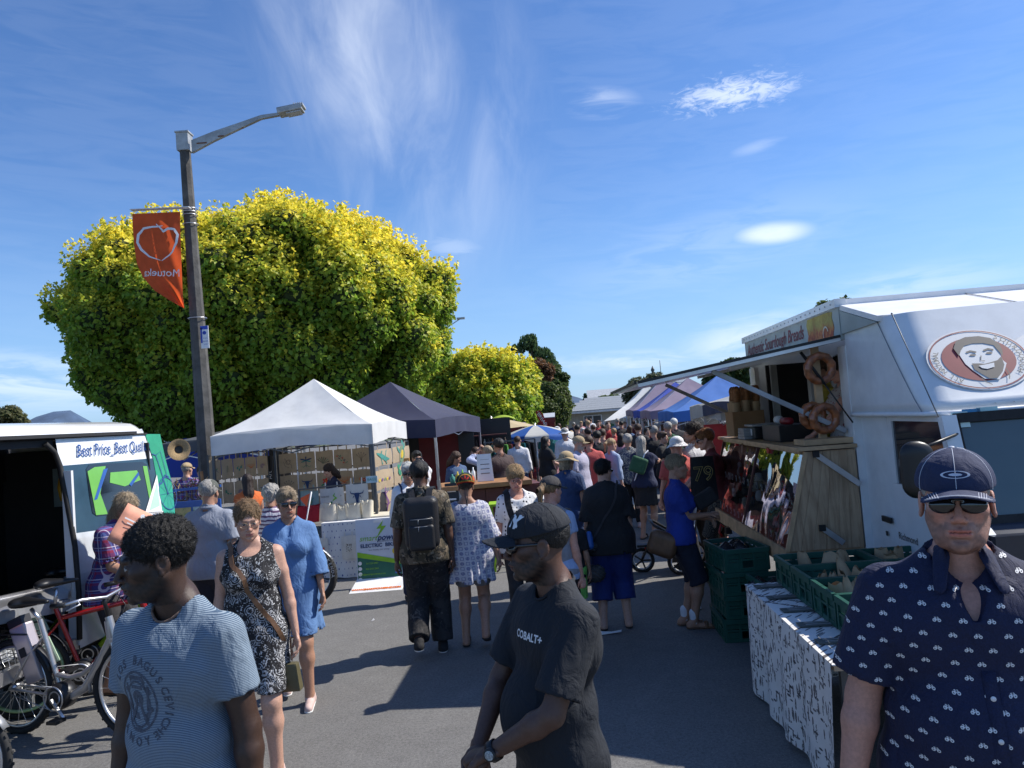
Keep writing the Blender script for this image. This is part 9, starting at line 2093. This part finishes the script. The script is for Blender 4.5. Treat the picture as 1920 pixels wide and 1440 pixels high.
p=mp('woman in dark red dress standing under the umbrella rim',993,865,20.0,160,H=1.66,sex='f',skin='tan',res=.02,hres=.01,hl=(.1,-.1,1.5)); p.finish_body({}); p.hair('long',HM['dkbrown']); p.top(K_['dred'],loose=.02,sleeve=.4,skirt=(.5,.22,.01),name='dress'); p.shoes(M_FLIP,'sandal')
v_=TF.P(1546,740,x=.34); q=TF.o+TF.M@Vector((.34,v_.y,0))
def lift(p,z): p.t.location.z=z
p=Person('bread vendor in mustard yellow tee inside the truck behind the post',0,0,0,-100,loc=q,H=1.70,skin='tan',res=.016,hres=.007,hl=(.1,-.35,1.05),head=(0,15,0)); p.finish_body({}); p.hair('short',HM['brown']); p.top(K_['yellow'],loose=.024,sleeve=.7); p.pants(K_['dkt']); lift(p,.76)
v_=TF.P(1583,770,x=.26); q=TF.o+TF.M@Vector((.26,v_.y,0)); p=Person('vendor in pale floral apron dress at the near end of the truck counter',0,0,0,-95,loc=q,H=1.68,sex='f',skin='pink',res=.014,hres=.006,head=(-10,20,0),hl=(.1,-.36,1.0),hr=(-.1,-.38,1.02)); p.finish_body({}); p.hair('tied',HM['dkbrown']); p.top(K_['floral'],loose=.02,sleeve=.3,skirt=(.5,.22,.01),name='dress'); lift(p,.76)
g=G(1262,1070); q=g+Vector((.05,0,-.02)); p=Person('toddler with red shoes sitting in the pushchair',0,0,0,-98,loc=(g.x+.08,g.y,0),H=.90,skin='tan',b=1.35,res=.012,hres=.008,lean=-20,fl=(-.42,0),fr=(-.42,0)); 
p.hipl[2]=p.hipr[2]=.86*p.k
for nm,sx in (('l',1),('r',-1)):
 kn=np.array((sx*.10,-.36,.86))*p.k; an=np.array((sx*.09,-.62,.62))*p.k
 if sx>0: p.knl,p.anl=kn,an
 else: p.knr,p.anr=kn,an
p.finish_body({}); p.hair('short',HM['brown']); p.top(K_['grey'],loose=.03,sleeve=1.6,hem=.88); p.pants(K_['greyp'],hem=.05,loose=.02); p.shoes(K_['red']); p.t.location.z=.02
# ------------------------------------------------------------------ the farther crowd shares meshes, each with its own clothes
class Kit: pass
def kit(sex,pose,**k):
 p=Person('x',0,0,0,0,loc=(0,0,0),H=1.70,sex=sex,res=.022,hres=.011,**k); p.finish_body(dict(eyes=False)); K=Kit(); K.body=p.body.data; K.p=p
 def grab(o): d=o.data; D.objects.remove(o); return d
 K.tops=[grab(p.top(K_['white'],loose=.03,sleeve=.75,hem=.84,fold=.006)),grab(p.top(K_['white'],loose=.024,sleeve=1.7,hem=.88,fold=.006))]
 if sex=='f': K.tops.append(grab(p.top(K_['white'],loose=.02,sleeve=.5,skirt=(.5,.22,.01),name='dress')))
 K.bots=[grab(p.pants(K_['white'])),grab(p.pants(K_['white'],hem=.5,loose=.035,name='shorts'))]
 K.hair={s_:grab(p.hair(s_,HM['black'])) for s_ in (('short','buzz') if sex=='m' else ('bob','long','ponytail','fluffy'))}
 c=p.cap(K_['white']); K.cap=(c.data,c.children[0].data); 
 for o in list(c.children): D.objects.remove(o)
 D.objects.remove(c); K.hat=grab(p.brimhat(K_['white'])); 
 K.body=p.body.data; 
 for o in list(p.t.children): D.objects.remove(o)
 D.objects.remove(p.t); return K
kits=[kit('m',0,fl=(-.1,0),fr=(.1,0)),kit('m',1,b=1.15,belly=.06,hl=(.1,-.35,1.1)),kit('f',0,fl=(.12,0),fr=(-.12,0)),kit('f',1,b=1.1,hl=(.15,-.3,1.15),hr=(-.2,-.3,1.05))]
CN={'white':'white','black':'black','navy':'navy','red':'red','royal':'royal blue','greyp':'grey','lav':'lavender','coral':'coral','green':'green','teal':'teal','denim':'denim blue','maroon':'maroon','tan':'tan','ltb':'pale blue','pinks':'pink','lush':'dark floral','dkt':'charcoal','khaki':'khaki','purple':'purple striped','yellow':'mustard'}
def inst(name,me,m_,parent):
 o=D.objects.new(name,me); C.objects.link(o); o.parent=parent
 if len(me.materials)==0: me.materials.append(m_)
 o.material_slots[0].link='OBJECT'; o.material_slots[0].material=m_; return o
def crowd(i,px,Y,facing,sex,top,bot,hc,hat=None,kind=0,where='',H=None):
 rs=random.Random(i*3+1); K=kits[(0 if sex=='m' else 2)+kind]; q=P(px,800,Y); q.z=0; H=H or (1.76 if sex=='m' else 1.64)+rs.uniform(-.06,.06)
 hs={'m':('short','buzz'),'f':('bob','long','ponytail','fluffy')}[sex][rs.randrange(2 if sex=='m' else 4)]
 lab='%s with %s hair in %s top %s'%('man' if sex=='m' else 'woman',hc.replace('dkbrown','dark brown').replace('greyblond','ash blond'),CN.get(top,top),where)
 if hat: lab='%s in %s %s and %s top %s'%('man' if sex=='m' else 'woman',CN.get(hat[1],hat[1]),hat[0],CN.get(top,top),where)
 t=empty('person',q,rad(facing),lab,'person','people in the far crowd'); t.scale=(H/1.70,)*3
 inst('body',K.body,M_SKIN,t); ti=rs.choice((0,0,1)) if not (sex=='f' and bot=='dress') else 2
 inst('dress' if ti==2 else 'shirt',K.tops[ti],K_[top],t)
 if ti!=2: inst('trousers',K.bots[rs.randrange(2)],K_[bot],t)
 inst('hair',K.hair[hs],HM[hc],t)
 if hat:
  if hat[0]=='cap': o=inst('cap',K.cap[0],K_[hat[1]],t); inst('brim',K.cap[1],K_[hat[1]],o)
  else: inst('sun_hat',K.hat,K_[hat[1]],t)
W_=['near the blue gazebo legs','in the middle of the road','by the awning poles','walking beside the evergreen','near the red feather flag','by the plum gazebo','close to the umbrella','under the right row gazebos','in the thick of the crowd','next to the white awning']
far=[(1118,15.5,180,'m','black','dkt','black',('cap','black'),0,'beside the coral shirt man'),(1128,16.5,170,'m','dkt','denim','brown',None,0,'carrying nothing behind the ponytail girl'),(1163,16,150,'f','pinks','denim','dkbrown',None,1,'left of the long pale haired woman'),(1101,17,200,'m','black','khaki','dkbrown',None,1,'seen over the flat cap'),
(1225,15.5,190,'m','black','navy','grey',('cap','dkt'),0,'just right of the pale haired woman'),(1240,14.5,60,'f','black','black','brown',None,1,'facing the right row stalls'),(1252,15.8,185,'m','green','khaki','grey',None,0,'with short hair beside the bucket hat'),(1264,17.5,175,'m','dkt','denim','white',None,0,'beyond the bucket hat near a gazebo leg'),
(1196,18,160,'m','dkt','black','brown',('cap','dkt'),0,'behind the dark floral top woman'),(1212,19.5,20,'f','maroon','denim','dkbrown',None,0,'facing us under the purple gazebo edge'),(1232,20,200,'m','red','denim','grey',None,1,'by the blue gazebo legs'),(1180,22,170,'f','denim','navy','brown',None,0,'in the crowd by the white awning'),
(1058,18,185,'m','white','dkt','grey',('sun hat','white'),0,'near the umbrella right rim'),(1044,23,10,'m','white','tan','grey',('sun hat','white'),0,'facing us beyond the umbrella'),(1070,24,190,'f','lav','dress','blond',None,0,'left in the far crowd'),(1082,21,175,'m','dkt','khaki','black',None,1,'left of the black capped man'),
(1092,26,10,'f','white','denim','white',None,1,'facing us with arms forward'),(1103,28,180,'m','ltb','navy','blond',None,0,'below the plum gazebo'),(1112,24,165,'m','navy','tan','brown',None,0,'striding down the road'),(1122,30,5,'m','red','denim','brown',None,0,'facing us in front of the house'),
(1131,27,180,'f','royal','dress','brown',None,0,'centre of the far crowd'),(1140,25,10,'m','red','khaki','brown',None,1,'facing us beside a blue top'),(1150,22,185,'f','coral','denim','blond',('cap','coral'),0,'small pink cap in the crowd'),(1158,29,175,'m','greyp','navy','grey',None,0,'near the awning pole'),
(1165,26,190,'m','dkt','denim','black',None,0,'left of the awning pole'),(1172,31,0,'f','white','navy','sandy',None,0,'facing us under the awning'),(1188,27,180,'m','maroon','khaki','brown',None,1,'under the white awning'),(1205,29,30,'f','navy','dress','dkbrown',None,0,'deep under the right gazebos'),
(1222,26,185,'m','black','dkt','black',None,0,'in shade of the purple gazebo'),(1243,24,170,'f','lush','navy','brown',None,1,'in shade of the blue gazebo'),(1256,22,200,'m','white','denim','brown',None,0,'beside the blue gazebo pole'),(1048,30,180,'m','teal','khaki','brown',None,0,'by the dark red stall'),
(1062,33,10,'f','white','ltb','brown',None,0,'facing us by the feather flag'),(1076,36,180,'m','navy','tan','grey',None,0,'far left by the evergreen'),(1090,38,0,'f','pinks','dress','blond',None,0,'far centre before the plum gazebo'),(1108,41,180,'m','white','navy','brown',None,1,'far centre before the house'),
(1126,44,5,'f','black','denim','dkbrown',None,0,'far away by the house window'),(1143,38,180,'m','green','khaki','brown',None,0,'far right of the house window'),(1100,50,0,'m','dkt','denim','black',None,0,'smallest figure at the street end'),
(1020,16.5,120,'f','black','black','black',None,1,'left of the straw hat woman'),(968,17,170,'m','white','denim','brown',None,0,'behind the green clothes rail'),(1000,24,180,'f','lush','dress','brown',None,0,'under the beige umbrella edge'),(888,15.5,-90,'f','dkt','black','brown',None,0,'inside by the shelves of jars'),
(345,13.5,170,'m','plaid','denim','grey',('cap','tan'),0,'looking at the driftwood display'),(372,15,20,'f','teal','denim','brown',None,1,'between lamp post and blue gazebo')]
CN['plaid']='plaid'
for i,a in enumerate(far): crowd(i,a[0],a[1],a[2],a[3],a[4],a[5] if a[5]!='dress' else 'dress',a[6],a[7],a[8],a[9])
def rail():
 a=P(958,850,17.5); t=empty('clothes_rail',(a.x,a.y,0),.3,'rail of green and dark clothes left of the umbrella','clothes rail'); b=MB(); b.bar((-.6,0,1.6),(.6,0,1.6),.03); b.bar((-.6,0,0),(-.6,0,1.6),.03); b.bar((.6,0,0),(.6,0,1.6),.03); b.build('frame',M_DKL,t)
 for i in range(11):
  x=-.52+i*.105; b=MB(); b.poly([(x-.02,-.12,1.52),(x-.02,.12,1.52),(x+.01,.2,.85+.1*(i%3)),(x+.01,-.2,.85+.1*(i%3))],.03); b.build('garment',(K_['green'],K_['teal'],K_['dkt'],K_['black'],K_['limeg'],K_['dred'],K_['navy'])[i%7],t)
rail()
def right_stall(px,Y,label,seed):
 a=P(px,800,Y); t=empty('stall_table',(a.x,a.y,0),PI/2-ST,label,'stall'); rs=random.Random(seed); b=MB(); b.box((0,0,.72),(2.2,.7,.04)); b.build('table_top',M_WOOD,t); b=MB(); b.box((0,.33,.36),(2.2,.02,.7)); b.box((0,-.33,.36),(2.2,.02,.7)); b.build('table_skirt',K_[rs.choice(('red','navy','white','maroon'))],t)
 for i in range(9): b=MB(); h=rs.uniform(.08,.3); b.box((-.95+i*.23,rs.uniform(-.2,.2),.74+h/2),(.17,.2,h),rz=rs.random()); b.build('goods',[INK['red'],INK['green'],M_CREAM,INK['blue'],M_PINE,INK['orange']][rs.randrange(6)],t)
 b=MB(); b.bar((-1.1,-1.0,1.7),(1.1,-1.0,1.7),.03); b.bar((-1.1,-1.0,0),(-1.1,-1.0,1.7),.03); b.bar((1.1,-1,0),(1.1,-1,1.7),.03); b.build('back_rail',M_DKL,t)
 for i in range(8): b=MB(); b.box((-.95+i*.27,-1.0,1.35),(.22,.06,.6)); b.build('hanging_cloth',K_[rs.choice(('dred','navy','lush','white','purple','denim','khaki'))],t)
for px,Y,l,sd in ((1285,16.5,'table of goods under the pale near gazebo',1),(1262,20.5,'table of goods under the sky blue gazebo',2),(1240,25,'table of goods under the first purple gazebo',3),(1225,29,'table of goods under the royal blue gazebo',4),(1205,34,'table of goods under the tallest purple gazebo',5)): right_stall(px,Y,l,sd)
b=MB(); b.box((0,0,0),(.9,.02,1.0)); o=b.build('display_cloth',K_['red']); o.location=P(1365,850,12.6); tag(o,'red cloth hung at the side of the pale gazebo behind the maroon shirt man','cloth')
def pale_wall():
 a=P(1297,775,15.6); c=P(1345,772,15.6); b=MB(); b.box(((a.x+c.x)/2,15.6,a.z/2),(c.x-a.x,.03,a.z)); tag(b.build('canvas_wall',M_CLG),'pale canvas wall sheet at the back of the pale grey gazebo','canvas wall')
pale_wall()
